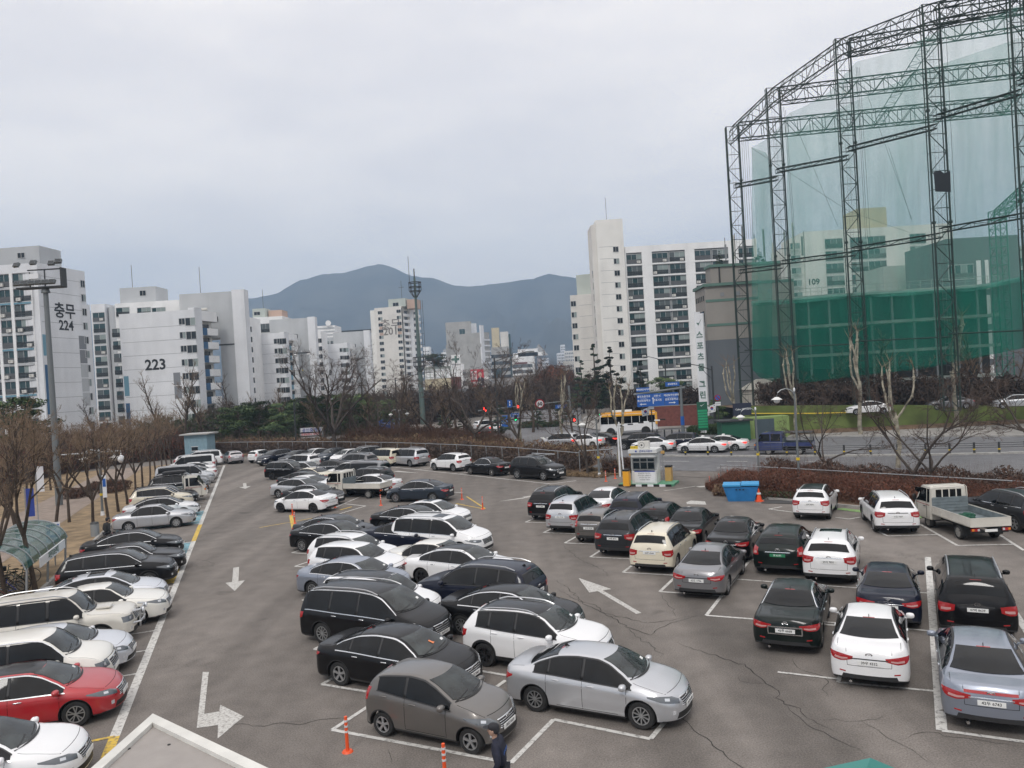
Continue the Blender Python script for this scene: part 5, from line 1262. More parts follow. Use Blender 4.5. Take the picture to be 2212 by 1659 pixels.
a,c_ = at(*zC(1490,1000),620),at(*zC(1730,985),620);Q = Bld('apartment_slab','white slab block of many small windows with dark rooftop trim',a,c_,'apartment block');H_ = a.z;Q.box('wall',0,Q.w,.2,14,0,H_,'wall_white');Q.box('roof_trim',4,Q.w-6,-.3,10,H_-6,H_-4.5,'brick_wall')
for k in range(5): Q.box('roof_house',3+k*Q.w/5,11+k*Q.w/5,2,10,H_,H_+(6 if k % 2 else 3),'wall_white')
for k in range(15):
 for j in range(14): Q.win('small',4+j*(Q.w-8)/13,H_-9-4.6*k*.97,4.0,2.6,y=.16,var=(j+k) % 3,mats=[MAT['win_frame'],MAT['win_glass'],MAT['curtain_dark']])
def far_tower(x0,x1,y,d,m,label,rows_,cols_,conv=zC,name='far_tower',extra=None):
 a,c_ = at(*conv(x0,y),d),at(*conv(x1,y),d);Q = Bld(name,label,a,c_,'apartment tower','far towers at the foot of the hills');Q.box('wall',0,Q.w,0,16,-2,a.z,m)
 for k in range(rows_):
  for j in range(cols_): Q.win('small',Q.w*(j+.5)/cols_,a.z-5-(a.z)*.85*k/rows_,Q.w/cols_*.55,a.z*.85/rows_*.5,y=-.05,mats=[MAT['win_frame'],MAT['win_glass'],MAT['win_teal']])
 return Q
far_tower(650,712,900,700,'wall_white','slim white tower right of number 201, bluish with distance',14,4)
far_tower(830,885,955,750,'wall_white','small white tower left of the stone tower',6,3);far_tower(848,882,925,760,'wall_pale','stub of a taller white tower behind the small white one',3,2)
far_tower(745,830,1050,900,'wall_pale','low pale block far behind the roof pine',3,6);far_tower(1985,2025,880,1300,'wall_pale','pale stepped tower far down the street, tallest there',12,3)
far_tower(1950,2020,960,1250,'wall_pale','wide pale tower at the foot of the tallest far one',8,5);far_tower(2025,2110,940,1100,'wall_warm','beige far building against the white apartment tower',7,5);far_tower(1760,1800,985,1200,'wall_pink','brownish church-like building far down the street',4,3);far_tower(1805,1870,1010,1400,'wall_pale','cluster of small pale blocks beside the brownish far building',5,5)
far_tower(2020,2110,1040,620,'wall_warm','low beige building at the end of the visible street',4,6)
qz = at(*zC(1780,965),1200);b = MeshB();b.cyl((qz.x,qz.y+4,qz.z+6),14,18,'z',4,r2=.5);tag(b.build('church_spire',MAT['wall_taupe']),'pointed roof on the brownish far building','roof')
a,c_ = at(*zC(1040,1335),240),at(*zC(1600,1325),240);Q = Bld('overpass','grey road overpass behind the bare trees in the middle distance',a,c_,'overpass');Q.box('deck',-20,Q.w,0,9,a.z-1.6,a.z,'wall_slate');Q.box('parapet',-20,Q.w,-.2,.1,a.z-1.2,a.z+1.0,'wall_mid')
for k in range(5): Q.box('pier',k*Q.w/4,k*Q.w/4+1.5,2,6,0,a.z-1.6,'wall_mid')

# ---- right-hand white apartment block
p0,p1 = at(*zD(400,188),175),at(*zD(692,163),175)
B9 = Bld('apartment_tower','tall white stair tower with a single column of small windows',p0,p1,'apartment tower');H9 = (p0.z+p1.z)/2;B9.box('wall',0,B9.w,0,9,0,H9,'wall_cream')
for k in range(12): B9.joints(.5,B9.w*.62,[H9-6.2-2.7*k])
for k in range(13): u,z = ux(zD(621+k*7.9,501+k*129.4),p0,p1);B9.win('small',u,z-.6,1.15,1.15,var=k % 2)
B9.box('lightning_rod',B9.w*.45,B9.w*.45+.08,2,2.08,H9,H9+5.4,'railing')
b = MeshB();b.box((-.55,4.2,H9/2-.5),(1.1,7.6,H9-1));b.build('side_bay',MAT['wall_warm'],B9.root)
for k in range(8): b = MeshB();b.box((-1.12,2.0,H9-12-2.7*k),(.05,.7,1.6));b.build('side_window',MAT['win_glass'],B9.root)
q0,q1 = at(*zD(715,490),176),at(*zD(2150,375),176)
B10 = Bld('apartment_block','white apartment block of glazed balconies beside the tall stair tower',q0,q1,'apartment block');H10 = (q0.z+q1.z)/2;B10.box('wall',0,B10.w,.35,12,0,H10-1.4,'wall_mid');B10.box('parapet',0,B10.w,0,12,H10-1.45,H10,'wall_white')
bays = [(735,905),(1015,1190),(1205,1378),(1482,1660),(1675,1850),(1960,2130)]
spans = []
for a_,c_ in bays:
 u0 = ux(zD(a_,600),q0,q1)[0];u1 = ux(zD(c_,600),q0,q1)[0];spans.append((u0,u1))
 for k in range(13):
  z = H10-4.0-2.7*k
  if z < .5: continue
  v_ = (k*4+int(u0)) % 9;B10.win('balcony',(u0+u1)/2,z,u1-u0-.1,2.15,y=.25,var=v_,name='balcony')
  if (k*7+int(u0*3)) % 5 in (0,1,3): put('air_conditioner',ac_mesh(),[MAT['ac_white'],MAT['ac_fan']],B10.root,lerp(u0,u1,.15 if (k+int(u0)) % 2 else .78),.12,z+.1)
prev = 0
for (x0,x1) in [(-.05,spans[0][0]),(spans[0][1],spans[1][0]),(spans[2][1],spans[3][0]),(spans[4][1],spans[5][0]),(spans[5][1],B10.w)]:
 B10.box('pier',x0,x1,0,.4,0,H10-1.45,'wall_white')
 if x1-x0 > .5:
  for k in range(13): B10.joints(x0+.2,x1-.2,[H10-4.2-2.7*k])
for k in range(13): B10.box('floor_band',0,B10.w,-.02,.36,H10-4.4-2.7*k,H10-4.1-2.7*k,'wall_white')
q0,q1 = at(*zD(122,1005),188),at(*zD(432,970),186)
B11 = Bld('apartment_block','lower beige white block left of the tall stair tower',q0,q1,'apartment block');H11 = q0.z;B11.box('wall',0,B11.w,0,10,0,H11,'wall_warm')
for k in range(9): B11.joints(B11.w*.3,B11.w,[H11-2.6-2.7*k])
for k in range(10): u,z = ux(zD(160+k*8.6,1095+k*120),q0,q1);B11.win('small',u,z-.6,1.2,1.2,var=k % 2)
a,c_ = at(*zD(172,808),200),at(*zD(425,790),200);B11.box('roof_house',1.2,B11.w+.6,3,12,H11,a.z*.98,'wall_green_white')
for k in range(6): put('air_conditioner',ac_mesh(),[MAT['ac_white'],MAT['ac_fan']],B11.root,-.1,2.0,H11-7.5-3.2*k,-math.pi/2)

# ---- sports building
s0,s1,s2 = at(*zD(1480,975),110),at(*zD(1590,912),104),at(*zD(2040,880),103.5)
B12 = Bld('sports_building','taupe and slate sports building with a green roof edge behind the steel net towers',s1,s2);H12 = s1.z;B12.box('upper_wall',0,B12.w+1.5,0,5,11.6,H12,'wall_taupe');B12.box('lower_wall',-.02,B12.w+1.5,-.02,5,0,11.6,'wall_slate');B12.box('roof_edge',-.3,B12.w+1.6,-.3,5,H12,H12+.4,'trim_green')
for k in range(2): B12.box('wall_band',0,B12.w+1.5,-.05,0,H12-2.1-3.3*k,H12-1.75-3.3*k,'trim_green')
for k in range(4): B12.box('vent',2+2.1*k,2.5+2.1*k,-.06,.0,H12-1.4,H12-.9,'wall_mid')
E12 = Bld('sports_building_end','end wall of the sports building with a row of square vents and two windows',s0,s1);hh = H12;E12.box('upper_wall',0,E12.w-.05,.02,12,11.6,hh,'wall_taupe');E12.box('lower_wall',0,E12.w-.05,0,12,0,11.6,'wall_slate');E12.box('roof_edge',-.3,E12.w,-.2,12,hh,hh+.4,'trim_green')
for k in range(5): E12.box('vent',E12.w*(.12+.17*k),E12.w*(.18+.17*k),-.05,.02,hh-1.8,hh-1.1,'wall_dark')
for k in range(2): E12.box('window',E12.w*(.25+.32*k),E12.w*(.50+.32*k),-.06,.01,hh-5.2,hh-3.2,'win_glass')
s3,s4 = at(*zD(1650,700),116),at(*zD(2120,640),116)
B13 = Bld('sports_hall','higher grey hall behind the sports building carrying phone antennas on its roof',s3,s4);H13 = s3.z;B13.box('wall',0,B13.w+4,0,3,0,H13,'wall_taupe');B13.box('roof_edge',-.2,B13.w+4,-.2,3,H13,H13+.4,'trim_green');B13.box('wall_band',0,B13.w+4,-.05,0,H13-4,H13-3.6,'trim_green');B13.box('drain_pipe',1.2,1.4,-.15,0,2,H13,'wall_dark')
for k in range(9):
 h_ = 2.2+(k*7 % 5)*.7;B13.box('antenna_panel',2.5+1.5*k,2.75+1.5*k,.5+(k % 3)*.5,.7+(k % 3)*.5,H13+1.2,H13+1.2+h_,'ac_white' if k % 2 else 'wall_mid');B13.box('antenna_pole',2.6+1.5*k,2.68+1.5*k,.8,.88,H13,H13+3.6+h_*.4,'railing')
sa,sb = at(*zD(1487,1200),103.6),at(*zD(1580,1212),102.8)
Q = Bld('vertical_sign','tall narrow white vertical sign with green Korean lettering on the sports building',sa,sb,'sign');sw = Q.w;Q.box('panel',0,sw,-.35,0,1.2,sa.z-.1,'wall_pale')
for z_ in (sa.z,): Q.box('panel_cap',-.02,sw*.55,-.36,0,sa.z-.1,sa.z+.15,'wall_pale')
for i,ch in enumerate('스포츠몰'): Q.text(ch,1.05,sw/2,sa.z-3.0-1.45*i,y=-.37,m='trim_green',bold=.03)
for i,ch in enumerate('그린힐'): Q.text(ch,1.05,sw/2,sa.z-9.6-1.45*i,y=-.37,m='trim_green',bold=.03)
b = MeshB();b.prism([(sw*.2,-.38,sa.z-1.3),(sw*.42,-.38,sa.z-1.7),(sw*.85,-.38,sa.z-.75),(sw*.5,-.38,sa.z-1.35)],(0,.02,0));b.build('logo',MAT['trim_green'],Q.root,recalc=True)

# ---- buildings behind the net
zF = lambda x,y: (1591+x*.3638,493.7+y*.3638)
a,c_ = at(*zF(400,60),168),at(*zF(1120,10),168)
B14 = Bld('apartment_block','pale apartment block numbered 109 seen through the green driving range net',a,c_,'apartment block');H_ = a.z+1.5;B14.box('wall',0,B14.w+6,0,14,0,H_,'wall_cream');u0,zz = ux(zF(740,-130),a,c_);u1,_ = ux(zF(915,-130),a,c_);B14.box('lift_house',u0,u1,2,9,H_,zz,'wall_yellow')
B14.box('lightning_rod',u0+.4,u0+.5,3,3.1,zz,zz+8,'railing')
u,z = ux(zF(458,318),a,c_);B14.text('109',1.8,u,z,bold=.05)
for (x0,x1) in ((530,635),(680,780),(785,890),(1035,1130)):
 u0 = ux(zF(x0,200),a,c_)[0];u1 = ux(zF(x1,200),a,c_)[0]
 for k in range(12):
  z = H_-4-2.7*k
  if z > 1: B14.win('balcony',(u0+u1)/2,z,u1-u0,2.1,y=-.04,var=(k*5+int(u0)) % 9,name='balcony')
for k in range(12):
 z = H_-3.6-2.7*k
 if z > 1: B14.win('small',ux(zF(380,200),a,c_)[0]-1.0,z,2.0,1.2,var=1)
B14.box('lower_wing',ux(zF(315,100),a,c_)[0],.0,1,12,0,H_-2.6,'wall_cream')
a,c_ = at(*zF(870,225),150),at(*zF(1320,215),150);Q = Bld('white_hall','pale green white hall below the apartment block, seen through the net',a,c_);Q.box('wall',0,Q.w,0,12,0,a.z,'wall_green_white');Q.win('small',Q.w*.12,a.z-7,1.3,1.6,y=-.03)
a,c_ = at(*zF(1245,62),132),at(*zF(1500,45),132);Q = Bld('dark_building','dark teal grey building with slim white frames right of the apartment block',a,c_);H_ = a.z;Q.box('wall',0,Q.w+5,0,14,0,H_,'wall_slate')
for k in range(6):
 for j in range(2): Q.box('white_frame',Q.w*(.66+.2*j),Q.w*(.76+.18*j),-.12,0,H_-9-7.5*k*.8,H_-4-7.5*k*.8,'wall_white');
 Q.win('balcony',Q.w*.3,H_-7-5.5*k,4.2,2.4,y=-.03,var=k)
a,c_ = at(*zF(1640,105),190),at(*zF(2300,80),190);Q = Bld('apartment_block','grey green apartment slab at the right edge behind the small net tower',a,c_,'apartment block');Q.box('wall',0,Q.w,0,14,0,a.z,'wall_sage')
for k in range(11):
 for j in range(6): Q.win('balcony',3+j*4.6,a.z-5-2.9*k,3.6,2.0,y=-.05,var=(j+k*2) % 9)
# driving range tiers
a,c_ = at(*zF(60,425),122),at(*zF(1560,345),118)
Q = Bld('driving_range','dark three-tier golf driving range stand behind the lower green net',a,c_,'driving range');Hr = a.z;Q.box('back_wall',0,Q.w,4,12,0,Hr,'wall_dark');Q.box('roof',0,Q.w,-.5,12,Hr-.5,Hr,'wall_sage')
for k in range(1,4): Q.box('deck',0,Q.w,0,4.2,Hr-4.6*k-.45,Hr-4.6*k,'wall_sage')
for k in range(13): Q.box('column',Q.w*k/12-.15,Q.w*k/12+.15,.2,.5,0,Hr,'wall_mid')
for k in range(24): Q.box('rail_post',Q.w*k/23,Q.w*k/23+.06,.0,.06,Hr,Hr+1.2,'wall_sage')
Q.box('roof_railing',0,Q.w,0,.05,Hr+1.15,Hr+1.22,'wall_sage');Q.box('roof_railing',0,Q.w,0,.05,Hr+.6,Hr+.65,'wall_sage')
# ------------------------------------------------------------------ trucks and bus
def make_truck(x,y,heading,paint_,label,group,cab='single',cargo='flat',tag_='flatbed_truck',cat='truck',text='',scale=1.0,plate=''):
 """small cab-over truck, nose towards +x"""
 r = empty(tag_,(x,y,0),math.radians(heading));r.scale = (scale,)*3;tag(r,label,cat,group);pm = MAT[paint_]
 W = 1.74;X = 2.4;cl = 1.55 if cab == 'single' else 2.35;x1 = X;x0 = X-cl
 prof = [(x0,.42),(x0,1.90),(x0+.10,1.97),(x1-.80,1.98),(x1-.62,1.92),(x1-.16,1.18),(x1-.03,1.02),(x1,.80),(x1,.45),(x1-.05,.40)]
 bm = bmesh.new();A,B = [],[]
 for px,pz in prof:
  t = clamp((pz-1.1)/.85);yy = W/2*(1-.10*t);A.append(bm.verts.new((px,yy,pz)));B.append(bm.verts.new((px,-yy,pz)))
 bm.faces.new(A);bm.faces.new(B[::-1]);n = len(A)
 for i in range(n): bm.faces.new((A[i],B[i],B[(i+1) % n],A[(i+1) % n]))
 bmesh.ops.recalc_face_normals(bm,faces=bm.faces);bmesh.ops.bevel(bm,geom=bm.edges[:],offset=.05,segments=3,affect='EDGES',clamp_overlap=True)
 me = bpy.data.meshes.new('cab');bm.to_mesh(me)
 tree = BVHTree.FromBMesh(bm);bm.free()
 for p in me.polygons: p.use_smooth = True
 me.set_sharp_from_angle(angle=math.radians(35));child('cab',me,pm,r)
 cc = dict(tree=tree)
 # windscreen, side and rear glass
 g = [[(lerp(x1-.22,x1-.60,i/5),(-1+2*j/10)*lerp(.76,.70,i/5),lerp(1.26,1.86,i/5)) for j in range(11)] for i in range(6)]
 child('windscreen',lay(cc,g,(-1,0,-.4),.008,'windscreen'),MAT['car_glass_front'],r)
 segs = [(x0+.42,x1-.40)] if cab == 'single' else [(x0+.14,x0+.95),(x0+1.05,x1-.42)]
 if cab == 'single': segs.insert(0,(x0+.14,x0+.34))
 for a,c_ in segs:
  last = c_ > x1-.6
  top_ = [(a,1,1.84),(c_-(.12 if last else 0),1,1.84)];bot = [(a,1,1.22),(c_+(.16 if last else 0),1,1.20)]
  m_ = lay(cc,ruled(resample(top_,6),resample(bot,6),5),(0,-1,0),.010,'side_window')
  child('side_window',m_,MAT['car_glass'],r);child('side_window',mirror_mesh(m_,'side_window'),MAT['car_glass'],r)
 g = [[(x0-.1,lerp(-.58,.58,j/6),lerp(1.28,1.82,i/4)) for j in range(7)] for i in range(5)]
 child('rear_window',lay(cc,g,(1,0,0),.010,'rear_window'),MAT['car_glass'],r)
 for yy in (-.32,0,.32):
  b = MeshB();b.box((x0-.05,yy,1.55),(.03,.05,.56));b.build('window_guard_bar',pm,r)
 b = MeshB();b.box((x1+.004,0,.92),(.02,1.0,.13));b.build('grille',MAT['plastic_dark'],r)
 b = MeshB();b.box((x1+.02,0,.55),(.10,1.70,.22));b.build('front_bumper',pm if paint_ != 'truck_blue' else MAT['plastic'],r)
 for sg in (-1,1):
  b = MeshB();b.box((x1+.004,sg*.68,.90),(.04,.28,.17));b.build('headlight',MAT['headlight'],r)
  b = MeshB();b.box((x1-.02,sg*.86,.90),(.12,.03,.13));b.build('turn_signal',MAT['orange_lens'],r)
  b = MeshB();b.blob((x1-.42,sg*1.03,1.35),(.05,.09,.15));b.tube([(x1-.40,sg*.84,1.2),(x1-.42,sg*1.0,1.25)],.015,4);b.build('wing_mirror',MAT['plastic_dark'],r,smooth=True)
  b = MeshB();b.box((x1-1.02,sg*.885,1.02),(.16,.03,.03));b.build('door_handle',MAT['plastic_dark'],r)
  b = MeshB()
  for xx in (x0+.36 if cab == 'single' else x0+1.0,x1-.30): b.box((xx,sg*.871,.86),(.012,.012,.76))
  b.build('door_seams',MAT['seam'],r)
  b = MeshB();b.box((x0+.7,sg*.873,1.10),(cl*.8,.008,.025));b.build('side_stripe',MAT['taillight'] if paint_ != 'truck_blue' else MAT['silver_trim'],r)
 # chassis and bed
 b = MeshB();b.box((-.4,.35,.52),(3.9,.09,.14));b.box((-.4,-.35,.52),(3.9,.09,.14));b.box((-.5,0,.40),(1.2,.5,.22));b.box((-2.32,0,.50),(.10,1.5,.10));b.box((x1-.7,0,.40),(1.0,1.3,.2));b.build('chassis',MAT['plastic_dark'],r)
 bx0,bx1 = -2.42,x0-.09;bl = bx1-bx0;bc = (bx0+bx1)/2
 b = MeshB();b.box((bc,0,.74),(bl,1.64,.07));b.build('bed_floor',MAT['bed_grey'],r)
 inn = MAT['bed_grey']
 for sg in (-1,1):
  b = MeshB();b.box((bc,sg*.835,.90),(bl,.03,.36),mat=0);b.box((bc,sg*.812,.90),(bl-.02,.012,.34),mat=1)
  for k in range(9): b.box((bx0+bl*(k+.5)/9,sg*.857,.90),(.02,.012,.30),mat=0)
  b.box((bc,sg*.835,1.09),(bl,.05,.03),mat=0);b.box((bc,sg*.86,.78),(bl,.015,.02),mat=0);b.build('side_board',[pm,inn],r)
 b = MeshB();b.box((bx0,0,.90),(.03,1.64,.36));b.box((bx0+.02,0,.90),(.012,1.6,.34),mat=1);b.box((bx0-.0,0,1.09),(.05,1.68,.03));b.build('tail_board',[pm,inn],r)
 b = MeshB();b.box((bx1+.02,0,1.12),(.04,1.62,.72),mat=0);
 for k in range(5): b.box((bx1-.01,0,.86+.14*k),(.02,1.58,.02),mat=0)
 b.build('headboard',inn,r)
 b = MeshB();b.tube([(bx1+.02,-.80,1.45),(bx1+.02,-.78,1.92),(bx1+.02,-.70,2.0),(bx1+.02,.70,2.0),(bx1+.02,.78,1.92),(bx1+.02,.80,1.45)],.025,5);b.build('cab_guard',pm,r)
 if text:
  child('lettering',text_mesh(text,.12,.001),MAT['black'],r,(bx0-.018,0,.92),(math.pi/2,0,-math.pi/2))
 for sg in (-1,1):
  b = MeshB();b.box((bx0+.02,sg*.64,.60),(.06,.34,.12),mat=0);b.box((bx0-.012,sg*.52,.60),(.01,.09,.09),mat=1);b.box((bx0-.012,sg*.75,.60),(.01,.1,.09),mat=2);b.build('taillight',[MAT['taillight'],MAT['lens'],MAT['orange_lens']],r)
  b = MeshB();b.box((-1.82,sg*.70,.42),(.02,.26,.34));b.build('mud_flap',MAT['plastic_dark'],r)
 number_plate(r,bx0-.01,.56,-1,plate)
 number_plate(r,x1+.08,.55,1,plate)
 ty,rm = wheel_meshes(.31,'cover')
 for xw in (-1.35,1.25):
  for sg in (1,-1):
   w_ = child('wheel',ty,MAT['tyre'],r,(xw,sg*.82,.306),(0,0,0 if sg > 0 else math.pi));child('rim',rm,[MAT['dirty_alloy'],MAT['brake_dark']],w_)
 if cargo == 'net':
  o = tag(blob_pile(.42,.36,.16,'green_net_cloth',5),'crumpled dark green net lying on the bed of the white truck by the hedge','net');o.name = 'folded_net'
  o.location = r.matrix_basis @ Vector((-.9,.15,.79))
 if cargo == 'load':
  b = MeshB();
  for k in range(4): b.tube([(-2.3+k*.02,-.80+.5333*k,1.1),(-2.3,-.80+.5333*k,1.78)],.02,4)
  for sg in (-1,1): b.tube([(-2.35,sg*.80,1.1),(-2.35,sg*.80,1.85),(x0-.1,sg*.80,1.95)],.03,4);b.tube([(-1.2,sg*.8,1.1),(-1.2,sg*.8,1.9)],.03,4)
  b.build('cargo_frame',MAT['plastic_dark'],r)
  b = MeshB();b.box((bc,0,1.93),(bl,1.7,.04),rz=0);b.build('canvas_roof',MAT['tarp_dark'],r)
 return r
def blob_pile(a,b_,h,m,seed):
 q = random.Random(seed);b = MeshB()
 for k in range(9): b.blob((q.uniform(-a,a)*.6,q.uniform(-b_,b_)*.6,q.uniform(0,h)*.5+.04),(a*q.uniform(.3,.55),b_*q.uniform(.3,.55),h*q.uniform(.4,.8)),8,6)
 me = b.mesh('pile',True,60);me.materials.append(MAT[m])
 for v in me.vertices: v.co += Vector((q.uniform(-.03,.03),q.uniform(-.03,.03),q.uniform(-.02,.03)))
 o = bpy.data.objects.new('pile',me);COL.objects.link(o);return o
mat('orange_lens',(.7,.22,.02),.15,coat=1);mat('bed_grey',(.16,.19,.20),.6,vary=.25,vscale=3);mat('dirty_alloy',(.35,.34,.32),.5,metal=.5);mat('green_net_cloth',(.01,.07,.04),.9)
mat('tarp_dark',(.05,.05,.05),.8);mat('white_plastic',(.75,.75,.73),.45)

# ------------------------------------------------------------------ cars
def place(kind,anchor,px,py,heading,paint_,label,**kw):
 s = SPEC[kind];X = s['L']/2;k = kw.get('scale',1.0);W = s['W']/2
 if anchor == 'n': p,lo = on(px,py,.5),(X,0)
 elif anchor == 't': p,lo = on(px,py,.5),(-X,0)
 elif anchor == 'roof': p,lo = on(px,py,max(q[1] for q in s['top'])*k),((s['ws'][1]+s['rg'][1])/2-X,0)
 elif anchor == 'xy': p,lo = Vector((px,py,0)),(0,0)
 else: p,lo = on(px,py),((s['wf'] if anchor[0] == 'f' else s['wr'])-X,W if anchor[1] == 'l' else -W)
 a = math.radians(heading);lx,ly = lo[0]*k,lo[1]*k
 x = p.x-(lx*math.cos(a)-ly*math.sin(a));y = p.y-(lx*math.sin(a)+ly*math.cos(a))
 return make_car(kind,x,y,heading,paint_,label,**kw)
def place_truck(anchor,px,py,heading,paint_,label,**kw):
 p = on(px,py);lo = {'rl': (-1.35,.9),'rr': (-1.35,-.9),'fl': (1.25,.9),'fr': (1.25,-.9),'n': (2.4,0)}[anchor];a = math.radians(heading);k = kw.get('scale',1)
 if anchor == 'n': p = on(px,py,.5)
 return make_truck(p.x-k*(lo[0]*math.cos(a)-lo[1]*math.sin(a)),p.y-k*(lo[0]*math.sin(a)+lo[1]*math.cos(a)),heading,paint_,label,**kw)
GL = 'cars parked nose out along the left kerb';GM = 'cars parked in the middle island rows';GB = 'cars parked at the back of the middle rows';GF = 'cars parked along the far fence'
GR = 'cars parked in the right-hand rows';GH = 'vehicles parked against the brown hedge';GT = 'vehicles in traffic on the main road'
H = 20
place('fastback_sedan','n',193,1622,14,'white_paint','white saloon at the bottom left corner beside the yellow line',group=GL,wheel='five',plate='')
place('fastback_sedan','fr',164,1573,16,'red_paint','red saloon, the only red car, with a black roof and chrome window line',group=GL,roof='black_paint',wheel='twin',rim='alloy',chrome=2)
place('tall_boxcar','n',252,1436,16,'pearl_paint','beige white small crossover parked between the red saloon and a pale silver saloon',group=GL,chrome=2)
place('fastback_sedan','n',291,1396,17,'pale_silver','pale silver saloon with its nose between the beige crossover and the old boxy off-roader',group=GL,wheel='ten')
gal = place('boxy_suv','n',299,1342,17,'dirty_white','old boxy beige off-roader with a tubular bull bar and dark lower sides',group=GL,wheel='five',chrome=0)
place('classic_sedan','n',369,1300,17,'pearl_paint','off-white saloon parked beyond the boxy off-roader, bonnet slightly stained',group=GL,wheel='five',chrome=0)
place('fastback_sedan','n',364,1272,18,'pale_silver','silver saloon with a square sunroof, parked between a black crossover and an off-white saloon',group=GL,sun=True,wheel='ten')
place('family_suv','n',383,1230,18,'black_paint','black family crossover with chrome window line on the yellow hatched bay',group=GL,chrome=2,wheel='ten',rails=0)
place('classic_sedan','n',402,1203,19,'black_paint','black saloon between two larger black cars on the blue disabled bay, big clear headlights',group=GL,chrome=2)
place('fastback_sedan','n',397,1172,19,'black_paint','long black fastback with a full chrome window outline, nearest the yellow crossing bay',group=GL,chrome=2)
place('classic_sedan','fr',381,1140,15,'silver_paint','silver saloon standing alone on the blue painted disabled bay',group=GL,wheel='cover',chrome=0)
place('fastback_sedan','n',432,1095,18,'white_paint','white saloon with a dark sunroof just beyond the blue disabled bay',group=GL,wheel='ten',roof='black_paint')
place('compact_suv','n',419,1078,18,'cream_paint','cream crossover half hidden behind the white saloon with the dark roof',group=GL)
place('family_suv','n',430,1074,18,'black_paint','black estate with a chrome window line beside the white truck cab',group=GL,chrome=2,rails=0)
place_truck('n',446,1064,18,'dirty_white','white flatbed truck with a square cab parked nose out in the left row',group=GL)
place('family_suv','n',452,1050,18,'black_paint','black crossover carrying a dark roof box beside the white truck',group=GL,rails=0)
place('family_suv','n',454,1043,18,'grey_paint','grey crossover with a chrome grille between the roof box car and the silver van',group=GL,rails=0)
place('van','n',465,1030,19,'silver_paint','long silver grey passenger van in the left row',group=GL,wheel='five',chrome=0)
place('fastback_sedan','t',470,1022,199,'white_paint','white saloon parked tail out just beyond the silver van',group=GL)
place('sedan','t',467,1014,199,'white_paint','second white saloon tail out, closer to the white van',group=GL)
place('van','t',467,1007,199,'white_paint','tall white passenger van parked tail out in the left row',group=GL,chrome=0)
place('hatchback','t',470,1001,199,'charcoal_paint','dark hatchback squeezed between the white van and the white people carrier',group=GL,detail=1)
place('minivan','t',483,993,199,'white_paint','white people carrier parked tail out at the far end of the left row',group=GL,chrome=2)
place('hatchback','t',374,1003,22,'mauve_silver','pinkish silver hatchback with only its tail showing behind the white van',group=GL,detail=1)
# ---- far fence
place('hatchback','rl',492,1003,122,'mauve_silver','champagne silver hatchback tail out beside the blue shed',group=GF,wheel='five')
place('small_hatch','rr',562,1000,58,'white_paint','small white hatchback tail out against the far hedge',group=GF)
place('compact_suv','roof',603,970,238,'navy_paint','dark navy crossover facing the camera next to the small white hatchback',group=GF,rails=0)
place('classic_sedan','roof',645,972,238,'black_paint','black saloon with a white plate facing the camera by the bicycles',group=GF)
place('fastback_sedan','roof',683,968,238,'white_paint','white saloon nose out between the black saloon and a dark blue grey saloon',group=GF)
place('fastback_sedan','roof',724,967,238,'dark_blue_grey','dark blue grey saloon nose out between two white cars at the far hedge',group=GF)
place('hatchback','roof',757,969,238,'white_paint','white hatchback nose out beside the tall grey crossover',group=GF)
place('family_suv','roof',795,964,226,'mid_grey_paint','tall grey crossover behind the cars at the far hedge',group=GF)
place('tall_boxcar','roof',838,968,138,'cream_paint','cream people carrier with square tail beside the silver people carrier',group=GF,chrome=0)
place('minivan','rl',885,1009,136,'silver_paint','silver people carrier with roof bars at the left end of the marked fence bays',group=GF,wheel='ten',chrome=0)
place('compact_suv','rl',978.5,1019.5,136,'white_paint','white crossover with black wheel arches in the fence bays',group=GF,wheel='twin',chrome=0,rails=0,plate='')
place('classic_sedan','rl',1061,1029,134,'black_paint','black saloon with bright ten-spoke rims in the fence bays',group=GF,wheel='ten',rim='chrome',chrome=2)
kor = place('family_suv','fr',1173,1039,-44,'black_paint','black pickup with a canopy and a ladder bar on its roof, nose towards the exit',group=GF,wheel='five',rim='alloy',chrome=0,scale=1.04)
# ---- back of the middle block
place('mpv','rr',586,1037,-20,'black_paint','black estate car with chrome window line at the left end of the back rows',group=GB,wheel='mesh',rim='dark_alloy',chrome=2)
place('mpv','roof',657,981,152,'white_paint','white estate with its tail to the right behind the black estate',group=GB)
place('sedan','roof',655,997,-22,'silver_paint','silver saloon just behind the black estate car',group=GB)
place('fastback_sedan','roof',722,993,156,'charcoal_paint','charcoal saloon with its bonnet to the left in the back rows',group=GB)
place('family_suv','roof',780,979,150,'mid_grey_paint','grey crossover with its tail to the right in front of the cream people carrier',group=GB)
place('family_suv','roof',770,997,156,'white_paint','white crossover half hidden behind the long silver van',group=GB)
place('van','roof',795,995,156,'grey_paint','long grey passenger van in the back rows',group=GB,chrome=0)
place('family_suv','roof',806,1010,156,'black_paint','black crossover with silver roof rails behind the white flatbed truck',group=GB)
place('sedan','roof',672,1010,153,'cream_paint','pearly white saloon with its tail to the right in the back rows',group=GB)
place('fastback_sedan','roof',654,1018,-22,'charcoal_paint','dark charcoal saloon wedged between two pale saloons in the back rows',group=GB)
place('fastback_sedan','roof',660,1026,-24,'white_paint','white saloon with a clear windscreen left of the flatbed truck',group=GB)
place('fastback_sedan','roof',806,1024,156,'white_paint','white fastback with its tail right of the flatbed truck headboard',group=GB)
place_truck('rl',794,1077.5,157,'dirty_white','white flatbed truck with an empty grey bed in the middle of the back rows',group=GB,cab='single')
place('fastback_sedan','rr',601,1077,-24,'silver_paint','silver saloon with alloy wheels behind the white saloon with dark rear glass',group=GB,wheel='five')
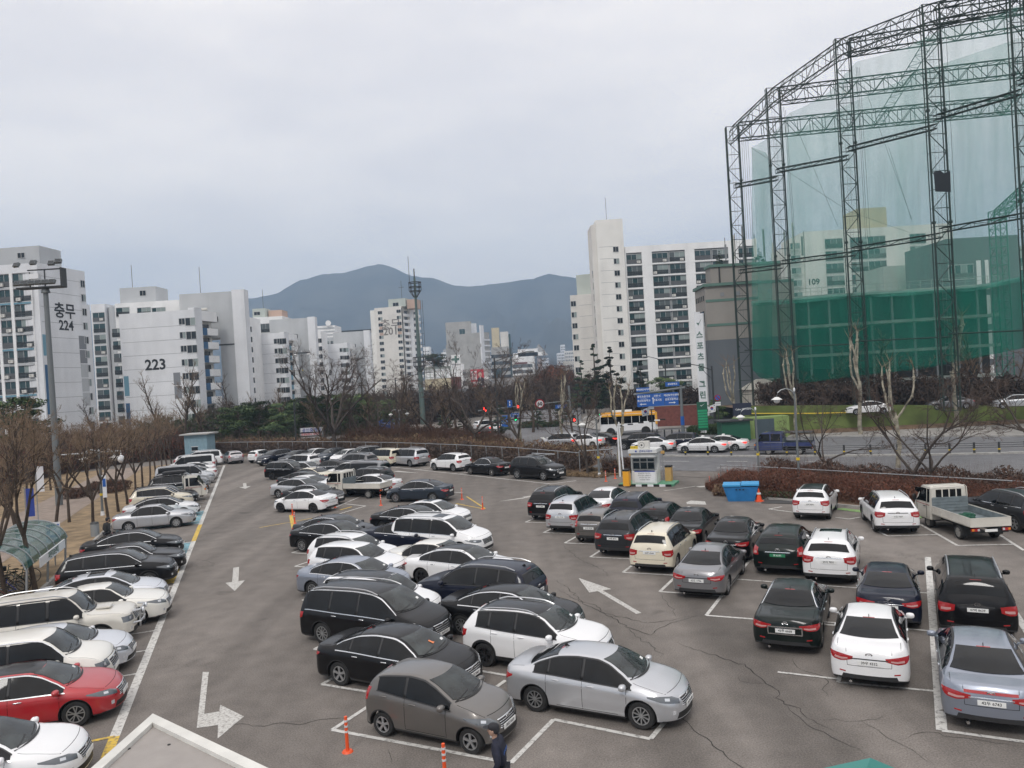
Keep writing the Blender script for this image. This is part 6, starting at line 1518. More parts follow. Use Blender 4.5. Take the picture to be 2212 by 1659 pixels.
place('fastback_sedan','roof',672,1044,-26,'charcoal_paint','dark grey saloon with a broad chrome grille next to the white saloon',group=GB,chrome=2)
place('sedan','rl',676.5,1109,157,'white_paint','white saloon with dark rear window standing across from the orange posts',group=GB,wheel='five',rim='dark_alloy')
place('fastback_sedan','fl',854,1086,161,'dark_blue_grey','dark blue fastback saloon beside the orange posts near the middle of the car park',group=GB,wheel='mesh',chrome=2)
# ---- middle island, left column
place('fastback_sedan','roof',716,1112,-27,'charcoal_paint','dark grey saloon with a wide striped grille at the head of the left island column',group=GM,chrome=2)
place('fastback_sedan','rr',651,1193,-27,'black_paint','black saloon with a chrome window line and fan-shaped rims',group=GM,chrome=2,wheel='ten')
place('compact_suv','roof',738,1153,-27,'white_paint','small white crossover with black roof stripes behind a black saloon',group=GM)
place('compact_suv','roof',744,1172,-27,'white_paint','white crossover with a chrome grille in the left island column',group=GM,rails=0,plate='')
place('fastback_sedan','rr',674,1293,-27,'steel_blue_paint','blue grey saloon with a glossy dark windscreen in the left island column',group=GM,wheel='ten',chrome=2)
place('mpv','roof',783,1237,-27,'white_paint','white compact people carrier with a black roof behind the big black people carrier',group=GM,roof='black_paint',chrome=2,rails=0)
place('minivan','rr',695,1393,-27,'black_paint','large black people carrier with silver roof rails',group=GM,wheel='ten',chrome=2,plate='46가 0111')
place('fastback_sedan','rr',732,1483,-28,'black_paint','black saloon with an orange note behind its windscreen',group=GM,wheel='five',chrome=2,plate='12가 7047')
place('small_hatch','rr',826,1593,-28,'taupe_paint','small grey brown hatchback in the front bay beside the guard',group=GM,wheel='five',rim='alloy',chrome=0,plate='28모 0569')
# ---- middle island, right column
place('fastback_sedan','roof',925,1080,-27,'white_paint','white saloon with a sunroof and twin grilles at the head of the right island column',group=GM,sun=True)
place('fastback_sedan','roof',882,1092,-27,'black_paint','black saloon with full chrome window outline next to the white sunroof saloon',group=GM,chrome=2)
place('fastback_sedan','roof',878,1124,-27,'navy_paint','navy blue saloon mostly hidden behind the white people carrier',group=GM)
place('minivan','n',1056,1174,-27,'white_paint','large white people carrier with two dark roof panels',group=GM,chrome=2,sun=True,plate='')
place('classic_sedan','roof',934,1167,-27,'pearl_paint','old pearl white saloon between the white people carrier and the black-roofed saloon',group=GM,chrome=0)
place('fastback_sedan','rr',910,1264,-27,'white_paint','white saloon with a black glass roof and black rims',group=GM,roof='black_paint',wheel='five',rim='dark_alloy',chrome=2)
place('family_suv','roof',1074,1214,153,'navy_paint','big dark blue off-roader with silver roof rails facing left',group=GM,wheel='five',chrome=0,plate='16가 0457',scale=1.03)
place('fastback_sedan','rr',996,1374,-27,'black_paint','black saloon with many-spoked rims behind the black and white crossover',group=GM,wheel='ten',chrome=2)
place('compact_suv','rr',1046,1442,-28,'white_paint','white crossover with a black roof and black wheel arches',group=GM,roof='black_paint',wheel='twin',rim='dark_alloy',chrome=0)
place('sedan','rr',1155,1540,-28,'silver_paint','silver saloon in front at the bottom of the middle island',group=GM,wheel='ten',chrome=0,plate='54가 6758')
# ---- right-hand rows
place('family_suv','rl',1152,1119,63,'black_paint','black crossover with silver rails at the left end of the near right-hand row',group=GR,plate='57가 7546')
place('mpv','rl',1192,1144,63,'silver_paint','silver people carrier second from the left in the near right-hand row',group=GR,plate='34나 7718')
place('fastback_sedan','roof',1308,1053,64,'white_paint','white saloon with dark rear glass beside the ticket booth',group=GR,plate='14나 2093')
place('family_suv','roof',1365,1066,64,'navy_paint','dark crossover with silver rails, plate 6435, behind the row by the booth',group=GR,plate='18허 6435')
place('small_hatch','rl',1250,1168,63,'taupe_paint','small old grey hatchback with a rounded rear window and black bumper',group=GR,plate='23서 9729')
place('hatchback','roof',1422,1087,64,'black_paint','small black hatchback with tall rear wheels near the booth',group=GR,plate='63나 3693',chrome=0)
place('family_suv','rl',1298,1193,63,'charcoal_paint','dark grey crossover with a whip antenna, plate 4870',group=GR,plate='34해 4870')
place('classic_sedan','roof',1492,1098,64,'black_paint','black saloon with a green number plate in the far right-hand row',group=GR,plate='가 9655',green=True,chrome=0)
place('mpv','rl',1373,1226,63,'cream_paint','cream people carrier with roof rails, plate 4344',group=GR,plate='22무 4344')
place('classic_sedan','roof',1586,1119,64,'black_paint','black saloon with big clear-edged rear lamps, plate 5449',group=GR,plate='68매 5449')
place('fastback_sedan','rl',1466,1276,63,'grey_paint','grey saloon, plate 1736, at the corner of the near right-hand row',group=GR,plate='62도 1736',chrome=0)
place('hatchback','rl',1634,1231,63,'dark_green_paint','very dark green hatchback with tall side lamps and a green number plate',group=GR,plate='보 6191',green=True,scale=1.08)
place('compact_suv','rl',1739,1250,64,'white_paint','white crossover with a sunroof and curved red lamps, plate 7831',group=GR,plate='29시 7831',rails=1,sun=True,scale=1.02)
place('sedan','roof',1916,1221,64,'navy_paint','dark navy saloon half hidden behind the white saloon, plate 7743',group=GR,plate='63나 7743')
place('minivan','rl',2026,1352,63,'black_paint','large black people carrier with short silver rails, plate 8639',group=GR,plate='07버 8639',chrome=0)
place('classic_sedan','rr',1781,1397,64,'dark_green_paint','black limousine with a chrome surround round its plate 6668',group=GR,plate='42주 6668',chrome=2,wheel='ten',rim='chrome')
place('sedan','rr',1968,1473,64,'white_paint','white saloon, plate 4332, at the front of the right-hand rows',group=GR,plate='39우 4332',chrome=0)
place('fastback_sedan','rl',2033,1535,63,'steel_blue_paint','blue grey saloon with a red light bar across its tail, plate 6743',group=GR,plate='42두 6743')
# ---- against the hedge
place('compact_suv','rr',1797,1121,61,'white_paint','white crossover with a dark roof and low orange lamps against the brown hedge',group=GH,plate='23버 9870',roof='black_paint',rails=0)
place('family_suv','rl',1885,1148,75,'white_paint','white crossover with black bumper between the small crossover and the flatbed truck',group=GH,plate='11도 7357',chrome=0)
place_truck('rl',2066,1165,88,'dirty_white','white flatbed truck with a green net in its bed by the hedge',group=GH,cargo='net',plate='',text='')
place('family_suv','rl',2190,1150,95,'charcoal_paint','dark grey vehicle cut off at the right edge by the hedge',group=GH)
# ---- traffic
TH = 149
place('mpv','fl',1178,969,150,'silver_paint','silver estate queueing at the lights, leftmost in the queue',group=GT,lit=True,detail=1,tag_='car_in_traffic')
place('sedan','fl',1232,967.5,150,'white_paint','white saloon queueing behind the silver estate',group=GT,lit=True,detail=1,tag_='car_in_traffic')
place('fastback_sedan','rl',1312,963.5,150,'black_paint','black saloon with a round white emblem on its door in the queue',group=GT,lit=True,detail=1,tag_='car_in_traffic')
place('family_suv','fl',1348,972,150,'black_paint','black crossover in the queue nearest the barrier arm',group=GT,lit=True,detail=1,rails=0,tag_='car_in_traffic')
place('sedan','roof',1413,943,150,'white_paint','white saloon in the far lane between two dark crossovers',group=GT,lit=True,detail=1,tag_='car_in_traffic')
place('family_suv','fl',1429,973,150,'navy_paint','dark navy crossover braking in the near lane',group=GT,lit=True,detail=1,rails=0,tag_='car_in_traffic')
place('fastback_sedan','roof',1520,943.5,150,'white_paint','plain white saloon in the far lane beside the white taxi',group=GT,lit=True,detail=1,tag_='car_in_traffic')
place('fastback_sedan','fl',1524,975,150,'white_paint','white taxi with a roof lamp and a yellow plate',category='taxi',group=GT,lit=True,detail=1,tag_='taxi')
place_truck('fl',1660,983,151,'truck_blue','blue crew-cab truck with boxes under a dark canopy',group=GT,cab='double',cargo='load',scale=1.0)
place('sedan','t',1048,940,92,'black_paint','dark car with red lights driving away through the junction',group=GT,lit=True,detail=1,tag_='car_in_traffic')
place('compact_suv','t',1070,930,92,'white_paint','white car beyond the dark one driving away through the junction',group=GT,lit=True,detail=1,tag_='car_in_traffic',rails=0)
place('mpv','t',1026,925,30,'white_paint','white car crossing the junction behind the bare trees',group=GT,detail=1,tag_='car_in_traffic',rails=0)
place('sedan','fl',930,945,170,'white_paint','white car seen through the trunks left of the long banner',group=GT,detail=1,tag_='car_in_traffic')
# on the terrace behind the green wall
for i,(px,py,Y,hd,pm_,kd,lb) in enumerate([(1872,842,84,170,'white_paint','sedan','white car on the terrace above the lime wall behind the leftmost plane tree'),
  (2050,855,84,165,'grey_paint','fastback_sedan','grey car on the terrace below the driving range net'),(2120,838,88,165,'white_paint','minivan','white van on the terrace under the net'),
  (2195,868,80,160,'silver_paint','sedan','silver car on the terrace at the right edge'),(1980,838,92,170,'black_paint','family_suv','dark car on the terrace in the shade of the net')]):
 p = at(px,py,Y);make_car(kd,p.x,p.y,hd,pm_,lb,group='cars on the terrace above the lime wall',detail=0,z=1.9,rails=0)
# the far street's queue
for i in range(16):
 t = .12+.05*i;p = st0.lerp(st1,t);side = 1 if i % 2 else -1
 o = make_car('sedan' if i % 3 else 'family_suv',p.x+side*(2.0+i*.12),p.y,83.5 if side > 0 else 263,['white_paint','black_paint','silver_paint','red_paint','white_paint'][i % 5],
  'tiny %s car on the street to the hills, %s lane' % (['white','black','silver','red','white'][i % 5],'right' if side > 0 else 'left'),group='cars on the street running to the hills',detail=0,z=p.z+.02,lit=(side > 0),tag_='car_in_traffic',rails=0)
# extras on particular cars
b = MeshB()   # bull bar
for zz in (.62,1.02): b.tube([(2.30,-.55,zz),(2.52,-.42,zz),(2.55,0,zz),(2.52,.42,zz),(2.30,.55,zz)],.035,6)
for yy in (-.40,.40): b.tube([(2.50,yy,.45),(2.53,yy,1.04)],.03,6)
b.build('bull_bar',MAT['silver_trim'],gal,smooth=True)
for yy in (-.30,.30): b = MeshB();b.cyl((2.60,yy,.98),.085,.06,'x',12);b.build('spot_lamp',MAT['lens'],gal)
b = MeshB();b.box((1.35,0,1.19),(.45,.5,.05));b.build('bonnet_scoop',MAT['dirty_white'],gal)
for xx in (-.35,.65):
 b = MeshB();b.tube([(xx,-.62,1.70),(xx,-.60,1.80),(xx,.60,1.80),(xx,.62,1.70)],.022,5);b.build('roof_crossbar',MAT['silver_trim'],kor)
b = MeshB();b.box((.25,.42,1.86),(2.3,.12,.07));b.build('ladder_bar',MAT['silver_trim'],kor)
for o in bpy.data.objects:
 l = o.get('label','')
 if 'roof box' in l and 'carrying' in l:
  b = MeshB();b.blob((-.3,0,1.92),(.95,.42,.15),14,8,e=.5);b.build('roof_box',MAT['plastic'],o,smooth=True)
  b = MeshB();b.box((-.7,0,1.76),(.05,1.1,.04));b.box((.2,0,1.76),(.05,1.1,.04));b.build('roof_crossbar',MAT['silver_trim'],o)
 if 'orange note' in l:
  b = MeshB();b.box((0,0,0),(.16,.24,.003));q = b.build('paper_note',MAT['orange_paper'] if 'orange_paper' in MAT else mat('orange_paper',(.8,.25,.1),.7),o)
  q.location = (1.05,.12,1.19);q.rotation_euler = (0,math.radians(26),.3)
 if 'white taxi' in l:
  b = MeshB();b.blob((-.1,0,1.52),(.12,.28,.07),10,6,e=.6);b.build('roof_lamp',MAT['white_plastic'],o,smooth=True)
 if 'red light bar' in l:
  c_ = car_shape('fastback_sedan');X_ = c_['L']/2
  m_ = lay(c_,ruled([(-X_-.1,-.5+j/10,.93) for j in range(11)],[(-X_-.1,-.5+j/10,.875) for j in range(11)],2),(1,0,0),.012,'light_bar');child('light_bar',m_,MAT['taillight'],o)
 if '6668' in l:
  b = MeshB();b.ring((0,0,0),.0,.0,.0,'x',4)
  b = MeshB()
  for (cy,cz,sy,sz) in ((0,.815,.92,.03),(0,.615,.92,.03),(-.45,.715,.03,.2),(.45,.715,.03,.2)): b.box((-2.43,cy,cz),(.03,sy,sz))
  b.build('plate_surround',MAT['chrome'],o)
# ------------------------------------------------------------------ steel towers and netting of the driving range
mat('tower_steel',(.018,.035,.030),.6,spec=.4);mat('far_steel',(.03,.16,.12),.6)
def netmat(name,col,a0,fold=.25,scale=.35):
 m = bpy.data.materials.new(name);m.use_nodes = True;t = m.node_tree;b = t.nodes['Principled BSDF'];n = t.nodes.new;l = t.links.new;o_ = t.nodes['Material Output']
 t.nodes.remove(b);df = n('ShaderNodeBsdfDiffuse');tl = n('ShaderNodeBsdfTranslucent');tr = n('ShaderNodeBsdfTransparent');m1 = n('ShaderNodeMixShader');m2 = n('ShaderNodeMixShader');m1.inputs[0].default_value = .45
 df.inputs[0].default_value = (*col,1);tl.inputs[0].default_value = (*col,1);l(df.outputs[0],m1.inputs[1]);l(tl.outputs[0],m1.inputs[2])
 tc = n('ShaderNodeTexCoord');mp = n('ShaderNodeMapping');mp.inputs['Scale'].default_value = (scale,scale,scale*.16);l(tc.outputs['Object'],mp.inputs[0]);q = n('ShaderNodeTexNoise');q.inputs['Scale'].default_value = 1;q.inputs['Detail'].default_value = 5;l(mp.outputs[0],q.inputs['Vector'])
 r = n('ShaderNodeMapRange');r.inputs['From Min'].default_value = .35;r.inputs['From Max'].default_value = .7;r.inputs['To Min'].default_value = a0*(1-fold);r.inputs['To Max'].default_value = a0*(1+fold);l(q.outputs['Fac'],r.inputs['Value'])
 l(r.outputs[0],m2.inputs[0]);l(tr.outputs[0],m2.inputs[1]);l(m1.outputs[0],m2.inputs[2]);l(m2.outputs[0],o_.inputs[0]);MAT[name] = m;return m
netmat('net_upper',(.15,.42,.34),.30);netmat('net_lower',(.006,.17,.115),.60,.22);netmat('net_fold',(.10,.38,.30),.42)
z4 = lambda x,y: (1536.1+x*.3307,y*.3307)
def truss(name,a0,a1,b0,b1,r,wr,bays,parent,m='tower_steel',third=None):
 """two chords with zigzag webs; optional third chord makes a box truss"""
 A = [Vector(a0).lerp(Vector(a1),i/bays) for i in range(bays+1)];B = [Vector(b0).lerp(Vector(b1),i/bays) for i in range(bays+1)]
 q = MeshB();q.tube([A[0],A[-1]],r,6);q.tube([B[0],B[-1]],r,6)
 rows_ = [(A,B)]
 if third is not None:
  C = [p+Vector(third) for p in A];D = [p+Vector(third) for p in B];q.tube([C[0],C[-1]],r*.9,5);q.tube([D[0],D[-1]],r*.9,5);rows_ += [(C,D),(A,C),(B,D)]
 for P,Q in rows_:
  for i in range(bays):
   s_,e_ = (P[i],Q[i+1]) if i % 2 == 0 else (Q[i],P[i+1]);q.tube([s_,e_],wr,4,cap=False);q.tube([P[i],Q[i]],wr,4,cap=False)
  q.tube([P[-1],Q[-1]],wr,4,cap=False)
 o = q.build(name,MAT[m],parent);return o
towers = [((97,830),(178,822),(140,2630),99),((360,578),(447,570),(400,2560),92.4),((810,255),(905,246),(905,2500),84.7),((1378,32),(1487,20),(1480,2400),75.1),((1944,-120),(2035,-130),(2060,2300),66.5)]
TW = []
for i,(l_,r_,f_,Y) in enumerate(towers):
 a,b_ = at(*z4(*l_),Y),at(*z4(*r_),Y);wd = b_.x-a.x;cx = (a.x+b_.x)/2;H_ = (a.z+b_.z)/2
 t = empty('net_tower',(cx,Y,2.4));h = H_-2.4;n = int(h/1.75)
 tag(t,['leftmost and shortest dark green lattice tower holding the golf net','second lattice net tower from the left','third lattice net tower from the left, above the pale plane tree','fourth lattice net tower, carrying a torn dark cloth halfway up','rightmost lattice net tower, cut by the top edge'][i],'lattice tower','steel towers holding the driving range net')
 hw = wd/2
 for sx in (-1,1):
  for sy in (0,1): q = MeshB();q.tube([(sx*hw,sy*.5,0),(sx*hw,sy*.5,h)],.095 if sy == 0 else .05,8);q.build('leg',MAT['tower_steel'],t,smooth=True)
 q = MeshB()
 for k in range(n+1):
  z = h*k/n
  q.tube([(-hw,0,z),(hw,0,z)],.04,5)
  for sx in (-1,1): q.tube([(sx*hw,0,z),(sx*hw,.5,z)],.03,4)
  if k < n:
   z2 = h*(k+1)/n;s_ = 1 if k % 2 else -1;q.tube([(-s_*hw,0,z),(s_*hw,0,z2)],.045,5)
 o = q.build('lattice',MAT['tower_steel'],t);o['kind'] = 'stuff'
 q = MeshB()   # ladder inside
 for sx in (-.18,.18): q.tube([(sx,.3,0),(sx,.3,h)],.014,4)
 for k in range(int(h/.55)): q.tube([(-.18,.3,k*.55),(.18,.3,k*.55)],.012,3)
 o = q.build('ladder',MAT['railing'],t);o['kind'] = 'stuff'
 for zz in (29.3,18.4,8.0):
  for sx in (-1,1): q = MeshB();q.cyl((sx*hw,0,zz),.19,.22,'z',10);q.build('joint_collar',MAT['tower_steel'],t)
 TW.append((t,cx,Y,H_,hw))
# cloth hanging in tower four
p = at(*z4(1512,1180),75);q = MeshB();q.prism([(p.x-.75,p.y,p.z-1.0),(p.x+.75,p.y,p.z-1.15),(p.x+.8,p.y,p.z+.95),(p.x+.2,p.y,p.z+.7),(p.x-.2,p.y,p.z+1.0),(p.x-.8,p.y,p.z+.9)],(0,.05,0));tag(q.build('torn_cloth',MAT['charcoal_paint'],recalc=True),'torn dark cloth caught in the fourth net tower','cloth')
# rim truss joining the tower heads and two rings lower down
rim = empty('rim_truss',TW[0][0].location);tag(rim,'triangular rim truss climbing from tower head to tower head','truss')
ring = empty('wind_truss',TW[0][0].location);tag(ring,'slim middle ring truss tying the net towers together','truss');ring2 = empty('wind_truss',TW[0][0].location);tag(ring2,'slim lower ring truss crossing the towers above the dark netting','truss');ring3 = empty('wind_rail',TW[0][0].location);tag(ring3,'single lowest rail crossing the net towers','rail')
ext = (50.5,52,46,1)
PT = [(t[1],t[2],t[3]) for t in TW]+[(49,55,47)]
for (x0,y0,h0),(x1,y1,h1) in zip(PT,PT[1:]):
 o_ = rim.location;L_ = math.hypot(x1-x0,y1-y0);n = max(4,int(L_/1.5))
 P_ = lambda x,y,z,dy=0: (x-o_.x,y-o_.y+dy,z-o_.z)
 truss('truss_segment',P_(x0,y0,h0),P_(x1,y1,h1),P_(x0,y0,h0-1.7),P_(x1,y1,h1-1.7),.075,.035,n,rim,third=(0,1.3,-.3))
 for rg_,z0,z1,r_ in ((ring,31.3,30.4,.055),(ring2,20.3,19.8,.055)): truss('truss_segment',P_(x0,y0,z0),P_(x1,y1,z1),P_(x0,y0,z0-.45),P_(x1,y1,z1-.45),r_,.025,n,rg_,third=(0,.6,0))
 q = MeshB();q.tube([P_(x0,y0,9.9),P_(x1,y1,9.6)],.07,6);q.build('rail_segment',MAT['tower_steel'],ring3)
# roof trusses crossing to the far side
for (t0,b0,t1,b1,Y0,Y1,lb,m) in (((178,800),(190,902),(2300,588),(2300,692),99,92,'lowest long cross truss reaching from the leftmost tower over the range','tower_steel'),
  ((455,568),(470,660),(2300,340),(2300,448),92.4,84,'middle long cross truss reaching from the second tower over the range','tower_steel'),
  ((905,250),(920,342),(2300,20),(2300,128),84.7,78,'upper long cross truss reaching from the third tower over the range','tower_steel'),
  ((1490,18),(1500,122),(2300,-90),(2300,16),75.1,70,'topmost cross truss reaching right from the fourth tower','tower_steel')):
 A0,B0,A1,B1 = at(*z4(*t0),Y0),at(*z4(*b0),Y0),at(*z4(*t1),Y1),at(*z4(*b1),Y1);e = empty('cross_truss',A0);tag(e,lb,'truss','cross trusses over the driving range')
 truss('truss',A0-A0,A1-A0,B0-A0,B1-A0,.085,.04,int((A1-A0).length/1.45),e,m,third=(.2,1.4,0))
for (t0,t1,Y0,Y1,lb) in (((1530,40),(1060,810),118,150,'steep diagonal truss seen through the net between the third and fourth towers'),((2080,400),(1840,750),118,140,'steep diagonal truss seen through the net near the rightmost tower')):
 A,B = at(*z4(*t0),Y0),at(*z4(*t1),Y1);e = empty('diagonal_truss',A);tag(e,lb,'truss');truss('truss',A-A,B-A,Vector((1.6,0,-.3)),B-A+Vector((1.6,0,-.3)),.07,.035,22,e)
# small far tower at the right with its own head truss
A = at(*z4(1850,1372),108);e = empty('net_tower',(A.x,A.y,2));tag(e,'smaller bright green far net tower at the right edge','lattice tower','steel towers holding the driving range net')
h = A.z-2;w_ = at(*z4(1925,1372),108).x-A.x;truss('lattice',(0,0,0),(0,0,h),(w_,0,0),(w_,0,h),.09,.045,20,e,'far_steel',third=(0,1.4,0))
B = at(*z4(2060,1180),100);truss('truss_segment',(0,0,h),B-A+Vector((0,0,h)),(w_,0,h-.2),B-A+Vector((w_,0,h-.2)),.08,.04,9,e,'far_steel',third=(0,1.2,-1.2))
# ---- nets
def depth_at(px):
 pts = [(1540,102),(1600,99.6),(1670,93.8),(1825,86.2),(2022,76.8),(2190,68.2),(2330,60)]
 for (x0,d0),(x1,d1) in zip(pts,pts[1:]):
  if px <= x1: return lerp(d0,d1,clamp((px-x0)/(x1-x0)))
 return 60
def poly_y(pts,x):
 if x <= pts[0][0]: return pts[0][1]
 for (x0,y0),(x1,y1) in zip(pts,pts[1:]):
  if x <= x1: return lerp(y0,y1,(x-x0)/(x1-x0))
 return pts[-1][1]
def net_sheet(name,label,top_,bot,x0,x1,m,edge=None,dy=1.8,nx=110,ny=34,amp=.35,seed=0):
 vs,fs = [],[]
 for i in range(nx+1):
  u = i/nx
  for j in range(ny+1):
   v = j/ny;px = lerp(x0,x1,u);yt,yb = poly_y(top_,px),poly_y(bot,px);py = lerp(yt,yb,v)
   if edge: px += edge(v)*(1-u)**4
   Y = depth_at(px)+dy+amp*math.sin(px*.11+seed)*(.4+.6*v)+amp*.6*math.sin(px*.031+seed*2+v*2)
   vs.append(tuple(at(px,py,Y)))
 for i in range(nx):
  for j in range(ny): a = i*(ny+1)+j;fs.append((a,a+1,a+ny+2,a+ny+1))
 me = bpy.data.meshes.new(name);me.from_pydata(vs,[],fs);me.update();me.materials.append(MAT[m])
 for p_ in me.polygons: p_.use_smooth = True
 o = bpy.data.objects.new(name,me);COL.objects.link(o);tag(o,label,'net');return o
ztop = [z4(*p_) for p_ in ((262,962),(300,945),(390,895),(450,820),(510,737),(600,700),(760,610),(850,510),(950,402),(1100,365),(1300,298),(1400,245),(1530,186),(1700,150),(1900,75),(2040,20),(2200,-40),(2300,-60))]
zmid = [(1619,655),(1700,650),(1800,640),(1950,632),(2100,622),(2212,600),(2330,590)]
zbot = [(1619,790),(1640,815),(1700,832),(1850,812),(2000,795),(2212,752),(2330,735)]
net_sheet('upper_net','thin pale green upper netting slung from the towers, scalloped along its top',ztop,zmid,1622.7,2330,'net_upper',edge=lambda v: 14*math.sin(v*1.6),seed=1,amp=.6)
net_sheet('side_net','gathered fold of netting hanging at the left end of the range',[(1622,317),(1655,330),(1700,420)],[(1625,800),(1700,822)],1624,1668,'net_fold',dy=3.0,nx=40,amp=.6,seed=3)
net_sheet('back_net','second layer of netting hanging inside the range behind the front one',[(1690,300),(1800,240),(2000,150),(2330,40)],[(1690,800),(2000,790),(2330,730)],1700,2330,'net_upper',dy=24,nx=60,amp=1.2,seed=5)
net_sheet('lower_net','dense dark green lower netting in front of the driving range stand',zmid,zbot,1626,2330,'net_lower',dy=1.2,seed=2,amp=.5)
o = net_sheet('net_hem','pale bunched hem along the top of the dense lower netting',[(a_,b_-4) for a_,b_ in zmid],[(a_,b_+7) for a_,b_ in zmid],1622,2330,'net_fold',dy=.9,ny=4,seed=2)
# hanging cables
cb = empty('net_cables',(0,0,0));tag(cb,'bundle of thin hoist cables hanging beside the net towers','cables')
q = MeshB()
for (x0,y0,x1,y1,Y) in [(200,905,232,1560,99.5),(212,905,246,1560,99.5),(225,905,262,1560,99.5),(240,920,276,1560,99.5),(474,700,540,1560,93),(486,720,550,1560,93),(948,440,1010,1560,85.5),(958,440,1022,1560,85.5),(970,440,1040,1560,85.5),(262,965,900,1380,97),(900,1380,1300,1520,95),(1000,560,1310,1430,96),(1535,200,1600,1500,76),(1160,960,1310,1440,96),(520,740,830,1480,96)]:
 q.tube([at(*z4(x0,y0),Y),at(*z4(x1,y1),Y)],.022,3)
q.build('cable',MAT['railing'],cb)['kind'] = 'stuff'
# ------------------------------------------------------------------ trees, hedges
mat('bark_brown',(.062,.045,.033),.95,vary=.35,vscale=5,bump=.5,bscale=30);mat('bark_dark',(.065,.052,.044),.95,vary=.35,vscale=5,bump=.5,bscale=30);mat('bark_pale',(.27,.245,.19),.9,vary=.6,vscale=2.5,detail=5);mat('twig',(.085,.060,.048),.95,vary=.3,vscale=2);mat('twig_dark',(.045,.036,.032),.95);mat('twig_tan',(.19,.135,.090),.95,vary=.3,vscale=2)
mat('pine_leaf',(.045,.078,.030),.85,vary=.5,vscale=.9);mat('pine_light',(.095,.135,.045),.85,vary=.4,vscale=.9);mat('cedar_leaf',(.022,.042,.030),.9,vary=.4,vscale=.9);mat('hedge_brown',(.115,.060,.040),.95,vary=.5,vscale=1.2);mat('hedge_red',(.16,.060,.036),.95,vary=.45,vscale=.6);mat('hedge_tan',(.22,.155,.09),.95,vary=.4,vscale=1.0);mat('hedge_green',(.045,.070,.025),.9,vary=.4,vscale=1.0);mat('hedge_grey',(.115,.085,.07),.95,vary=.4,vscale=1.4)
def grow(seed,H,spread=.55,trunk_h=.3,r0=.14,forks=1,levels=4,nb=(5,5,4,4),twig_r=.008,up=.35,droop=0.0,crook=.25,lengths=(.52,.45,.45,.5),crown_start=.35,single=True):
 """bare deciduous tree: trunk mesh and crown mesh (limbs, branches, twigs)"""
 q = random.Random(seed);T,C = MeshB(),MeshB()
 def path(p,d,L_,n,wob):
  pts = [p];d = d.normalized()
  for i in range(n):
   d = (d+Vector((q.gauss(0,wob),q.gauss(0,wob),q.gauss(0,wob)+up*.12-droop*.1))).normalized();pts.append(pts[-1]+d*L_/n)
  return pts,d
 def branch(p,d,L_,r,lv):
  n = 4 if lv <= 1 else 3 if lv == 2 else 2
  pts,dd = path(p,d,L_,n,crook*(.6 if lv < 2 else .9));rs = [max(r*(1-.75*i/n),twig_r*.6) for i in range(n+1)]
  C.tube(pts,rs,5 if lv <= 1 else 4 if lv == 2 else 3,mat=0 if lv < 2 else 1,cap=False)
  if lv >= levels: return
  k = nb[lv]
  for i in range(k):
   t = lerp(crown_start if lv == 0 else .25,1.0,(i+q.random()*.7)/k);seg = min(n-1,int(t*n));a = pts[seg].lerp(pts[seg+1],t*n-seg);base = (pts[seg+1]-pts[seg]).normalized()
   ax = Vector((q.gauss(0,1),q.gauss(0,1),q.gauss(0,.6)));ax = (ax-base*ax.dot(base)).normalized();ang = q.uniform(.45,.95)
   nd = (base*math.cos(ang)+ax*math.sin(ang)+Vector((0,0,up*.35))).normalized()
   branch(a,nd,L_*lengths[lv]*q.uniform(.75,1.2)*(1.15-.4*t),max(rs[seg]*.58,twig_r),lv+1)
 th = H*trunk_h;tp,td = path(Vector((0,0,0)),Vector((q.uniform(-.06,.06),q.uniform(-.06,.06),1)),th,4,.05)
 T.tube([tp[0]-Vector((0,0,.15))]+tp,[r0*1.35,r0*1.12]+[r0*(1-.25*i/4) for i in range(1,5)],9)
 for f in range(forks):
  a = 2*math.pi*f/max(forks,1)+q.uniform(-.4,.4);s_ = spread if forks > 1 else .06
  d = Vector((math.cos(a)*s_,math.sin(a)*s_,1)).normalized();branch(tp[-1]-Vector((0,0,.05)),d,H*(1-trunk_h)*q.uniform(.85,1.0)/max(.75,d.z),r0*(.75 if forks > 1 else .85),0)
 return T.mesh('trunk',True,60),C.mesh('crown',True,60)
TREES = {}
def tree_kind(key,**kw):
 TREES[key] = grow(**kw)
tree_kind('street',seed=3,H=7,forks=3,spread=.30,trunk_h=.38,r0=.11,nb=(6,5,4,3),levels=4,up=.55,crook=.22,twig_r=.009)
tree_kind('street2',seed=8,H=7,forks=3,spread=.34,trunk_h=.34,r0=.11,nb=(6,5,4,3),levels=4,up=.5,crook=.25,twig_r=.009)
tree_kind('cherry',seed=12,H=6.5,forks=4,spread=.72,trunk_h=.26,r0=.11,nb=(5,5,4,4),levels=4,up=.35,crook=.32,twig_r=.010)
tree_kind('cherry2',seed=17,H=6.5,forks=3,spread=.82,trunk_h=.24,r0=.12,nb=(6,5,4,4),levels=4,up=.3,crook=.34,twig_r=.010)
tree_kind('big',seed=21,H=12,forks=5,spread=.85,trunk_h=.28,r0=.32,nb=(6,6,5,4),levels=4,up=.35,crook=.26,twig_r=.014)
tree_kind('slim',seed=5,H=10,forks=1,trunk_h=.2,r0=.14,nb=(16,5,4,3),levels=3,up=.9,crook=.10,lengths=(.25,.5,.5,.5),crown_start=.1,twig_r=.010)
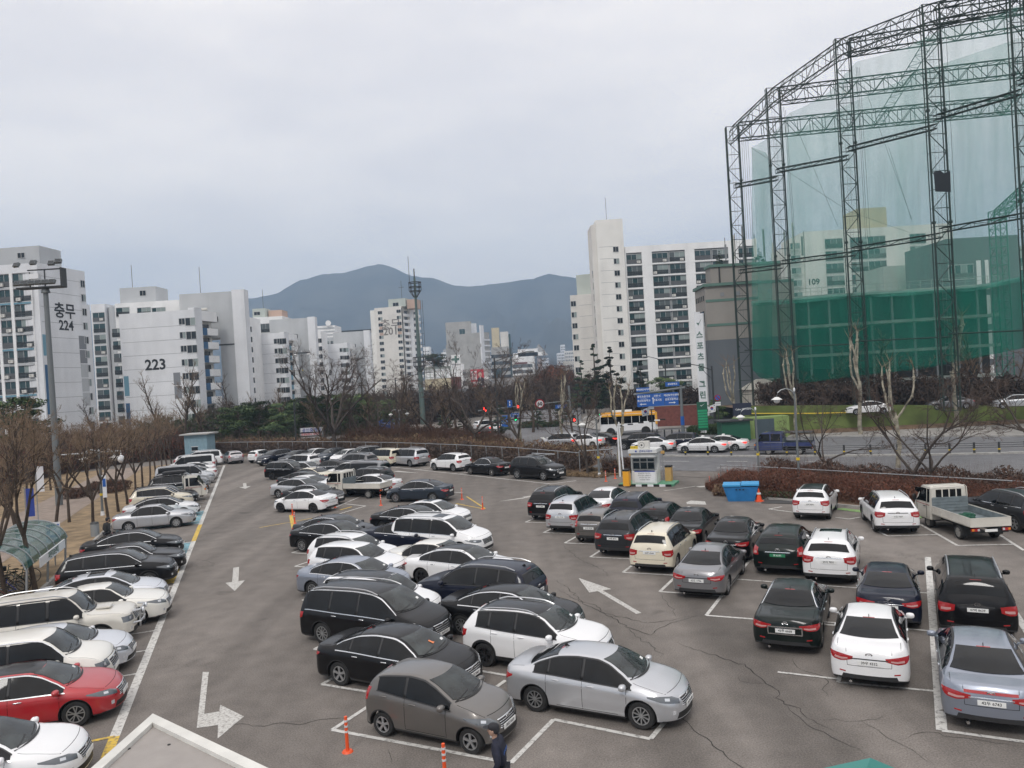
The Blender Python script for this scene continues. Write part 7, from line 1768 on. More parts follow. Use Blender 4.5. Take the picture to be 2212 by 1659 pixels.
def plane_tree(seed,H):
 """pollarded plane: mottled pale trunk, a few knuckled upright limbs"""
 q = random.Random(seed);T,C = MeshB(),MeshB();th = H*.5
 pts = [Vector((0,0,-.1))];
 for i in range(5): pts.append(pts[-1]+Vector((q.gauss(0,.07),q.gauss(0,.07),th/5)))
 T.tube(pts,[.17,.14,.13,.12,.11,.11],9)
 for f in range(q.randint(4,6)):
  a = q.uniform(0,6.28);p = pts[-1]-Vector((0,0,q.uniform(0,th*.25)));d = Vector((math.cos(a),math.sin(a),.7)).normalized();ps = [p]
  for i in range(6): d = (d*.75+Vector((q.gauss(0,.16),q.gauss(0,.16),.55))).normalized();ps.append(ps[-1]+d*H*.085)
  C.tube(ps,[.075,.07,.065,.075,.055,.065,.035],7)
  for p_ in ps[3::2]: C.blob(p_,(.10,.10,.09),6,5)
  for k in range(5):
   e = ps[-1]+Vector((q.gauss(0,.4),q.gauss(0,.4),q.uniform(.3,.9)));C.tube([ps[-1],e],[.02,.006],3,mat=1,cap=False)
 return T.mesh('trunk',True,60),C.mesh('crown',True,60)
for i in range(3): TREES['plane%d' % i] = plane_tree(40+i,7.5)
def needles(seed,pts,n,size,m0,m1):
 """clumps of small needle faces spread through a volume"""
 q = random.Random(seed);vs,fs,ms = [],[],[]
 for (c,r) in pts:
  for k in range(n):
   d = Vector((q.gauss(0,1),q.gauss(0,1),q.gauss(0,1))).normalized()*r[0]*(q.random()**.4);p = Vector(c)+Vector((d.x,d.y,d.z*r[1]))
   a = Vector((q.gauss(0,1),q.gauss(0,1),q.gauss(0,.6))).normalized();b_ = a.orthogonal().normalized();s_ = size*q.uniform(.6,1.4)
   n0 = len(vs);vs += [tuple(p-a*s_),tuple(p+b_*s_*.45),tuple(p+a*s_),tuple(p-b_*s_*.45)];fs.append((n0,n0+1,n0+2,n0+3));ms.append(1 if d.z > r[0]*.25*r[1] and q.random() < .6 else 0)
 return vs,fs,ms
def conifer(key,seed,H,style):
 q = random.Random(seed);T = MeshB();T.tube([(0,0,-.1),(q.uniform(-.2,.2),0,H*.5),(q.uniform(-.3,.3),q.uniform(-.2,.2),H*.92)],[.2 if H > 5 else .1,.13 if H > 5 else .07,.03],7)
 cl = []
 if style == 'pine':
  for k in range(30):
   a = q.uniform(0,6.28);z = H*q.uniform(.35,.97);rr = H*.36*math.sqrt(max(.08,1-((z/H-.60)/.42)**2))*q.uniform(.35,1);c = Vector((math.cos(a)*rr,math.sin(a)*rr,z));cl.append((c,(H*q.uniform(.09,.15),.42)))
   T.tube([(0,0,z-.5),c*.6+Vector((0,0,z*.4-.15)),c],[.05,.035,.015],4)
  n,sz = 170,.14
 else:
  for k in range(46):
   t = q.random();z = H*(.10+.88*t);rr = H*.23*(1-t)**.8*q.uniform(.4,1.05);a = q.uniform(0,6.28);c = Vector((math.cos(a)*rr,math.sin(a)*rr,z));cl.append((c,(H*.06*(1.3-t),.45)));T.tube([(0,0,z),c],[.03,.012],3)
  n,sz = 110,.13
 vs,fs,ms = needles(seed,cl,n,sz,0,1);me = bpy.data.meshes.new('crown');me.from_pydata(vs,[],fs);me.update()
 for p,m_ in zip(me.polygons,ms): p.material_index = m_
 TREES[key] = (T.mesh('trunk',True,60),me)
conifer('pine',61,7.5,'pine');conifer('pine2',62,7.5,'pine');conifer('cedar',63,9,'cedar');conifer('cedar2',64,9,'cedar')
def tree(kind,p,h,label,group=None,name='bare_tree',cat='tree',mats=None,sx=1.0,ref=None,z=0.0,rz=None):
 t,c = TREES[kind];ref = ref or {'street': 7,'street2': 7,'cherry': 6.5,'cherry2': 6.5,'big': 12,'slim': 10,'pine': 7.5,'pine2': 7.5,'cedar': 9,'cedar2': 9}.get(kind,7.5)
 r = empty(name,(p[0],p[1],z),rnd.uniform(0,6.28) if rz is None else rz);k = h/ref;r.scale = (k*sx,k*sx,k);tag(r,label,cat,group)
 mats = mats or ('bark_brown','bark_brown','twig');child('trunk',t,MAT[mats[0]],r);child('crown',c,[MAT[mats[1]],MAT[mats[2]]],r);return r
mB = ('bark_brown','bark_brown','twig_tan');mD = ('bark_dark','bark_dark','twig');mP = ('bark_pale','bark_pale','twig_tan');mN = ('bark_brown','pine_leaf','pine_light');mC = ('bark_dark','cedar_leaf','pine_leaf')
# the row along the left verge, nearest first
gl = 'bare young trees in the verge behind the left row'
for i,(px,py,h,lb) in enumerate([(16,1304,6.6,'bare brown tree at the left edge nearest the camera'),(78,1285,7.0,'bare tree with its trunk in front of the bicycle shelter'),(202,1156,6.6,'bare tree just beyond the bicycle shelter beside the litter bin'),(235,1129,6.4,'bare tree with a blue and white notice tied to its trunk'),(256,1107,6.4,'bare tree third beyond the bicycle shelter behind the silver saloon'),(275.5,1091,6.3,'bare tree with a dark knotted fork beside the path'),
  (293,1077,6.2,'bare tree behind the white saloon with the dark roof'),(308,1062,6.2,'bare tree behind the black estate'),(324.6,1045,6.2,'bare tree behind the white truck cab'),(337,1034,6.0,'bare tree behind the roof box car'),(350,1022,6.0,'bare tree behind the silver van'),(361,1012,6.0,'bare tree behind the white van'),(371,1004,6.0,'farthest bare tree of the left row near the blue shed')]):
 tree('street' if i % 2 else 'street2',on(px,py),h,lb,gl,mats=mB)
for i,(px,py,h,lb) in enumerate([(120,1165,7,'bare tree on the lawn behind the shelter roof'),(150,1130,6.5,'bare tree on the lawn beside the globe lamp'),(45,1190,7.5,'bare tree among the banners at the left edge'),(60,1090,6.5,'bare tree on the dry lawn behind the banners'),(190,1075,6,'bare tree by the round clipped bush'),(110,1060,6,'small bare tree left of the round clipped bush'),(15,1120,7,'bare tree at the left edge above the brick pavement')]):
 tree('street2' if i % 2 else 'street',on(px,py),h,lb,'bare trees on the lawn left of the path',mats=mB)
# trees along the fence and beyond
for (k,px,py,h,sx,lb,mm) in [('big',725,985,10.0,1.15,'largest bare tree, wide dark crown in front of block 219',mD),('cherry',822,968,8,1.1,'bare spreading tree behind the cream people carrier',mD),('slim',870,965,9.5,1.3,'bare upright tree left of the double street lamp',mB),('cherry2',942,975,8.0,1.25,'bare tree behind the white crossover in the fence bays',mD),('cherry',1028,985,9.5,1.15,'tall bare tree behind the black saloon in the fence bays',mD),('cherry2',1122,990,8.5,1.0,'bare tree behind the black pickup with the ladder bar',mD),
  ('slim',610,965,9,1.5,'bare tree between the pines and the banners',mB),('slim',545,962,8,1.5,'bare tree among the pines right of the blue shed',mB),('slim',400,975,13,1.5,'tall pale brown bare tree in front of block 223',mB),('slim',440,972,11,1.7,'bare tree with a red-brown crown left of the blue shed',mB),('slim',345,975,12,1.3,'slender bare tree in front of the blue wall stripe',mB),
  ('slim',500,960,11,1.6,'grey bare tree in front of the decks of block 223',mD),('slim',210,985,8.5,1.4,'bare tree right of the floodlight mast',mD),('slim',265,975,7,1.4,'low bare tree between the mast and block 223',mB),
  ('cherry2',1269,1028,6.0,1.0,'low dark bare tree in the fence corner beside the globe lamp',mD),('cherry',1780,1042,5.2,1.0,'small dark bare tree on the hedge bank left of the lamp post',mD),('cherry2',1975,1074,5.8,1.15,'spreading bare tree with two dark trunks on the hedge bank',mD),('cherry',2012,1076,5.6,.95,'right-hand twin of the dark trunks on the hedge bank',mD),('cherry',2290,1075,6.2,1.3,'bare tree reaching in from the right edge',mD)]:
 tree(k,on(px,py),h,lb,mats=mm,sx=sx)
for i,(px,py,h,lb) in enumerate([(1214,968,8.5,'pale pollarded plane tree behind the white car in the queue'),(1340,1028,7.8,'whitish pollarded plane tree at the barrier arm'),(1588,945,8.8,'tall pollarded plane tree right of the green direction board'),(1860,940,11.5,'tall pollarded plane tree in front of the third net tower'),(1940,1010,8.2,'pale pollarded plane tree behind the twin-trunk tree'),(1720,945,9.5,'pollarded plane tree above the blue truck'),(2064,925,12.5,'tallest pollarded plane tree in front of the fourth net tower'),(1125,962,8.5,'pale pollarded plane tree right of the tall street lamp')]):
 tree('plane%d' % (i % 3),on(px,py),h,lb,'pollarded plane trees along the main road',name='plane_tree',mats=mP)
for i,(px,py,h,z_,lb) in enumerate([(1800,912,9,0,'thin bare tree behind the lime wall, leftmost'),(1905,905,11,0,'thin bare tree behind the lime wall near the third tower'),(2118,912,12,0,'slim bare tree against the lower net at the right'),(2190,905,8,0,'bare tree on the terrace at the right edge'),(1680,905,7,0,'low bare tree in front of the round tank')]):
 tree('slim',on(px,py),h,lb,'thin bare trees in front of the driving range',mats=mB,sx=1.6)
# a screen of fine twiggy trees between the fence and the junction
for i,(px,Y,h,lb) in enumerate([(770,98,7.5,'twiggy tree right of the largest bare tree'),(800,112,8,'twiggy tree in front of the foot of tower 201'),(850,104,8.5,'twiggy tree in front of the telecom mast foot'),(900,110,8.5,'reddish twiggy tree right of the telecom mast'),(925,96,7.5,'twiggy tree over the long white banner'),(968,92,8,'twiggy tree between two fence bay trees'),(985,116,9,'tall twiggy tree in front of the yellow building'),(1062,104,8.5,'twiggy tree left of the tall dark lamp'),(1100,120,9,'twiggy tree right of the tall dark lamp'),(1150,112,8,'twiggy tree left of the speed limit sign'),(1190,130,10,'twiggy tree right of the speed limit sign'),(1235,98,6.5,'thin twiggy tree left of the bus'),(1010,88,6.5,'young twiggy tree behind the fence bays'),(690,100,7,'twiggy tree left of the largest bare tree')]):
 tree('slim',at(px,900,Y),h,lb,'fine twiggy trees between the fence and the junction',mats=mB if i % 2 else mD,sx=1.9)
# pines
for i,(k,px,Y,h,lb,sx) in enumerate([('pine',25,92,9.5,'big spreading pine at the left edge in front of block 224',1.25),('pine2',-60,96,9.9,'pine cut off by the left edge',1.2),('pine',515,112,6.6,'spreading pine right of the blue shed',1.3),('pine2',560,118,7.0,'dark pine behind the spreading one by the shed',1.2),('pine2',610,112,6.6,'dark pine left of the white banners',1.1),('pine',655,120,7.4,'pine above the white banners',1.2),('pine2',700,116,7.4,'dense dark pine behind the largest bare tree',1.25),('pine',755,118,7.4,'dense dark pine right of the largest bare tree',1.2),('pine2',790,122,7.0,'dark pine left of tower 201 foot',1.1),('pine',845,125,5.9,'low pine behind the spreading bare tree',1.1),
  ('cedar',1290,150,14,'dark cedar in front of the lower white block',1.0),('cedar2',1325,142,13,'pointed dark cedar right of the first one',1.0),('cedar',1262,155,11,'shorter dark cedar left of the pair',1.1),('cedar2',1390,150,10,'dark cedar behind the blue road signs',1.1),('cedar',1160,118,4.2,'small conifer left of the queueing silver estate',1.5),('cedar2',1080,108,4.5,'small conifer at the roadside by the tall lamp',1.4),('cedar',960,110,4.5,'small conifer behind the long white banner',1.6),('cedar2',1000,112,4.0,'low conifer right of the long white banner',1.6),
  ('pine',1440,120,7,'dark evergreen behind the brick wall',1.1),('pine2',1545,97,4.0,'round evergreen shrub tree left of the lime wall',1.0),('cedar',1215,130,6,'dark conifer behind the road sign pole',1.2)]):
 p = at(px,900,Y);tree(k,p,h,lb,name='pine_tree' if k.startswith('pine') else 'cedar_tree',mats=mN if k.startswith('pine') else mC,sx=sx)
p = at(*zC(765,1165),292);r = tree('pine',p,9,'flat-topped pine growing on the roof of the yellow building',name='pine_tree',mats=mC,sx=1.5,z=p.z-1)
# rooftop shrubs of the sports hall
for px,lb in ((1555,'dark evergreen shrub on the sports hall roof, left one'),(1640,'dark evergreen shrub on the sports hall roof behind the first tower')):
 p = at(px,570,117);tree('cedar',p,2.6,lb,name='roof_shrub',cat='shrub',mats=mC,sx=1.5,z=H13)
# ---- thickets and hedges
def thicket(name,label,centers,n,size,m0,m1,cat='hedge',stems=0,h=1.5,seed=1,stem_m='twig'):
 """twiggy mass along a polyline: centers = [(x, y, halfwidth, z0, z1)]"""
 q = random.Random(seed);vs,fs,ms = [],[],[];segs = list(zip(centers,centers[1:]));Ls = [math.dist(a[:2],b[:2]) for a,b in segs];tot = sum(Ls)
 def pick():
  t = q.random()*tot
  for (a,b),l in zip(segs,Ls):
   if t <= l: break
   t -= l
  u = t/l;c = [lerp(a[k],b[k],u) for k in range(5)];dx,dy = (b[0]-a[0])/l,(b[1]-a[1])/l;o = q.uniform(-1,1);return c[0]-dy*c[2]*o,c[1]+dx*c[2]*o,c[3],c[4],o
 for k in range(n):
  x,y,z0,z1,o = pick();lump = .72+.42*noise.noise(Vector((x*.5,y*.5,seed)));z = z0+(z1-z0)*lump*(q.random()**.55)*(1-.35*o*o)
  a = Vector((q.gauss(0,.7),q.gauss(0,.7),q.gauss(0,1))).normalized();b_ = a.orthogonal().normalized();b_ = (b_*math.cos(k)+a.cross(b_)*math.sin(k));s_ = size*q.uniform(.5,1.5);n0 = len(vs);p = Vector((x,y,z))
  vs += [tuple(p-a*s_),tuple(p+b_*s_*.28),tuple(p+a*s_),tuple(p-b_*s_*.28)];fs.append((n0,n0+1,n0+2,n0+3));ms.append(0 if q.random() < .65 else 1)
 for k in range(stems):
  x,y,z0,z1,o = pick();a = Vector((q.gauss(0,.25),q.gauss(0,.25),1)).normalized();L_ = (z1-z0)*q.uniform(.7,1.25);p = Vector((x,y,z0));b_ = a.orthogonal().normalized()*.012;n0 = len(vs);e = p+a*L_
  vs += [tuple(p-b_),tuple(p+b_),tuple(e)];fs.append((n0,n0+1,n0+2));ms.append(1)
 me = bpy.data.meshes.new(name);me.from_pydata(vs,[],fs);me.update();me.materials.append(MAT[m0]);me.materials.append(MAT[m1])
 for p_,m_ in zip(me.polygons,ms): p_.material_index = m_
 o = bpy.data.objects.new(name,me);COL.objects.link(o);tag(o,label,cat,kind='stuff');return o
fp = [(x+1.1,y+1.0) for x,y in fence_pts]
thicket('fence_hedge','leafless brown hedge behind the mesh fence along the far side',[(x,y,.9,.1,2.15) for x,y in fp],26000,.15,'hedge_grey','twig',stems=5000,seed=2)
thicket('bank_grass','dry russet grass on the planted bank behind the far fence',[(x+2.4,y+2.0,1.6,.6,2.6) for x,y in fence_pts],14000,.16,'hedge_brown','hedge_tan',cat='grass',stems=3000,seed=3)
hr = [(p[0]*1.0+1.7,p[1]+1.35) for p in hedgeR]
thicket('brown_hedge','low russet brown hedge bank behind the vehicles on the right',[(12.4,50.5,.6,.05,.8)]+[(x,y,1.8,.1,1.75) for x,y in hr],85000,.075,'hedge_brown','hedge_red',stems=14000,seed=4)
thicket('grey_hedge','taller grey brown hedge between the russet bank and the road',[(p[0]+4.2,p[1]+3.4,.8,.2,2.2) for p in hedgeR],22000,.13,'hedge_grey','hedge_brown',stems=7000,seed=5)
thicket('yellow_grass','yellowed grass patch at the corner beside the blue bins',[(12.6,49.0,.9,.0,.7),(15.6,47.2,.9,.0,.6)],7000,.10,'hedge_tan','hedge_brown',cat='grass',stems=1500,seed=6)
thicket('dark_bush','low dark clipped bush beside the traffic cone',[(14.6,46.9,.6,.0,.6),(16.6,45.2,.6,.0,.55)],5000,.08,'hedge_brown','hedge_green',cat='bush',seed=16)
thicket('gate_grass','dry straw grass at the foot of the fence corner tree',[(3.4,63,.8,.0,.35),(7.0,59.9,.8,.0,.4)],4000,.08,'hedge_tan','hedge_tan',cat='grass',seed=7)
thicket('gate_shrub','tangled brown shrub beside the globe lamp at the entrance',[(7.0,62.2,.9,.0,1.6),(9.3,61.8,.6,.0,1.1)],4000,.14,'hedge_brown','twig',cat='shrub',stems=1500,seed=8)
lv = lambda s_,off: left(s_,off)
thicket('red_shrubs','reddish brown leafless shrubs behind the trees of the left row',[(*on(-150,1080).xy,4,0,4.6),(*on(60,1030).xy,4,0,4.8),(*on(210,1003).xy,4.5,0,4.6),(*on(400,985).xy,4,0,4.2)],60000,.19,'hedge_red','twig',cat='shrubs',stems=14000,seed=9)
thicket('lawn_shrubs','brown leafless shrubs on the dry lawn beside the path',[(*lv(40,19).xy,1.8,0,1.5),(*lv(55,21).xy,2.5,0,1.8),(*lv(75,19).xy,2,0,1.5)],16000,.14,'hedge_brown','twig_tan',cat='shrubs',stems=3000,seed=10)
for i,(px,py,r_,lb) in enumerate(((250,1062,1.5,'round clipped brown bush nearest the path'),(215,1058,1.2,'round clipped bush left of the largest one'),(170,1075,1.4,'clipped bush behind the globe lamp'))):
 p = on(px,py);thicket('round_bush',lb,[(p.x-r_*.6,p.y,r_,0,1.3),(p.x+r_*.6,p.y,r_,0,1.3)],3500,.09,'hedge_brown','twig',cat='bush',seed=20+i)['group'] = 'round clipped bushes by the path'
thicket('brick_hedge','low dark brown hedge along the brick pavement',[(*lv(20,15).xy,.8,0,1.0),(*lv(38,15.5).xy,.8,0,1.0)],9000,.11,'hedge_brown','twig',seed=11)
thicket('far_wood','dim mass of leafless trees behind the junction',[(-60,150,5,0,7),(-30,150,6,0,8),(-8,170,6,0,8.5),(22,172,6,0,9)],60000,.38,'twig','twig_dark',cat='woodland',stems=10000,seed=12)
thicket('junction_brush','brown leafless brush screening the junction behind the far fence',[(*at(745,900,97).xy,2,.5,3.2),(*at(880,900,94).xy,2,.5,3.6),(*at(1015,900,86).xy,1.6,.5,3.0),(*at(1090,900,80).xy,1.2,.4,2.3)],30000,.15,'twig','hedge_brown',cat='shrubs',stems=9000,seed=31)
thicket('street_wood','red brown leafless trees beside the street to the hills',[(10,190,5,0,11),(14,240,8,0,13)],26000,.4,'hedge_red','twig',cat='woodland',stems=6000,seed=13)
thicket('block_wood','leafless shrubs at the foot of blocks 221 to 201',[(-62,128,5,0,6),(-40,133,5,0,6.0),(-20,138,5,0,6.0)],30000,.32,'twig','hedge_green',cat='shrubs',stems=5000,seed=14)
thicket('block_wood','leafless shrubs in front of blocks 224 and 223',[(-105,105,5,0,5.5),(-75,112,5,0,5.0),(-60,120,5,0,5)],24000,.30,'twig_tan','hedge_red',cat='shrubs',stems=5000,seed=24)
thicket('apartment_shrubs','bare trees and shrubs at the foot of the white apartment block',[(17,132,3,0,6),(32,128,3,0,6),(42,122,3,0,5)],20000,.30,'twig','twig_dark',cat='shrubs',stems=6000,seed=15)
thicket('terrace_wood','dark leafless thicket on the terrace under the green net',[(31,96,3,3,6.8),(42,88,3,2.4,6.5),(56,86,3,1.8,6.0),(66,84,3,1.6,6)],26000,.26,'twig','twig_dark',cat='shrubs',stems=6000,seed=17)
thicket('clipped_hedge','clipped green hedge beside the green direction board',[(*on(1490,938).xy,.9,0,1.8),(*on(1578,938).xy,.9,0,1.7)],9000,.12,'hedge_green','pine_leaf',seed=18)
thicket('far_green_hedge','low green hedge beyond the crossing',[(*on(1120,925).xy,.8,0,1.2),(*on(1215,921).xy,.8,0,1.2)],5000,.15,'hedge_green','pine_leaf',seed=19)
# ------------------------------------------------------------------ street furniture and the rest
mat('galv',(.33,.35,.36),.45,metal=.5);mat('pole_dark',(.035,.038,.04),.5);mat('pole_grey',(.15,.165,.17),.5);mat('post_orange',(.75,.09,.02),.5);mat('reflect',(.6,.6,.6),.3);mat('sign_blue',(.015,.10,.38),.5);mat('sign_white',(.72,.73,.74),.5);mat('sign_green',(.01,.09,.05),.5);mat('sign_green_light',(.02,.30,.14),.5)
mat('booth_white',(.62,.63,.62),.5,vary=.1,vscale=2);mat('booth_frame',(.20,.21,.21),.6);mat('yellow_box',(.78,.36,.02),.5);mat('tan_box',(.50,.30,.10),.6);mat('bin_blue',(.02,.17,.42),.45,vary=.12,vscale=3);mat('bin_blue_light',(.05,.32,.62),.4);mat('shed_blue',(.24,.36,.42),.6,vary=.08,vscale=2)
mat('globe_white',(.7,.7,.68),.35);mat('shelter_green',(.02,.10,.085),.12,spec=.7,alpha=.82);mat('awning_teal',(.02,.19,.16),.35,coat=.3);mat('parapet_white',(.62,.61,.57),.8,vary=.12,vscale=3,bump=.3,bscale=25);mat('parapet_top',(.31,.285,.265),.85,vary=.06,vscale=6);mat('banner_cloth',(.68,.68,.70),.8);mat('red_text',(.5,.03,.03),.7);mat('blue_text',(.03,.06,.3),.7)
mat('red_light',(.5,.01,.01),.3,emit=(1,.03,.02),es=6);mat('green_light',(.0,.4,.15),.3,emit=(.0,1,.35),es=4);mat('tank_metal',(.48,.46,.40),.6,vary=.15,vscale=.7);mat('skin',(.42,.26,.19),.6);mat('jacket_navy',(.012,.014,.030),.75,vary=.3,vscale=9);mat('jacket_black',(.014,.014,.015),.8,vary=.3,vscale=7);mat('trousers',(.015,.016,.022),.85);mat('cap_dark',(.02,.02,.025),.8);mat('yellow_trim',(.7,.5,.03),.5)
def thing(name,p,rz,label,cat,group=None): return tag(empty(name,(p[0],p[1],p[2] if len(p) > 2 else 0),rz),label,cat,group)
def part(name,m,parent,fn,smooth=False):
 b = MeshB();fn(b);return b.build(name,[MAT[x] for x in m] if isinstance(m,(list,tuple)) else MAT[m],parent,smooth=smooth,ang=50)
def text(parent,s_,size,loc,m='sign_white',rot=(math.pi/2,0,0),bold=.0,name='lettering'): return child(name,text_mesh(s_,size,.0008,bold=bold),MAT[m],parent,loc,rot)

# orange delineator posts
for i,(px,py,h,lb) in enumerate([(751,1624,.80,'orange flexible post by the front left bay corner'),(962,1690,.80,'orange flexible post beside the guard, cut by the bottom edge'),(632,1113,.75,'orange post at the yellow line near the dark grey saloon'),(637,1131,.75,'second orange post just below the one at the yellow line'),(724,1097,.75,'orange post behind the tail of the white saloon'),(823,1092,.75,'orange post at the nose of the dark blue fastback'),(916,1074,.75,'orange post rising behind the dark blue fastback'),(998,1079,.8,'orange post at the far end of the yellow line'),(1043,1100,.8,'orange post at the near end of the yellow line'),
  (1309,1040,.8,'orange post at the kerb corner by the globe lamp'),(1329,1034,.8,'orange post between the globe lamp and the yellow gate box'),(1350,1038,.8,'orange post directly behind the yellow gate box'),(1534,1055,.8,'nearest orange post at the exit corner'),(1554,1049,.8,'middle orange post at the exit corner'),(1573,1040,.8,'farthest orange post at the exit corner')]):
 t = thing('guide_post',on(px,py),0,lb,'guide post','orange guide posts');part('post','post_orange',t,lambda b: b.cyl((0,0,h/2),.042,h,'z',12,r2=.036),True);part('foot','post_orange',t,lambda b: b.cyl((0,0,.02),.13,.04,'z',14,r2=.10))
 for k in range(3): part('reflective_band','reflect',t,lambda b: b.cyl((0,0,h*(.58+.15*k)),.044,h*.055,'z',12))
# traffic cone, bins
p = on(1640,1083);t = thing('traffic_cone',p,0,'orange traffic cone beside the blue bins','cone');part('cone','post_orange',t,lambda b: b.cyl((0,0,.40),.17,.72,'z',14,r2=.03),True);part('base','post_orange',t,lambda b: b.box((0,0,.02),(.48,.48,.04)));part('reflective_band','reflect',t,lambda b: b.cyl((0,0,.48),.135,.10,'z',14,r2=.11))
p = on(1602,1080);t = thing('blue_bin',p,math.radians(-18),'large blue bin with two light blue lids by the hedge corner','bin')
def binbody(b):
 n0 = len(b.v)
 for (x,y,z) in ((-.75,-.5,0),(.75,-.5,0),(.75,.5,0),(-.75,.5,0),(-1.0,-.62,.88),(1.0,-.62,.88),(1.0,.62,.88),(-1.0,.62,.88)): b.v.append((x,y,z))
 for f in ((0,3,2,1),(4,5,6,7),(0,1,5,4),(1,2,6,5),(2,3,7,6),(3,0,4,7)): b.face([n0+i for i in f])
part('bin_body','bin_blue',t,binbody);part('lid','bin_blue_light',t,lambda b: b.box((-.52,0,.96),(1.02,1.36,.09)));part('lid','bin_blue_light',t,lambda b: b.box((.54,0,.99),(1.02,1.36,.09)))
for k in range(3): part('vent_slot','black',t,lambda b: b.box((-.25+.2*k,-.625,.72),(.09,.02,.07)))
p = on(1690,1085);o = thing('drain_mat',p,-.5,'dark rubber sheet lying on the ground near the small white crossover','sheet');part('sheet','tarp_dark',o,lambda b: b.box((0,0,.02),(2.2,1.1,.03)))
# green painted strip along the hedge kerb
for (a,c_) in ((( 1700,1076),(1735,1080)),((1815,1097),(1872,1104)),((1945,1108),(2000,1116)),((2140,1133),(2175,1138))):
 A,B = on(*a),on(*c_);stripe(A-Vector((.2,.25,0)),B-Vector((.2,.25,0)),.55,'kerb_green',.012,'green_strip')

# ---- ticket booth on its green island
bp = on(1376,1052);ang = math.radians(-24)
t = thing('booth_island',bp+Vector((.9,.9,0)),ang,'green topped island with black and white kerb under the ticket booth','island');part('slab','green_paint_floor',t,lambda b: b.box((.1,0,.08),(3.9,1.9,.16)))
for k in range(9): part('kerb_block','sign_white' if k % 2 else 'black',t,lambda b: b.box((-1.64+.42*k,-.98,.075),(.42,.06,.15)))
t = thing('ticket_booth',bp+Vector((.85,.85,.16)),ang,'small white parking ticket booth with dark windows and an air conditioner on top','booth')
part('wall','booth_white',t,lambda b: (b.box((0,0,.45),(1.75,1.30,.9)),b.box((0,.3,1.4),(1.72,.66,1.1)),b.box((0,0,2.02),(1.75,1.3,.30))))
part('roof','booth_white',t,lambda b: b.box((0,0,2.30),(2.05,1.62,.26)));part('roof_edge','booth_frame',t,lambda b: b.box((0,0,2.16),(2.0,1.56,.04)))
for k in range(3): part('window','win_glass',t,lambda b: b.box((-.50+.52*k,-.655,1.28),(.46,.02,.46)));part('upper_window','win_glass',t,lambda b: b.box((-.50+.52*k,-.655,1.68),(.46,.02,.22)))
part('window_frame','booth_frame',t,lambda b: [b.box((-.77+.52*k,-.66,1.42),(.05,.04,.84)) for k in range(4)]+[b.box((0,-.66,z),(1.6,.04,.045)) for z in (1.02,1.53,1.82)])['kind'] = 'stuff'
d = part('door','booth_white',t,lambda b: b.box((-.885,-.1,.98),(.03,.72,1.86)));part('door_glass','win_glass',d,lambda b: b.box((-.905,-.1,1.35),(.02,.46,.86)));part('door_handle','galv',d,lambda b: b.box((-.92,.18,.95),(.03,.05,.12)))
part('notice_board','sign_white',t,lambda b: b.box((.05,-.675,.46),(1.45,.02,.74)));part('notice_header','blue_text',t,lambda b: b.box((.05,-.69,.88),(1.45,.012,.07)))
for k,s_ in enumerate(('공영주차장 이용안내','- 주차요금은 선불입니다','- 무단주차 금지 안내','- 요금정산 후 출차')): text(t,s_,.10,(.02,-.69,.74-.15*k),'black')
text(t,'군포도시공사',.17,(.25,-.825,2.31),'blue_text',bold=.003);text(t,'무인시간 이용안내',.12,(-1.04,0,2.31),'black',rot=(math.pi/2,0,-math.pi/2));part('emblem','blue_text',t,lambda b: b.box((-.45,-.82,2.31),(.12,.01,.12)))
o = child('air_conditioner',ac_mesh(),[MAT['ac_white'],MAT['ac_fan']],t,(.05,-.25,2.44));o = part('yellow_sign','yellow_trim',t,lambda b: b.box((-.55,-.5,2.55),(.72,.03,.20)));text(o,'최근통과 2.1m',.10,(-.55,-.52,2.55),'black')
for (px,py,m,lb) in ((1355,1052,'yellow_box','bright yellow barrier box left of the ticket booth'),(1446,1043,'tan_box','tan barrier box with a black top right of the ticket booth')):
 p = on(px,py);t = thing('barrier_box',p,ang,lb,'barrier box','barrier boxes at the gate');part('cabinet',m,t,lambda b: b.box((0,0,.62),(.44,.50,1.05)));part('cap','black',t,lambda b: b.box((0,0,1.20),(.46,.52,.12)))
 if m == 'yellow_box':
  a = part('barrier_arm','sign_white',t,lambda b: b.tube([(-.2,0,1.1),(-.35,0,4.6)],.05,6));
p = on(1340,1030);t = thing('boom_arm',(p.x,p.y,0),ang,'black and white striped height bar above the gate','barrier arm');part('post','sign_white',t,lambda b: b.tube([(0,0,0),(0,0,4.1)],.07,8),True)
for k in range(9): part('arm_stripe','sign_white' if k % 2 else 'black',t,lambda b: b.box((.2+.42*k,0,3.95+.05*k),(.42,.06,.10)))
for px,py,lb in ((1366,1040,'thin post with a square loudspeaker left of the booth'),(1434,1035,'thin post with a square loudspeaker right of the booth')):
 t = thing('speaker_post',on(px,py),0,lb,'post');part('pole','galv',t,lambda b: b.cyl((0,0,.95),.03,1.9,'z',6));part('speaker','tan_box',t,lambda b: b.box((0,0,2.0),(.24,.2,.2)))

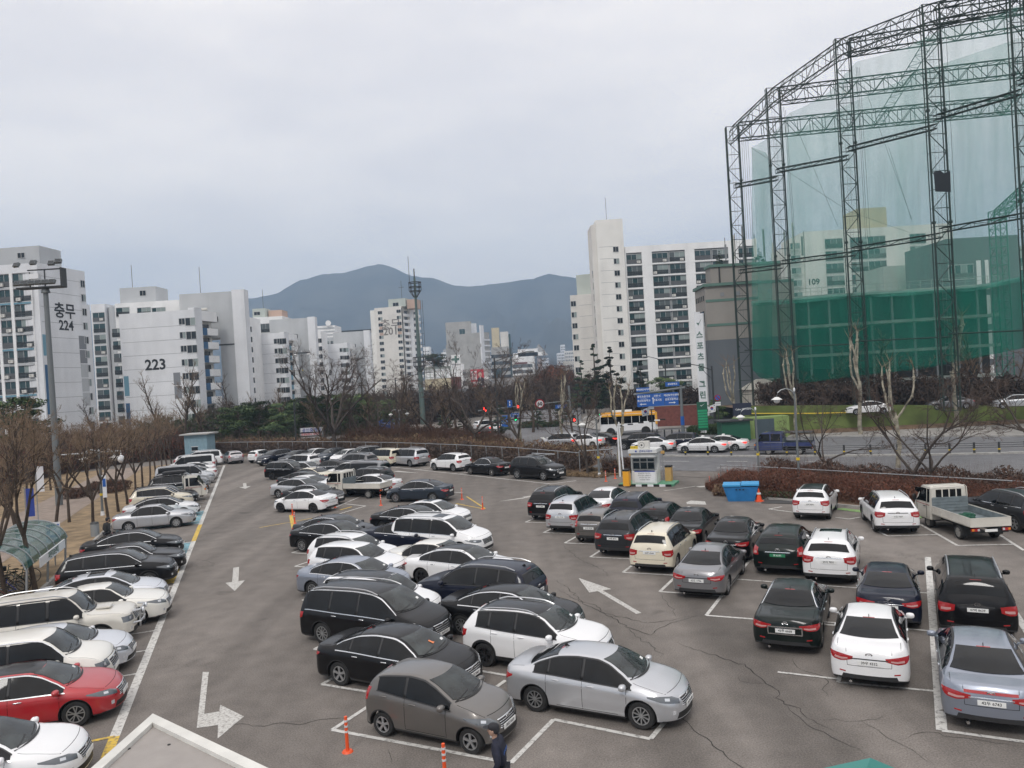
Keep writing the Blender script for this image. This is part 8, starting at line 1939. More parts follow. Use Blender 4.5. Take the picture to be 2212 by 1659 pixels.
# ---- mesh fence round the lot, rails and posts
def fence(name,pts,h,label,step=2.4,mesh=True,m='galv',rail2=False,cat='fence'):
 t = thing(name,(pts[0][0],pts[0][1],0),0,label,cat);ox,oy = pts[0][0],pts[0][1];tot = 0
 P = [(p[0]-ox,p[1]-oy,0) for p in pts]
 for i,(a,c_) in enumerate(zip(P,P[1:])):
  L_ = math.dist(a,c_);n = max(1,int(L_/step))
  part('top_rail',m,t,lambda b: b.tube([(a[0],a[1],h),(c_[0],c_[1],h)],.035,6))
  if rail2: part('lower_rail',m,t,lambda b: b.tube([(a[0],a[1],h*.55),(c_[0],c_[1],h*.55)],.03,6))
  for k in range(n): q = (lerp(a[0],c_[0],k/n),lerp(a[1],c_[1],k/n));part('post',m,t,lambda b: b.cyl((q[0],q[1],h/2),.035,h,'z',6))
 return t
fence('mesh_fence',[(x+.55,y+.5) for x,y in fence_pts],1.75,'galvanised fence with a pale top rail in front of the far hedge')
fence('mesh_fence',[(5.1,62.4),(7.6,62.3),(8.0,62.9)],1.9,'short return of the fence at the entrance corner')
fence('rail_fence',[(13.9,52.6),(16.9,49.6),(20.6,45.2),(26,38.8),(34,29.5),(44,17)],1.35,'low galvanised rail behind the grey hedge',step=3.0)
# median fence of black rails between short orange banded bollards
mp_ = [on(1434,986),on(1580,987),on(1700,987),on(1824,986),on(2000,984),on(2159,981),on(2330,975)]
t = thing('median_fence',mp_[0],0,'low dark rail fence with orange banded bollards along the road median','fence');o_ = mp_[0]
for a,c_ in zip(mp_,mp_[1:]):
 L_ = (c_-a).length;n = max(2,round(L_/2.0))
 for z_ in (.55,.72,.88): part('rail','pole_dark',t,lambda b: b.tube([a-o_+Vector((0,0,z_)),c_-o_+Vector((0,0,z_))],.022,5))
 for k in range(n):
  q = a.lerp(c_,k/n)-o_;c2 = part('bollard','pole_dark',t,lambda b: b.cyl((q.x,q.y,.48),.085,.96,'z',8),True);part('orange_band','yellow_trim',c2,lambda b: b.cyl((q.x,q.y,.42),.088,.10,'z',8))
ribbon([(p.x,p.y) for p in mp_],.55,0,.14,'median_kerb','kerbstone')
# ---- lamps
def globe_lamp(p,h,arms,label,rz=0.0):
 t = thing('globe_lamp',p,rz,label,'street lamp','ornamental globe lamps');part('pole','pole_grey',t,lambda b: b.tube([(0,0,0),(0,0,h)],[.09,.05],8),True);part('pole_base','sign_white',t,lambda b: b.cyl((0,0,.18),.15,.36,'z',10,r2=.11));part('gold_band','yellow_trim',t,lambda b: b.cyl((0,0,h*.34),.11,.16,'z',10));part('finial','sign_white',t,lambda b: b.blob((0,0,h+.1),(.07,.07,.14),8,6,e=1))
 for s_ in arms:
  part('arm','galv',t,lambda b: b.tube([(0,0,h-.25)]+[(s_*(.55-.55*math.cos(q_*math.pi/6)),0,h-.25+.45*math.sin(q_*math.pi/6)) for q_ in range(7)],.03,6),True)
  g = part('lamp_hood','globe_white',t,lambda b: b.cyl((s_*1.1,0,h-.36),.34,.16,'z',14,r2=.10));part('lamp_bowl','globe_white',g,lambda b: b.blob((s_*1.1,0,h-.52),(.20,.20,.15),10,7,e=1),True)
 return t
globe_lamp(on(1295,1031),4.6,(-1,),'ornamental lamp post at the fence corner by the entrance');globe_lamp(on(1728,1066),6.3,(-1,),'ornamental lamp post on the hedge beside the small white crossover');globe_lamp(on(1640,1030),4.8,(-1,),'ornamental lamp post at the exit corner behind the hedge')
globe_lamp(on(222,1115),4.6,(-1,1),'double globe lamp beside the path behind the left row');globe_lamp(on(866,962),4.6,(-1,1),'double globe lamp behind the far fence near the banner');globe_lamp(at(655,820,128),4.6,(-1,1),'double globe lamp in front of block 223')
def road_lamp(p,h,reach,label,m='pole_dark',rise=.5):
 t = thing('street_lamp',p,0,label,'street lamp','tall road lamps');part('pole',m,t,lambda b: b.tube([(0,0,0),(0,0,h)],[.15,.09],8),True);part('arm',m,t,lambda b: b.tube([(0,0,h-.5),(reach*.5,0,h-.1+rise*.5),(reach,0,h+rise)],.055,6));part('brace',m,t,lambda b: b.tube([(0,0,h-1.6),(reach*.22,0,h-.9),(reach*.45,0,h-.15+rise*.4)],.035,5));part('lamp_head','pole_grey',t,lambda b: b.blob((reach+.35*(1 if reach > 0 else -1),0,h+rise),(.55,.16,.09),10,6),True)
for (px,py,Y,top_,reach,lb,m) in ((1080,985,96,772,4.2,'tall dark street lamp with a right-hand arm left of the white tower block','pole_dark'),(862,960,118,815,5.0,'dark street lamp with an arm in front of tower 201','pole_dark'),(1545,925,93,790,-3.2,'dark street lamp with a left-hand arm in front of the vertical sign','pole_dark'),(1443,900,120,775,-2.5,'slim dark lamp in front of the balcony block','pole_dark'),(640,958,100,868,.8,'thin dark pole near the white banners','pole_dark')):
 b0 = at(px,py,Y);b0.z = 0;road_lamp(b0,at(px,top_,Y).z,reach,lb,m)
# ---- floodlight mast on the left
p = at(118,930,62);mt = at(97,628,62).z;t = thing('floodlight_mast',(p.x,p.y,0),0,'tall grey floodlight mast with two tiers of square lamps at the left','floodlight mast');part('pole','pole_grey',t,lambda b: b.tube([(0,0,0),(0,0,mt)],[.27,.18],12),True);part('collar','pole_grey',t,lambda b: b.cyl((0,0,mt),.34,.35,'z',12,r2=.25))
part('platform_frame','pole_dark',t,lambda b: (b.box((-.3,0,mt+.25),(3.6,.9,.10)),b.box((.1,0,mt+1.7),(2.9,.12,.09)),b.box((1.5,0,mt+1.0),(.08,.8,1.5)),b.box((-1.2,0,mt+.9),(.07,.1,1.3)),b.box((.0,0,mt+.9),(.07,.1,1.6))))['kind'] = 'stuff'
part('control_box','sign_white',t,lambda b: b.box((-.65,-.2,mt+1.15),(.75,.4,.42)))
for r_,(zz,xs_) in enumerate(((mt+.62,[-1.9,-1.35,-.8,-.25,.3,.85]),(mt+2.1,[-1.9,-.55,.9,1.45]))):
 for k,x_ in enumerate(xs_):
  l_ = part('floodlight','pole_grey',t,lambda b: b.box((0,0,0),(.50,.22,.36)));l_.location = (x_,-.5,zz+.12*r_*(k % 2));l_.rotation_euler = (-.55,0,.15*(k-2)*(r_));g = part('lamp_glass','win_glass',l_,lambda b: b.box((0,-.115,0),(.44,.01,.30)))
part('camera_arm','galv',t,lambda b: b.tube([(.3,0,4.1),(5.2,0,4.15)],.07,6));part('camera','sign_white',t,lambda b: (b.cyl((5.2,0,3.95),.04,.4,'z',6),b.blob((5.2,0,3.5),(.26,.26,.32),10,8,e=1)),True)
# ---- telecom mast
p = at(912,880,150);mz = at(885,600,150).z;t = thing('telecom_mast',(p.x,p.y,0),0,'tall green grey telecom mast with two round platforms beside tower 201','mast');hB = at(898,790,150).z
part('pole','pole_green' if 'pole_green' in MAT else (mat('pole_green',(.09,.13,.12),.5) and 'pole_green'),t,lambda b: b.tube([(0,0,0),(0,0,mz*.62),(0,0,mz*.62),(0,0,mz)],[.52,.36,.30,.20],14),True);part('rod','pole_dark',t,lambda b: (b.tube([(0,0,mz),(0,0,mz+1.7)],.12,6),b.tube([(-1.0,0,mz-1),(-1.0,0,mz+4.2)],.05,5)))
for zz in (mz-2.6,mz-17.2):
 pl = empty('platform',(0,0,zz));pl.parent = t
 for z_,r_ in ((0,1.15),(.8,1.25),(1.7,1.25)): part('ring','pole_dark',pl,lambda b: b.ring((0,0,z_),r_-.14,r_,.16,'z',16))
 for k in range(8): a_ = k*math.pi/4;part('stay','pole_dark',pl,lambda b: (b.tube([(math.cos(a_)*1.18,math.sin(a_)*1.18,0),(math.cos(a_)*1.18,math.sin(a_)*1.18,1.7)],.06,4),b.tube([(math.cos(a_)*1.12,math.sin(a_)*1.12,0),(math.cos(a_)*.3,math.sin(a_)*.4,-1.3)],.06,4)))
part('cable_ladder','pole_dark',t,lambda b: (b.tube([(1.25,0,2),(1.25,0,mz-4.5)],.035,4),b.tube([(.85,0,2),(.85,0,mz-4.5)],.03,4),[b.tube([(0,0,3+k*2.1),(1.25,0,3+k*2.1)],.03,4) for k in range(int((mz-8)/2.1))]))['kind'] = 'stuff'

# ---- road signs, signals
sx0 = at(1474,905,88);t = thing('sign_gantry',(sx0.x,sx0.y,0),0,'grey gantry pole carrying blue direction signs over the road','road sign');zt_ = at(1472,832,88).z;zc_ = at(1440,844,88).z
part('pole','pole_grey',t,lambda b: b.tube([(0,0,0),(0,0,zt_)],[.20,.15],10),True);part('boom','pole_grey',t,lambda b: b.tube([(.5,0,zc_+.25),(-5.4,0,zc_-.25)],.13,8),True);part('brace','pole_grey',t,lambda b: b.tube([(0,0,zc_-1.4),(-1.0,0,zc_+.1)],.07,6));part('blue_wrap','sign_blue',t,lambda b: b.cyl((0,0,2.1),.22,1.0,'z',10))
for k,(x_,l1,l2,ar) in enumerate(((-4.30,'흥진초중고교','화산초등학교','←'),(-2.75,'산본 IC','군포시청','↑'),(-1.15,'재궁동주민센터','군포고등학교','→'))):
 o = part('sign_panel','sign_blue',t,lambda b: b.box((x_,-.18,zc_-.95),(1.56,.05,1.45)));text(o,l1,.27,(x_,-.21,zc_-.52),bold=.006);text(o,l2,.27,(x_,-.21,zc_-1.0),bold=.006);text(o,{0: 'Heungjin School',1: 'Sanbon IC',2: 'Gunpo High School'}[k],.12,(x_,-.21,zc_-.76))
 part('arrow','sign_white',o,lambda b: b.prism([(x_-.32,-.215,zc_-1.42),(x_+.25,-.215,zc_-1.42),(x_+.25,-.215,zc_-1.34),(x_-.32,-.215,zc_-1.34)] if k != 1 else [(x_-.55,-.215,zc_-1.4),(x_-.47,-.215,zc_-1.4),(x_-.47,-.215,zc_-.8),(x_-.55,-.215,zc_-.8)],(0,.006,0)))
 q = x_-.42 if k == 0 else x_+.36;part('arrow_head','sign_white',o,lambda b: b.prism([(q+(.12 if k == 0 else -.12),-.216,zc_-1.50),(q+(.12 if k == 0 else -.12),-.216,zc_-1.26),(q+(-.1 if k == 0 else .1),-.216,zc_-1.38)] if k != 1 else [(x_-.64,-.216,zc_-.82),(x_-.38,-.216,zc_-.82),(x_-.51,-.216,zc_-.62)],(0,.006,0)))
for x_,dz,wd,s_ in ((-4.35,.28,1.5,'체육광장사거리'),(-.95,.72,1.6,'궁내중학교')):
 o = part('small_sign','sign_blue',t,lambda b: b.box((x_,-.18,zc_+dz),(wd,.05,.50)));text(o,s_,.24,(x_,-.21,zc_+dz),bold=.006)
p = at(1518,905,86);t = thing('direction_board',(p.x,p.y,0),0,'tall dark green board listing floors beside the clipped hedge','sign');part('board','sign_green',t,lambda b: b.box((0,0,2.6),(1.15,.14,3.2)))
for k in range(7): part('list_strip','sign_green_light',t,lambda b: b.box((0,-.08,3.2-.30*k),(1.05,.02,.22)))
part('tick_logo','sign_white',t,lambda b: b.prism([(-.25,-.08,3.85),(-.1,-.08,3.7),(.3,-.08,4.0),(-.08,-.08,3.78)],(0,.01,0)));text(t,'그린힐',.26,(0,-.08,.85),bold=.01)
for (px,Y,lb) in ((1408,90,'round no-parking sign with a national flag left of the gantry'),(1552,87,'round no-parking sign with a flag right of the green board')):
 p = at(px,900,Y);t = thing('no_parking_sign',(p.x,p.y,0),0,lb,'road sign','round no-parking signs');zt_ = at(px,867 if px < 1500 else 859,Y).z
 part('pole','pole_dark',t,lambda b: b.cyl((0,0,zt_/2),.06,zt_,'z',6));part('disc_rim','taillight',t,lambda b: b.cyl((0,-.08,zt_),.36,.03,'y',18));part('disc','sign_blue',t,lambda b: b.cyl((0,-.10,zt_),.28,.03,'y',18));part('slash','taillight',t,lambda b: b.prism([(-.22,-.125,zt_+.16),(-.16,-.125,zt_+.22),(.22,-.125,zt_-.16),(.16,-.125,zt_-.22)],(0,.005,0)));o = part('plate','sign_white',t,lambda b: b.box((0,-.08,zt_-.68),(.62,.03,.42)));text(o,'견인지역',.15,(0,-.1,zt_-.68),'black')
 f = thing('national_flag',(p.x-.75,p.y-.1,zt_-1.2),0,'small white Korean flag hanging beside the '+('left' if px < 1500 else 'right')+' no-parking sign','flag')
 part('cloth','sign_white',f,lambda b: b.prism([(-.45,0,.25),(.55,.05,.55),(.45,.05,-.35),(-.35,0,-.5)],(0,.02,0)));part('red_half','taillight',f,lambda b: b.cyl((.02,-.02,.06),.17,.01,'y',12));part('blue_half','sign_blue',f,lambda b: b.cyl((.03,-.03,-.03),.11,.01,'y',12));part('flag_pole','galv',f,lambda b: b.tube([(.75,.1,-.4),(.5,.06,.6)],.02,4))
 for a_,c2 in ((-.26,.26),(.32,.36),(-.2,-.26),(.3,-.16)): part('trigram','black',f,lambda b: b.box((a_,-.015,c2),(.12,.01,.07)))
p = at(1168,905,118);t = thing('speed_signal_arm',(p.x,p.y,0),0,'signal arm with red traffic lights and a round 60 limit sign','traffic signal');zs_ = at(1168,872,118).z
part('arm','pole_grey',t,lambda b: b.tube([(4.6,0,zs_+.2),(-9.5,0,zs_-.5)],.09,6));part('pole','pole_grey',t,lambda b: b.tube([(4.6,0,0),(4.6,0,zs_+2.5)],.16,8),True);o = part('limit_disc','sign_white',t,lambda b: b.cyl((0,-.15,zs_),.68,.04,'y',20));part('limit_rim','taillight',o,lambda b: b.ring((0,-.18,zs_),.54,.70,.03,'y',24));text(o,'60',.78,(0,-.20,zs_),'black',bold=.02)
for x_,c2 in ((-3.3,'red_light'),(-8.3,'red_light')):
 o = part('signal_box','black',t,lambda b: b.box((x_+.55,-.1,zs_-.25),(1.9,.3,.55)));part('signal_lamp',c2,o,lambda b: b.cyl((x_-.15,-.27,zs_-.25),.22,.04,'y',12))
 for k in (1,2): part('signal_lamp','plastic_dark',o,lambda b: b.cyl((x_-.15+.55*k,-.27,zs_-.25),.2,.04,'y',12))
o = part('blue_sign','sign_blue',t,lambda b: b.box((-4.6,-.15,zs_+.3),(.75,.04,1.1)));part('arrow','sign_white',o,lambda b: b.box((-4.6,-.18,zs_+.3),(.12,.02,.7)));o = part('street_sign','sign_blue',t,lambda b: b.box((3.2,-.15,zs_-.6),(1.7,.04,.55)));text(o,'산본로',.4,(3.2,-.18,zs_-.6))
for (px,py,Y,c2,nm,lb) in ((1051,887,105,'red_light','traffic_signal','red traffic light at the junction left of the tall lamp'),(843,941,118,'green_light','pedestrian_signal','green walking signal behind the far fence'),(1114,906,125,'green_light','pedestrian_signal','small green signal under the signal arm'),(1240,907,110,'red_light','traffic_signal','red traffic light left of the bus')):
 p = at(px,py,Y);t = thing(nm,(p.x,p.y,0),0,lb,'traffic signal');part('pole','pole_grey',t,lambda b: b.cyl((.5,0,(p.z+.5)/2),.07,p.z+.5,'z',6));part('signal_box','black',t,lambda b: b.box((0,0,p.z+.2),(.5,.3,1.0)));part('signal_lamp',c2,t,lambda b: b.cyl((0,-.17,p.z),.17,.04,'y',10))
# blue signs seen among the trunks
for (x0,y0,x1,y1,Y,s_,lb) in ((817,907,868,925,128,'산본시장 안양','blue direction sign seen through the branches left of the double lamp'),(1082,898,1098,925,128,'금정','narrow blue sign in the middle of the junction'),(1103,893,1128,900,128,'군포시청','small blue sign below the speed limit arm'),(1322,905,1336,918,100,'','small blue keep-right sign in front of the bus')):
 a,c_ = at(x0,y0,Y),at(x1,y1,Y);t = thing('blue_sign',((a.x+c_.x)/2,Y,0),0,lb,'road sign','small blue road signs');part('panel','sign_blue',t,lambda b: b.box((0,0,(a.z+c_.z)/2),(c_.x-a.x,.06,a.z-c_.z)));part('pole','pole_grey',t,lambda b: b.cyl((0,.1,a.z/2),.06,a.z,'z',6))
 if s_: text(t,s_,(c_.x-a.x)/len(s_)*.95,(0,-.04,(a.z+c_.z)/2))
# ---- white banners behind the fence
for (x0,y0,x1,y1,Y,rows_,lb) in ((649,925,697,933,101,[('공인중개사','blue_text')],'top white banner of the stack near the bicycles'),(649,934,697,941,101,[('요양보호사 국비무료','red_text')],'second white banner of the stack near the bicycles'),(650,942,697,952,101,[('주택관리사 중개사','black')],'third white banner with large dark lettering'),(652,953,698,958,101,[('모집중','red_text')],'lowest white banner of the stack with red lettering'),(905,932,950,951,96,[('공인중개사 합격','blue_text'),('요양보호사 교육원','red_text')],'long white banner seen through the branches at the junction')):
 a,c_ = at(x0,y0,Y),at(x1,y1+1,Y);t = thing('white_banner',(a.x,Y,0),0,lb,'banner','white cloth banners at the junction');w_ = c_.x-a.x;h_ = a.z-c_.z;part('cloth','banner_cloth',t,lambda b: b.box((w_/2,0,(a.z+c_.z)/2),(w_,.03,h_)))
 for k,(s_,m) in enumerate(rows_): text(t,s_,min(h_*.75/len(rows_),w_/len(s_)*1.1),(w_/2,-.03,a.z-h_*(k+.5)/len(rows_)),m,bold=.01)
 for xx in (-.05,w_+.05): part('pole','galv',t,lambda b: b.cyl((xx,0,a.z/2),.05,a.z,'z',6))

# ---- blue shed, lime wall, tank and the small things round them
a,c_ = at(400,985,101),at(450,985,101);t = thing('blue_shed',(a.x,a.y,0),-.05,'pale blue corrugated shed with a flat roof at the end of the left row','shed');w_ = c_.x-a.x;hs = at(400,960,101).z;hs = 3.1
part('wall','shed_blue',t,lambda b: b.box((w_/2,1.2,hs/2),(w_,2.4,hs)))
for k in range(9): part('rib','shed_blue',t,lambda b: b.box((w_*(k+.5)/9,-.02,hs/2),(.06,.05,hs)))
part('roof','wall_stone',t,lambda b: b.box((w_/2,1.1,hs+.1),(w_+.9,3.1,.16)));part('window','win_glass',t,lambda b: b.box((w_*.45,-.04,hs*.42),(.8,.04,.5)));part('window_frame','sign_white',t,lambda b: (b.box((w_*.45,-.05,hs*.42+.28),(.95,.05,.07)),b.box((w_*.45,-.05,hs*.42-.28),(.95,.05,.07))))
pts = [(25.9,86.6,3.4),(33,85.2,3.1),(42.2,84.0,2.65),(54,82.6,1.9),(70,76,1.8),(90,64,1.8)]
t = thing('lime_wall',(0,0,0),0,'lime green painted retaining wall along the far side of the road','wall')
for (x0,y0,h0),(x1,y1,h1) in zip(pts,pts[1:]):
 def seg(b):
  n0 = len(b.v);b.v += [(x0,y0,0),(x1,y1,0),(x1,y1,h1),(x0,y0,h0),(x0+.1,y0+.5,0),(x1+.1,y1+.5,0),(x1+.1,y1+.5,h1),(x0+.1,y0+.5,h0)]
  for f in ((0,1,2,3),(5,4,7,6),(3,2,6,7),(0,3,7,4),(1,5,6,2)): b.face([n0+i for i in f])
 part('wall_panel','lime_wall',t,seg)
b = MeshB()
for (x0,y0,h0),(x1,y1,h1) in zip(pts,pts[1:]):
 b.quad((x0,y0+.5,h0-.35),(x1,y1+.5,h1-.35),(x1+6,y1+26,2.3),(x0+2,y0+26,2.6))
 b.quad((x0,y0-1.3,.10),(x1,y1-1.3,.10),(x1,y1-.02,.45),(x0,y0-.02,.45))
tag(b.build('terrace_ground',MAT['soil'],recalc=True),kind='structure')
part('gas_pipe','yellow_trim',t,lambda b: b.tube([(26.6,86.3,2.55),(33,84.9,2.25),(38,84.2,2.1)],.06,6))
p = at(1603,884,84);t = thing('dark_sign',(p.x,p.y,0),0,'dark blue name board mounted on the left end of the lime wall','sign');part('board','banner_suit',t,lambda b: b.box((0,0,p.z),(2.0,.1,1.35)));text(t,'Cyber 아카데미',.26,(.1,-.06,p.z),bold=.004);part('post','pole_dark',t,lambda b: b.cyl((0,.12,p.z/2),.05,p.z,'z',6))
p = at(1640,938,84);t = thing('lime_hut',(p.x-2.3,p.y-1.0,0),0,'pale lime electrical hut with a slate steel door in front of the lime wall','hut');part('wall','lime_pale',t,lambda b: b.box((2.5,1.0,1.15),(5.6,2.0,2.3)));d = part('door','steel_door',t,lambda b: b.box((2.6,-.03,1.1),(2.1,.06,2.0)))
for k in range(6): part('door_slat','steel_door',d,lambda b: b.box((1.75+.34*k,-.07,1.1),(.05,.03,1.9)))
p = at(1588,938,82);t = thing('green_container',(p.x,p.y-.5,0),0,'dark green lean-to container with a sloping roof left of the lime hut','container');part('box','sign_green',t,lambda b: b.box((0,1,1.05),(3.0,2.0,2.1)));part('roof','pole_dark',t,lambda b: b.box((0,1,2.2),(3.6,2.6,.15)))
p = at(1655,838,104);t = thing('round_tank',(p.x,p.y,2.0),0,'round pale metal tank with a low domed top below the leftmost tower','tank');zt_ = p.z-2;part('drum','tank_metal',t,lambda b: b.cyl((0,0,zt_*.45+.2),3.6,zt_*.9,'z',28),True);part('dome','tank_metal',t,lambda b: b.cyl((0,0,zt_*.9+.9),3.9,1.3,'z',28,r2=1.6),True)
a,c_ = at(1411,900,108),at(1516,893,106);t = thing('brick_wall',(a.x,a.y,0),math.atan2(c_.y-a.y,c_.x-a.x),'dark red brick wall running behind the bus to the clipped hedge','wall');L_ = (Vector((c_.x,c_.y))-Vector((a.x,a.y))).length;part('wall','brick_wall',t,lambda b: b.box((L_/2,0,1.45),(L_,.25,2.9)));part('coping','wall_taupe',t,lambda b: b.box((L_/2,0,2.95),(L_,.35,.1)))
ribbon([(11,101),(24,99),(33,97.5),(26.5,91)],.2,0,.14,'kerb','kerbstone');sheet('pavement',[(-20,131),(6,131),(13,104),(24,103.5),(60,114),(60,124),(20,124),(-20,150)],.10,'pavement')
for k in range(8): q = on(1283+k*14,950-k*.8) if k < 4 else on(1420+(k-4)*16,944);t = thing('bollard',q,0,'slim dark bollard on the pavement in front of the bus wheels' if k < 4 else 'slim dark bollard on the pavement right of the bus','bollard','dark bollards by the crossing');part('post','pole_dark',t,lambda b: b.cyl((0,0,.45),.08,.9,'z',8))

# ---- bus
pf,pr_ = on(1336,941),on(1392,937);ang_b = math.atan2(pf.y-pr_.y,pf.x-pr_.x);pc = (pf+pr_)/2
pc = Vector(((pf.x+pr_.x)/2,98.5,0));t = thing('city_bus',(pc.x-.2,pc.y,0),math.radians(172),'white and orange city bus turning in behind the queue of cars','bus');BL,BW,BH = 7.2,2.3,2.95
bm = bmesh.new();bmesh.ops.create_cube(bm,size=1);bmesh.ops.scale(bm,vec=(BL,BW,BH-.35),verts=bm.verts);bmesh.ops.translate(bm,vec=(0,0,(BH+.35)/2),verts=bm.verts);bmesh.ops.bevel(bm,geom=bm.edges[:],offset=.22,segments=4,affect='EDGES')
for f in bm.faces: f.material_index = 1 if f.calc_center_median().z > BH-.42 else 0;f.smooth = True
me = bpy.data.meshes.new('body');bm.to_mesh(me);bm.free();me.set_sharp_from_angle(angle=math.radians(45));child('body',me,[MAT['white_paint'],MAT['bus_orange']],t)
for sg in (-1,1):
 part('orange_band','bus_orange',t,lambda b: b.box((0,sg*(BW/2+.008),BH-.42),(BL-.5,.02,.30)));
 for k in range(7): part('side_window','car_glass',t,lambda b: b.box((-BL/2+.75+k*.98,sg*(BW/2+.012),1.98),(.92,.02,.92)))
 part('rear_quarter','bus_orange',t,lambda b: b.box((-BL/2+.13,sg*(BW/2+.006),2.0),(.26,.02,1.5)))
 for xw in (-2.1,2.3):
  ty,rm = wheel_meshes(.45,'cover');w_ = child('wheel',ty,MAT['tyre'],t,(xw,sg*(BW/2+.01),.44),(0,0,0 if sg > 0 else math.pi));child('rim',rm,[MAT['dirty_alloy'],MAT['brake_dark']],w_);part('wheel_arch','black',t,lambda b: b.cyl((xw,sg*(BW/2+.004),.48),.56,.01,'y',20))
part('windscreen','car_glass_front',t,lambda b: b.box((BL/2+.006,0,1.85),(.02,2.0,1.35)));part('destination_display','green_light',t,lambda b: b.box((BL/2+.02,.1,2.72),(.02,1.1,.22)));part('front_bumper','white_paint',t,lambda b: b.box((BL/2+.03,0,.55),(.1,2.2,.35)))
for sg in (-1,1): part('headlight','headlight',t,lambda b: b.box((BL/2+.03,sg*.85,.85),(.06,.36,.22)));part('wing_mirror','plastic_dark',t,lambda b: b.box((BL/2+.25,sg*1.3,1.9),(.12,.16,.4)))
part('roof_unit','white_plastic',t,lambda b: b.box((.8,0,BH+.08),(2.6,1.5,.24)))

# ---- bicycle shelter and bicycles
p = on(150,1212);sp = left(33.6,7.2);t = thing('bicycle_shelter',(sp.x,sp.y,0),math.atan2(dL.y,dL.x),'bicycle shelter with a curved translucent green roof and a Korean name board','shelter')
SL = 7.5
for k in range(6):
 def sheet_(b):
  x0,x1 = -SL/2+SL*k/6+.02,-SL/2+SL*(k+1)/6-.02;n = 12
  for i in range(n):
   a0,a1 = math.pi*(.06+.80*i/n),math.pi*(.06+.80*(i+1)/n);P_ = lambda x,a_: (x,-1.55*math.cos(a_)-.1,1.25+1.25*math.sin(a_));b.quad(P_(x0,a0),P_(x1,a0),P_(x1,a1),P_(x0,a1))
 part('roof_panel','shelter_green',t,sheet_,True)
for k in range(7): part('roof_rib','galv',t,lambda b: b.tube([(-SL/2+SL*k/6,-1.55*math.cos(a_)-.1,1.27+1.25*math.sin(a_)) for a_ in [math.pi*(.06+.80*i/12) for i in range(13)]],.03,5))
for x_ in (-SL/2+.3,0,SL/2-.3): part('column','galv',t,lambda b: b.tube([(x_,-1.5,0),(x_,-1.6,1.5)],.05,6))
o = part('name_board','sign_white',t,lambda b: b.box((.6,-1.66,1.35),(4.6,.05,.42)));text(o,'자전거보관대',.34,(.6,-1.69,1.35),'sign_green',bold=.01)
def bicycle(p,rz,label,fm):
 t = thing('bicycle',p,rz,label,'bicycle','bicycles under the shelter')
 for x_ in (-.52,.52):
  w_ = part('wheel','tyre',t,lambda b: b.ring((x_,.012,.34),.315,.345,.025,'y',22));part('spokes','galv',w_,lambda b: [b.tube([(x_,0,.34),(x_+.31*math.cos(k*.785),0,.34+.31*math.sin(k*.785))],.004,3) for k in range(8)])['kind'] = 'stuff'
 part('frame',fm,t,lambda b: [b.tube([q0,q1],.018,5) for q0,q1 in (((-.52,0,.34),(-.08,0,.30)),((-.08,0,.30),(-.2,0,.82)),((-.52,0,.34),(-.17,0,.70)),((-.17,0,.70),(.38,0,.78)),((-.08,0,.30),(.38,0,.74)),((.52,0,.34),(.36,0,.92)))])
 part('saddle','black',t,lambda b: b.blob((-.2,0,.87),(.13,.07,.035),8,5));part('handlebar','black',t,lambda b: b.tube([(.30,-.26,.95),(.38,-.1,.98),(.38,.1,.98),(.30,.26,.95)],.014,5));part('basket','pole_dark',t,lambda b: b.box((.56,0,.86),(.22,.26,.2)))
bl = ['black','white','dark red','silver','dark blue','black','grey','black','green']
for k in range(9):
 q = left(29.0+.62*k,6.9+.15*(k % 2));bicycle((q.x,q.y,.07),math.atan2(nL.y,nL.x)+.25*(k % 3-1),['nearest black bicycle with a front basket under the green shelter','white framed bicycle second from the near end of the shelter','dark red bicycle third from the near end','silver bicycle in the middle of the shelter row','dark blue bicycle behind the silver one','black bicycle behind the dark blue one','grey bicycle under the far half of the shelter','black bicycle near the far end of the shelter','dark green bicycle at the far end of the shelter'][k],['black','sign_white','brick_wall','galv','blue_text','black','pole_grey','black','sign_green'][k])
for k,(px,py) in enumerate(((662,968),(680,968),(693,970))):
 q = on(px,py);bicycle((q.x,q.y,.1),.4*k,['bicycle leaning at the far fence, left one of three','bicycle leaning at the far fence, middle one of three','bicycle leaning at the far fence, right one of three'][k],'galv')
p = on(158,1216);p = left(37.9,6.3);t = thing('parking_sign',p,math.radians(10),'blue and white disabled parking sign on a post beside the shelter','sign');part('post','galv',t,lambda b: b.cyl((0,0,1.0),.035,2.0,'z',6));o = part('panel','sign_white',t,lambda b: b.box((0,-.05,1.75),(.68,.03,1.0)));part('blue_field','sign_blue',o,lambda b: b.box((0,-.07,1.82),(.60,.02,.66)));text(o,'P♿',.42,(0,-.083,1.84),bold=.01);text(o,'장애인 전용',.10,(0,-.07,1.38),'blue_text')
p = on(206,1160);t = thing('litter_bin',p,0,'small grey litter bin at the foot of the tree by the path','bin');part('drum','galv',t,lambda b: b.cyl((0,0,.42),.24,.8,'z',12),True);part('lid','pole_dark',t,lambda b: b.cyl((0,0,.86),.26,.1,'z',12,r2=.2))
for (px,py,h,lb,m) in ((60,1130,3.3,'narrow vertical banner with dark blue print at the left edge','blue_text'),(84,1100,4.2,'narrow white vertical banner beside the dark blue one','banner_cloth')):
 q = on(px,py+40);t = thing('pole_banner',q,.4,lb,'banner');part('pole','galv',t,lambda b: b.cyl((0,0,h/2),.03,h,'z',6));part('cloth',m,t,lambda b: b.box((.26,0,h-.95),(.42,.02,1.7)))
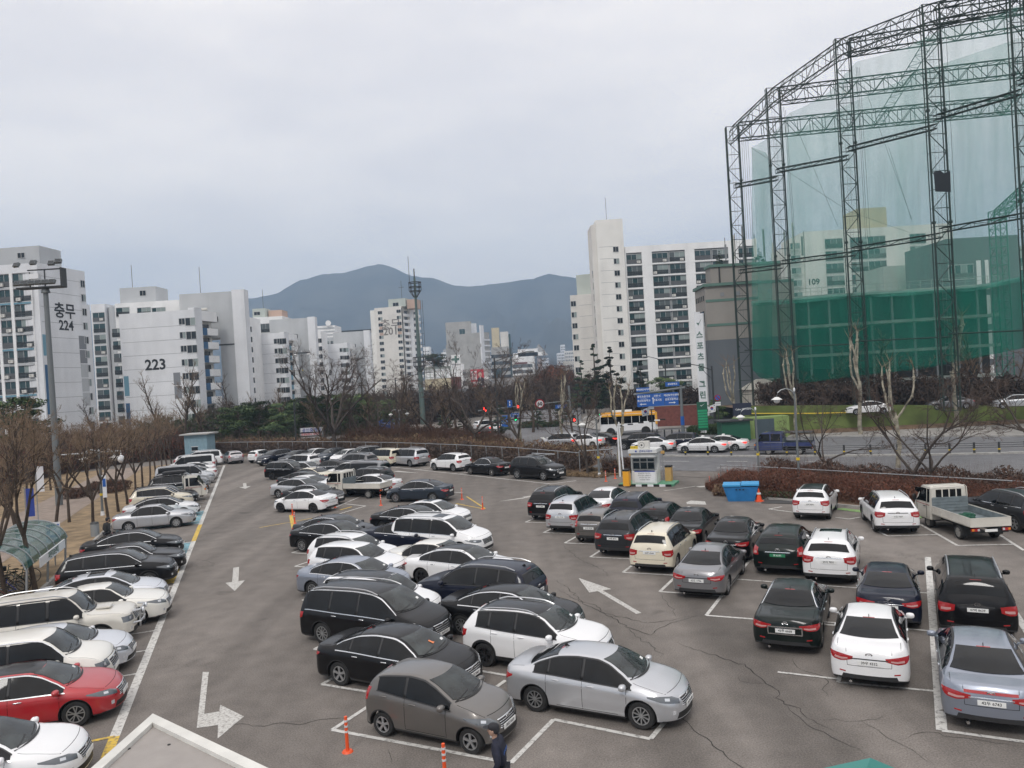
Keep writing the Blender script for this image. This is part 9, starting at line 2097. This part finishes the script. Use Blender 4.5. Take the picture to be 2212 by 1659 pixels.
q = on(235,1129);t = thing('tree_notice',(q.x,q.y-.25,0),.1,'blue and white notice strapped to the fourth tree trunk','notice');part('panel','sign_white',t,lambda b: b.box((0,0,2.5),(.26,.03,1.5)));part('blue_stripe','sign_blue',t,lambda b: b.box((0,-.02,2.75),(.2,.02,.55)))

# ---- people
def skin_body(name,joints,links,m,parent,sub=1):
 me = bpy.data.meshes.new(name);names = list(joints);me.from_pydata([joints[k][0] for k in names],[(names.index(a),names.index(b)) for a,b in links],[]);o = bpy.data.objects.new(name,me);md = o.modifiers.new('s','SKIN');md.use_smooth_shade = True
 for i,k in enumerate(names): r_ = joints[k][1];me.skin_vertices[0].data[i].radius = r_ if isinstance(r_,tuple) else (r_,r_)
 me.skin_vertices[0].data[0].use_root = True;s_ = o.modifiers.new('u','SUBSURF');s_.levels = s_.render_levels = 2
 m2 = baked(o,name);m2.materials.append(MAT[m]);o = bpy.data.objects.new(name,m2);COL.objects.link(o);o.parent = parent;return o
def person(p,rz,label,jacket,crouch=0.0,bend=.12,text_=''):
 t = thing('person',p,rz,label,'person');k = 1.0
 J = {'hip': ((0,0,.93),(.15,.12)),'belly': ((.02,0,1.08),(.165,.14)),'chest': ((.05,0,1.28),(.19,.13)),'neckb': ((.07,0,1.43),(.11,.09)),'neck': ((.10,0,1.50),.06),
         'shL': ((.05,.19,1.38),.085),'elL': ((.0,.27,1.12),.062),'wrL': ((.12,.22,.92),.045),'shR': ((.05,-.19,1.38),.085),'elR': ((-.02,-.27,1.12),.062),'wrR': ((.10,-.24,.90),.045)}
 skin_body('jacket',J,[('hip','belly'),('belly','chest'),('chest','neckb'),('neckb','neck'),('chest','shL'),('shL','elL'),('elL','wrL'),('chest','shR'),('shR','elR'),('elR','wrR')],jacket,t)
 K_ = {'hip': ((0,0,.92),(.14,.12)),'hL': ((0,.09,.86),.10),'kL': ((.10,.10,.48),.070),'aL': ((.04,.10,.10),.048),'tL': ((.20,.10,.05),.042),'hR': ((0,-.09,.86),.10),'kR': ((-.02,-.10,.48),.070),'aR': ((-.14,-.10,.12),.048),'tR': ((.0,-.10,.05),.042)}
 skin_body('trousers',K_,[('hip','hL'),('hL','kL'),('kL','aL'),('aL','tL'),('hip','hR'),('hR','kR'),('kR','aR'),('aR','tR')],'trousers',t)
 h = part('head','skin',t,lambda b: (b.blob((.12,0,1.62),(.098,.078,.12),14,10,e=.92),b.blob((.215,0,1.605),(.022,.014,.022),6,5),b.blob((.115,.08,1.61),(.02,.012,.03),6,5),b.blob((.115,-.08,1.61),(.02,.012,.03),6,5),b.cyl((.10,0,1.52),.052,.12,'z',10)),True)
 part('hair','cap_dark',h,lambda b: b.blob((.095,0,1.635),(.102,.084,.105),12,8,e=.95),True)
 for sg in (-1,1): part('eye','black',h,lambda b: b.blob((.205,sg*.034,1.635),(.010,.014,.008),6,4))
 part('mouth','taillight',h,lambda b: b.box((.207,0,1.565),(.008,.04,.006)))
 part('cap','cap_dark',t,lambda b: (b.blob((.11,0,1.68),(.112,.092,.075),14,8,e=.95),b.blob((.235,0,1.672),(.085,.075,.010),10,4)),True)
 for sg,wr in ((1,J['wrL'][0]),(-1,J['wrR'][0])):
  def hand(b):
   x,y,z = wr;b.blob((x+.02,y,z-.05),(.028,.040,.048),8,6)
   for f in range(4): b.tube([(x+.02+.004*f,y-.028+.018*f,z-.085),(x+.032,y-.028+.018*f,z-.13-.008*(f in (1,2))),(x+.022,y-.027+.018*f,z-.16-.008*(f in (1,2)))],[.010,.009,.007],5)
   b.tube([(x+.03,y-.035*sg,z-.04),(x+.062,y-.045*sg,z-.075),(x+.068,y-.035*sg,z-.105)],[.012,.010,.008],5)
  part('hand','skin',t,hand,True)
 for sg,q in ((1,K_['tL'][0]),(-1,K_['tR'][0])): part('shoe','black',t,lambda b: b.blob((q[0]-.04,q[1],.045),(.14,.05,.045),10,6),True)
 if text_: child('lettering',text_mesh(text_,.085,.001,bold=.003),MAT['sign_blue'],t,(-.085,-.03,1.22),(math.pi/2,0,-math.pi/2))
 return t
person((-.62,14.35,0),math.radians(170),'man in a dark navy jacket and cap walking past the small grey hatchback','jacket_navy',text_='주차관리')
q = at(228,1122,42.7);person((q.x,q.y,0),math.radians(60),'person in a black coat behind the row near the silver saloon','jacket_black')
# ---- parapet and awning below the camera
def roof_slab(name,pix,z,label,cat,m_top,m_rim,rim,hgt,thick,pz=.04):
 P_ = [on(x,y,z) for x,y in pix];c_ = sum(P_,Vector())/len(P_);t = thing(name,(c_.x,c_.y,0),0,label,cat);Q = [p_-Vector((c_.x,c_.y,0)) for p_ in P_]
 n = len(Q);inn = []
 for i in range(n):
  a,b_,d_ = Q[i-1],Q[i],Q[(i+1) % n];e0 = (a-b_).normalized();e1 = (d_-b_).normalized();bis = (e0+e1).normalized();s_ = max(.35,abs(e0.cross(bis).length));inn.append(b_+bis*rim/s_)
 def top(b): b.prism([(q.x,q.y,z-thick) for q in inn],(0,0,thick-pz))
 def rimf(b):
  for i in range(n):
   a,b_,c2,d2 = Q[i],Q[(i+1) % n],inn[(i+1) % n],inn[i];b.prism([(v.x,v.y,z-hgt) for v in (a,b_,c2,d2)],(0,0,hgt))
 part('roof_top',m_top,t,top);o = part('rim',m_rim,t,rimf);fix(o.data);fix(t.children[0].data);return t,inn,c_
pp,inn,pc_ = roof_slab('canopy_roof',[(330,1541),(110,1735),(330,1990),(900,1810)],5.2,'flat beige canopy roof with a white rim at the bottom left','canopy','parapet_top','parapet_white',.10,.34,.25)
for px,py in ((279,1618),(365,1609)):
 q = on(px,py,5.16)-Vector((pc_.x,pc_.y,0));part('screw_hole','black',pp,lambda b: b.cyl((q.x,q.y,5.163),.014,.004,'z',10))
A_ = [on(1880,1637,3.2),on(1765,1662,3.0),on(1700,1760,2.9),on(2050,1790,2.9),on(1945,1664,3.0)]
b = MeshB();cA = sum(A_,Vector())/5;ap = Vector((cA.x,cA.y,3.12))
for i in range(5): b.v += [tuple(A_[i]),tuple(A_[(i+1) % 5]),tuple(ap)];b.face((3*i,3*i+1,3*i+2));
for i in range(5): q0,q1 = A_[i],A_[(i+1) % 5];b.quad(q0-Vector((0,0,.25)),q1-Vector((0,0,.25)),q1,q0)
tag(b.build('teal_awning',MAT['awning_teal'],recalc=True),'corner of a teal tarpaulin awning at the bottom edge','awning')

# ------------------------------------------------------------------ haze over the city
zt_ = 640.0
b = MeshB();b.box((0,500,(zt_-21)/2),(7800,6400,zt_+21))
me = b.mesh('haze');m = bpy.data.materials.new('haze');m.use_nodes = True;tr_ = m.node_tree;tr_.nodes.clear();o_ = tr_.nodes.new('ShaderNodeOutputMaterial');pv = tr_.nodes.new('ShaderNodeVolumePrincipled');pv.inputs['Color'].default_value = (.52,.73,1.0,1);pv.inputs['Density'].default_value = .00036;pv.inputs['Anisotropy'].default_value = 0.0
tr_.links.new(pv.outputs[0],o_.inputs['Volume']);me.materials.append(m);hz = bpy.data.objects.new('haze',me);COL.objects.link(hz);hz['kind'] = 'stuff'
bpy.data.scenes.remove(WORK)
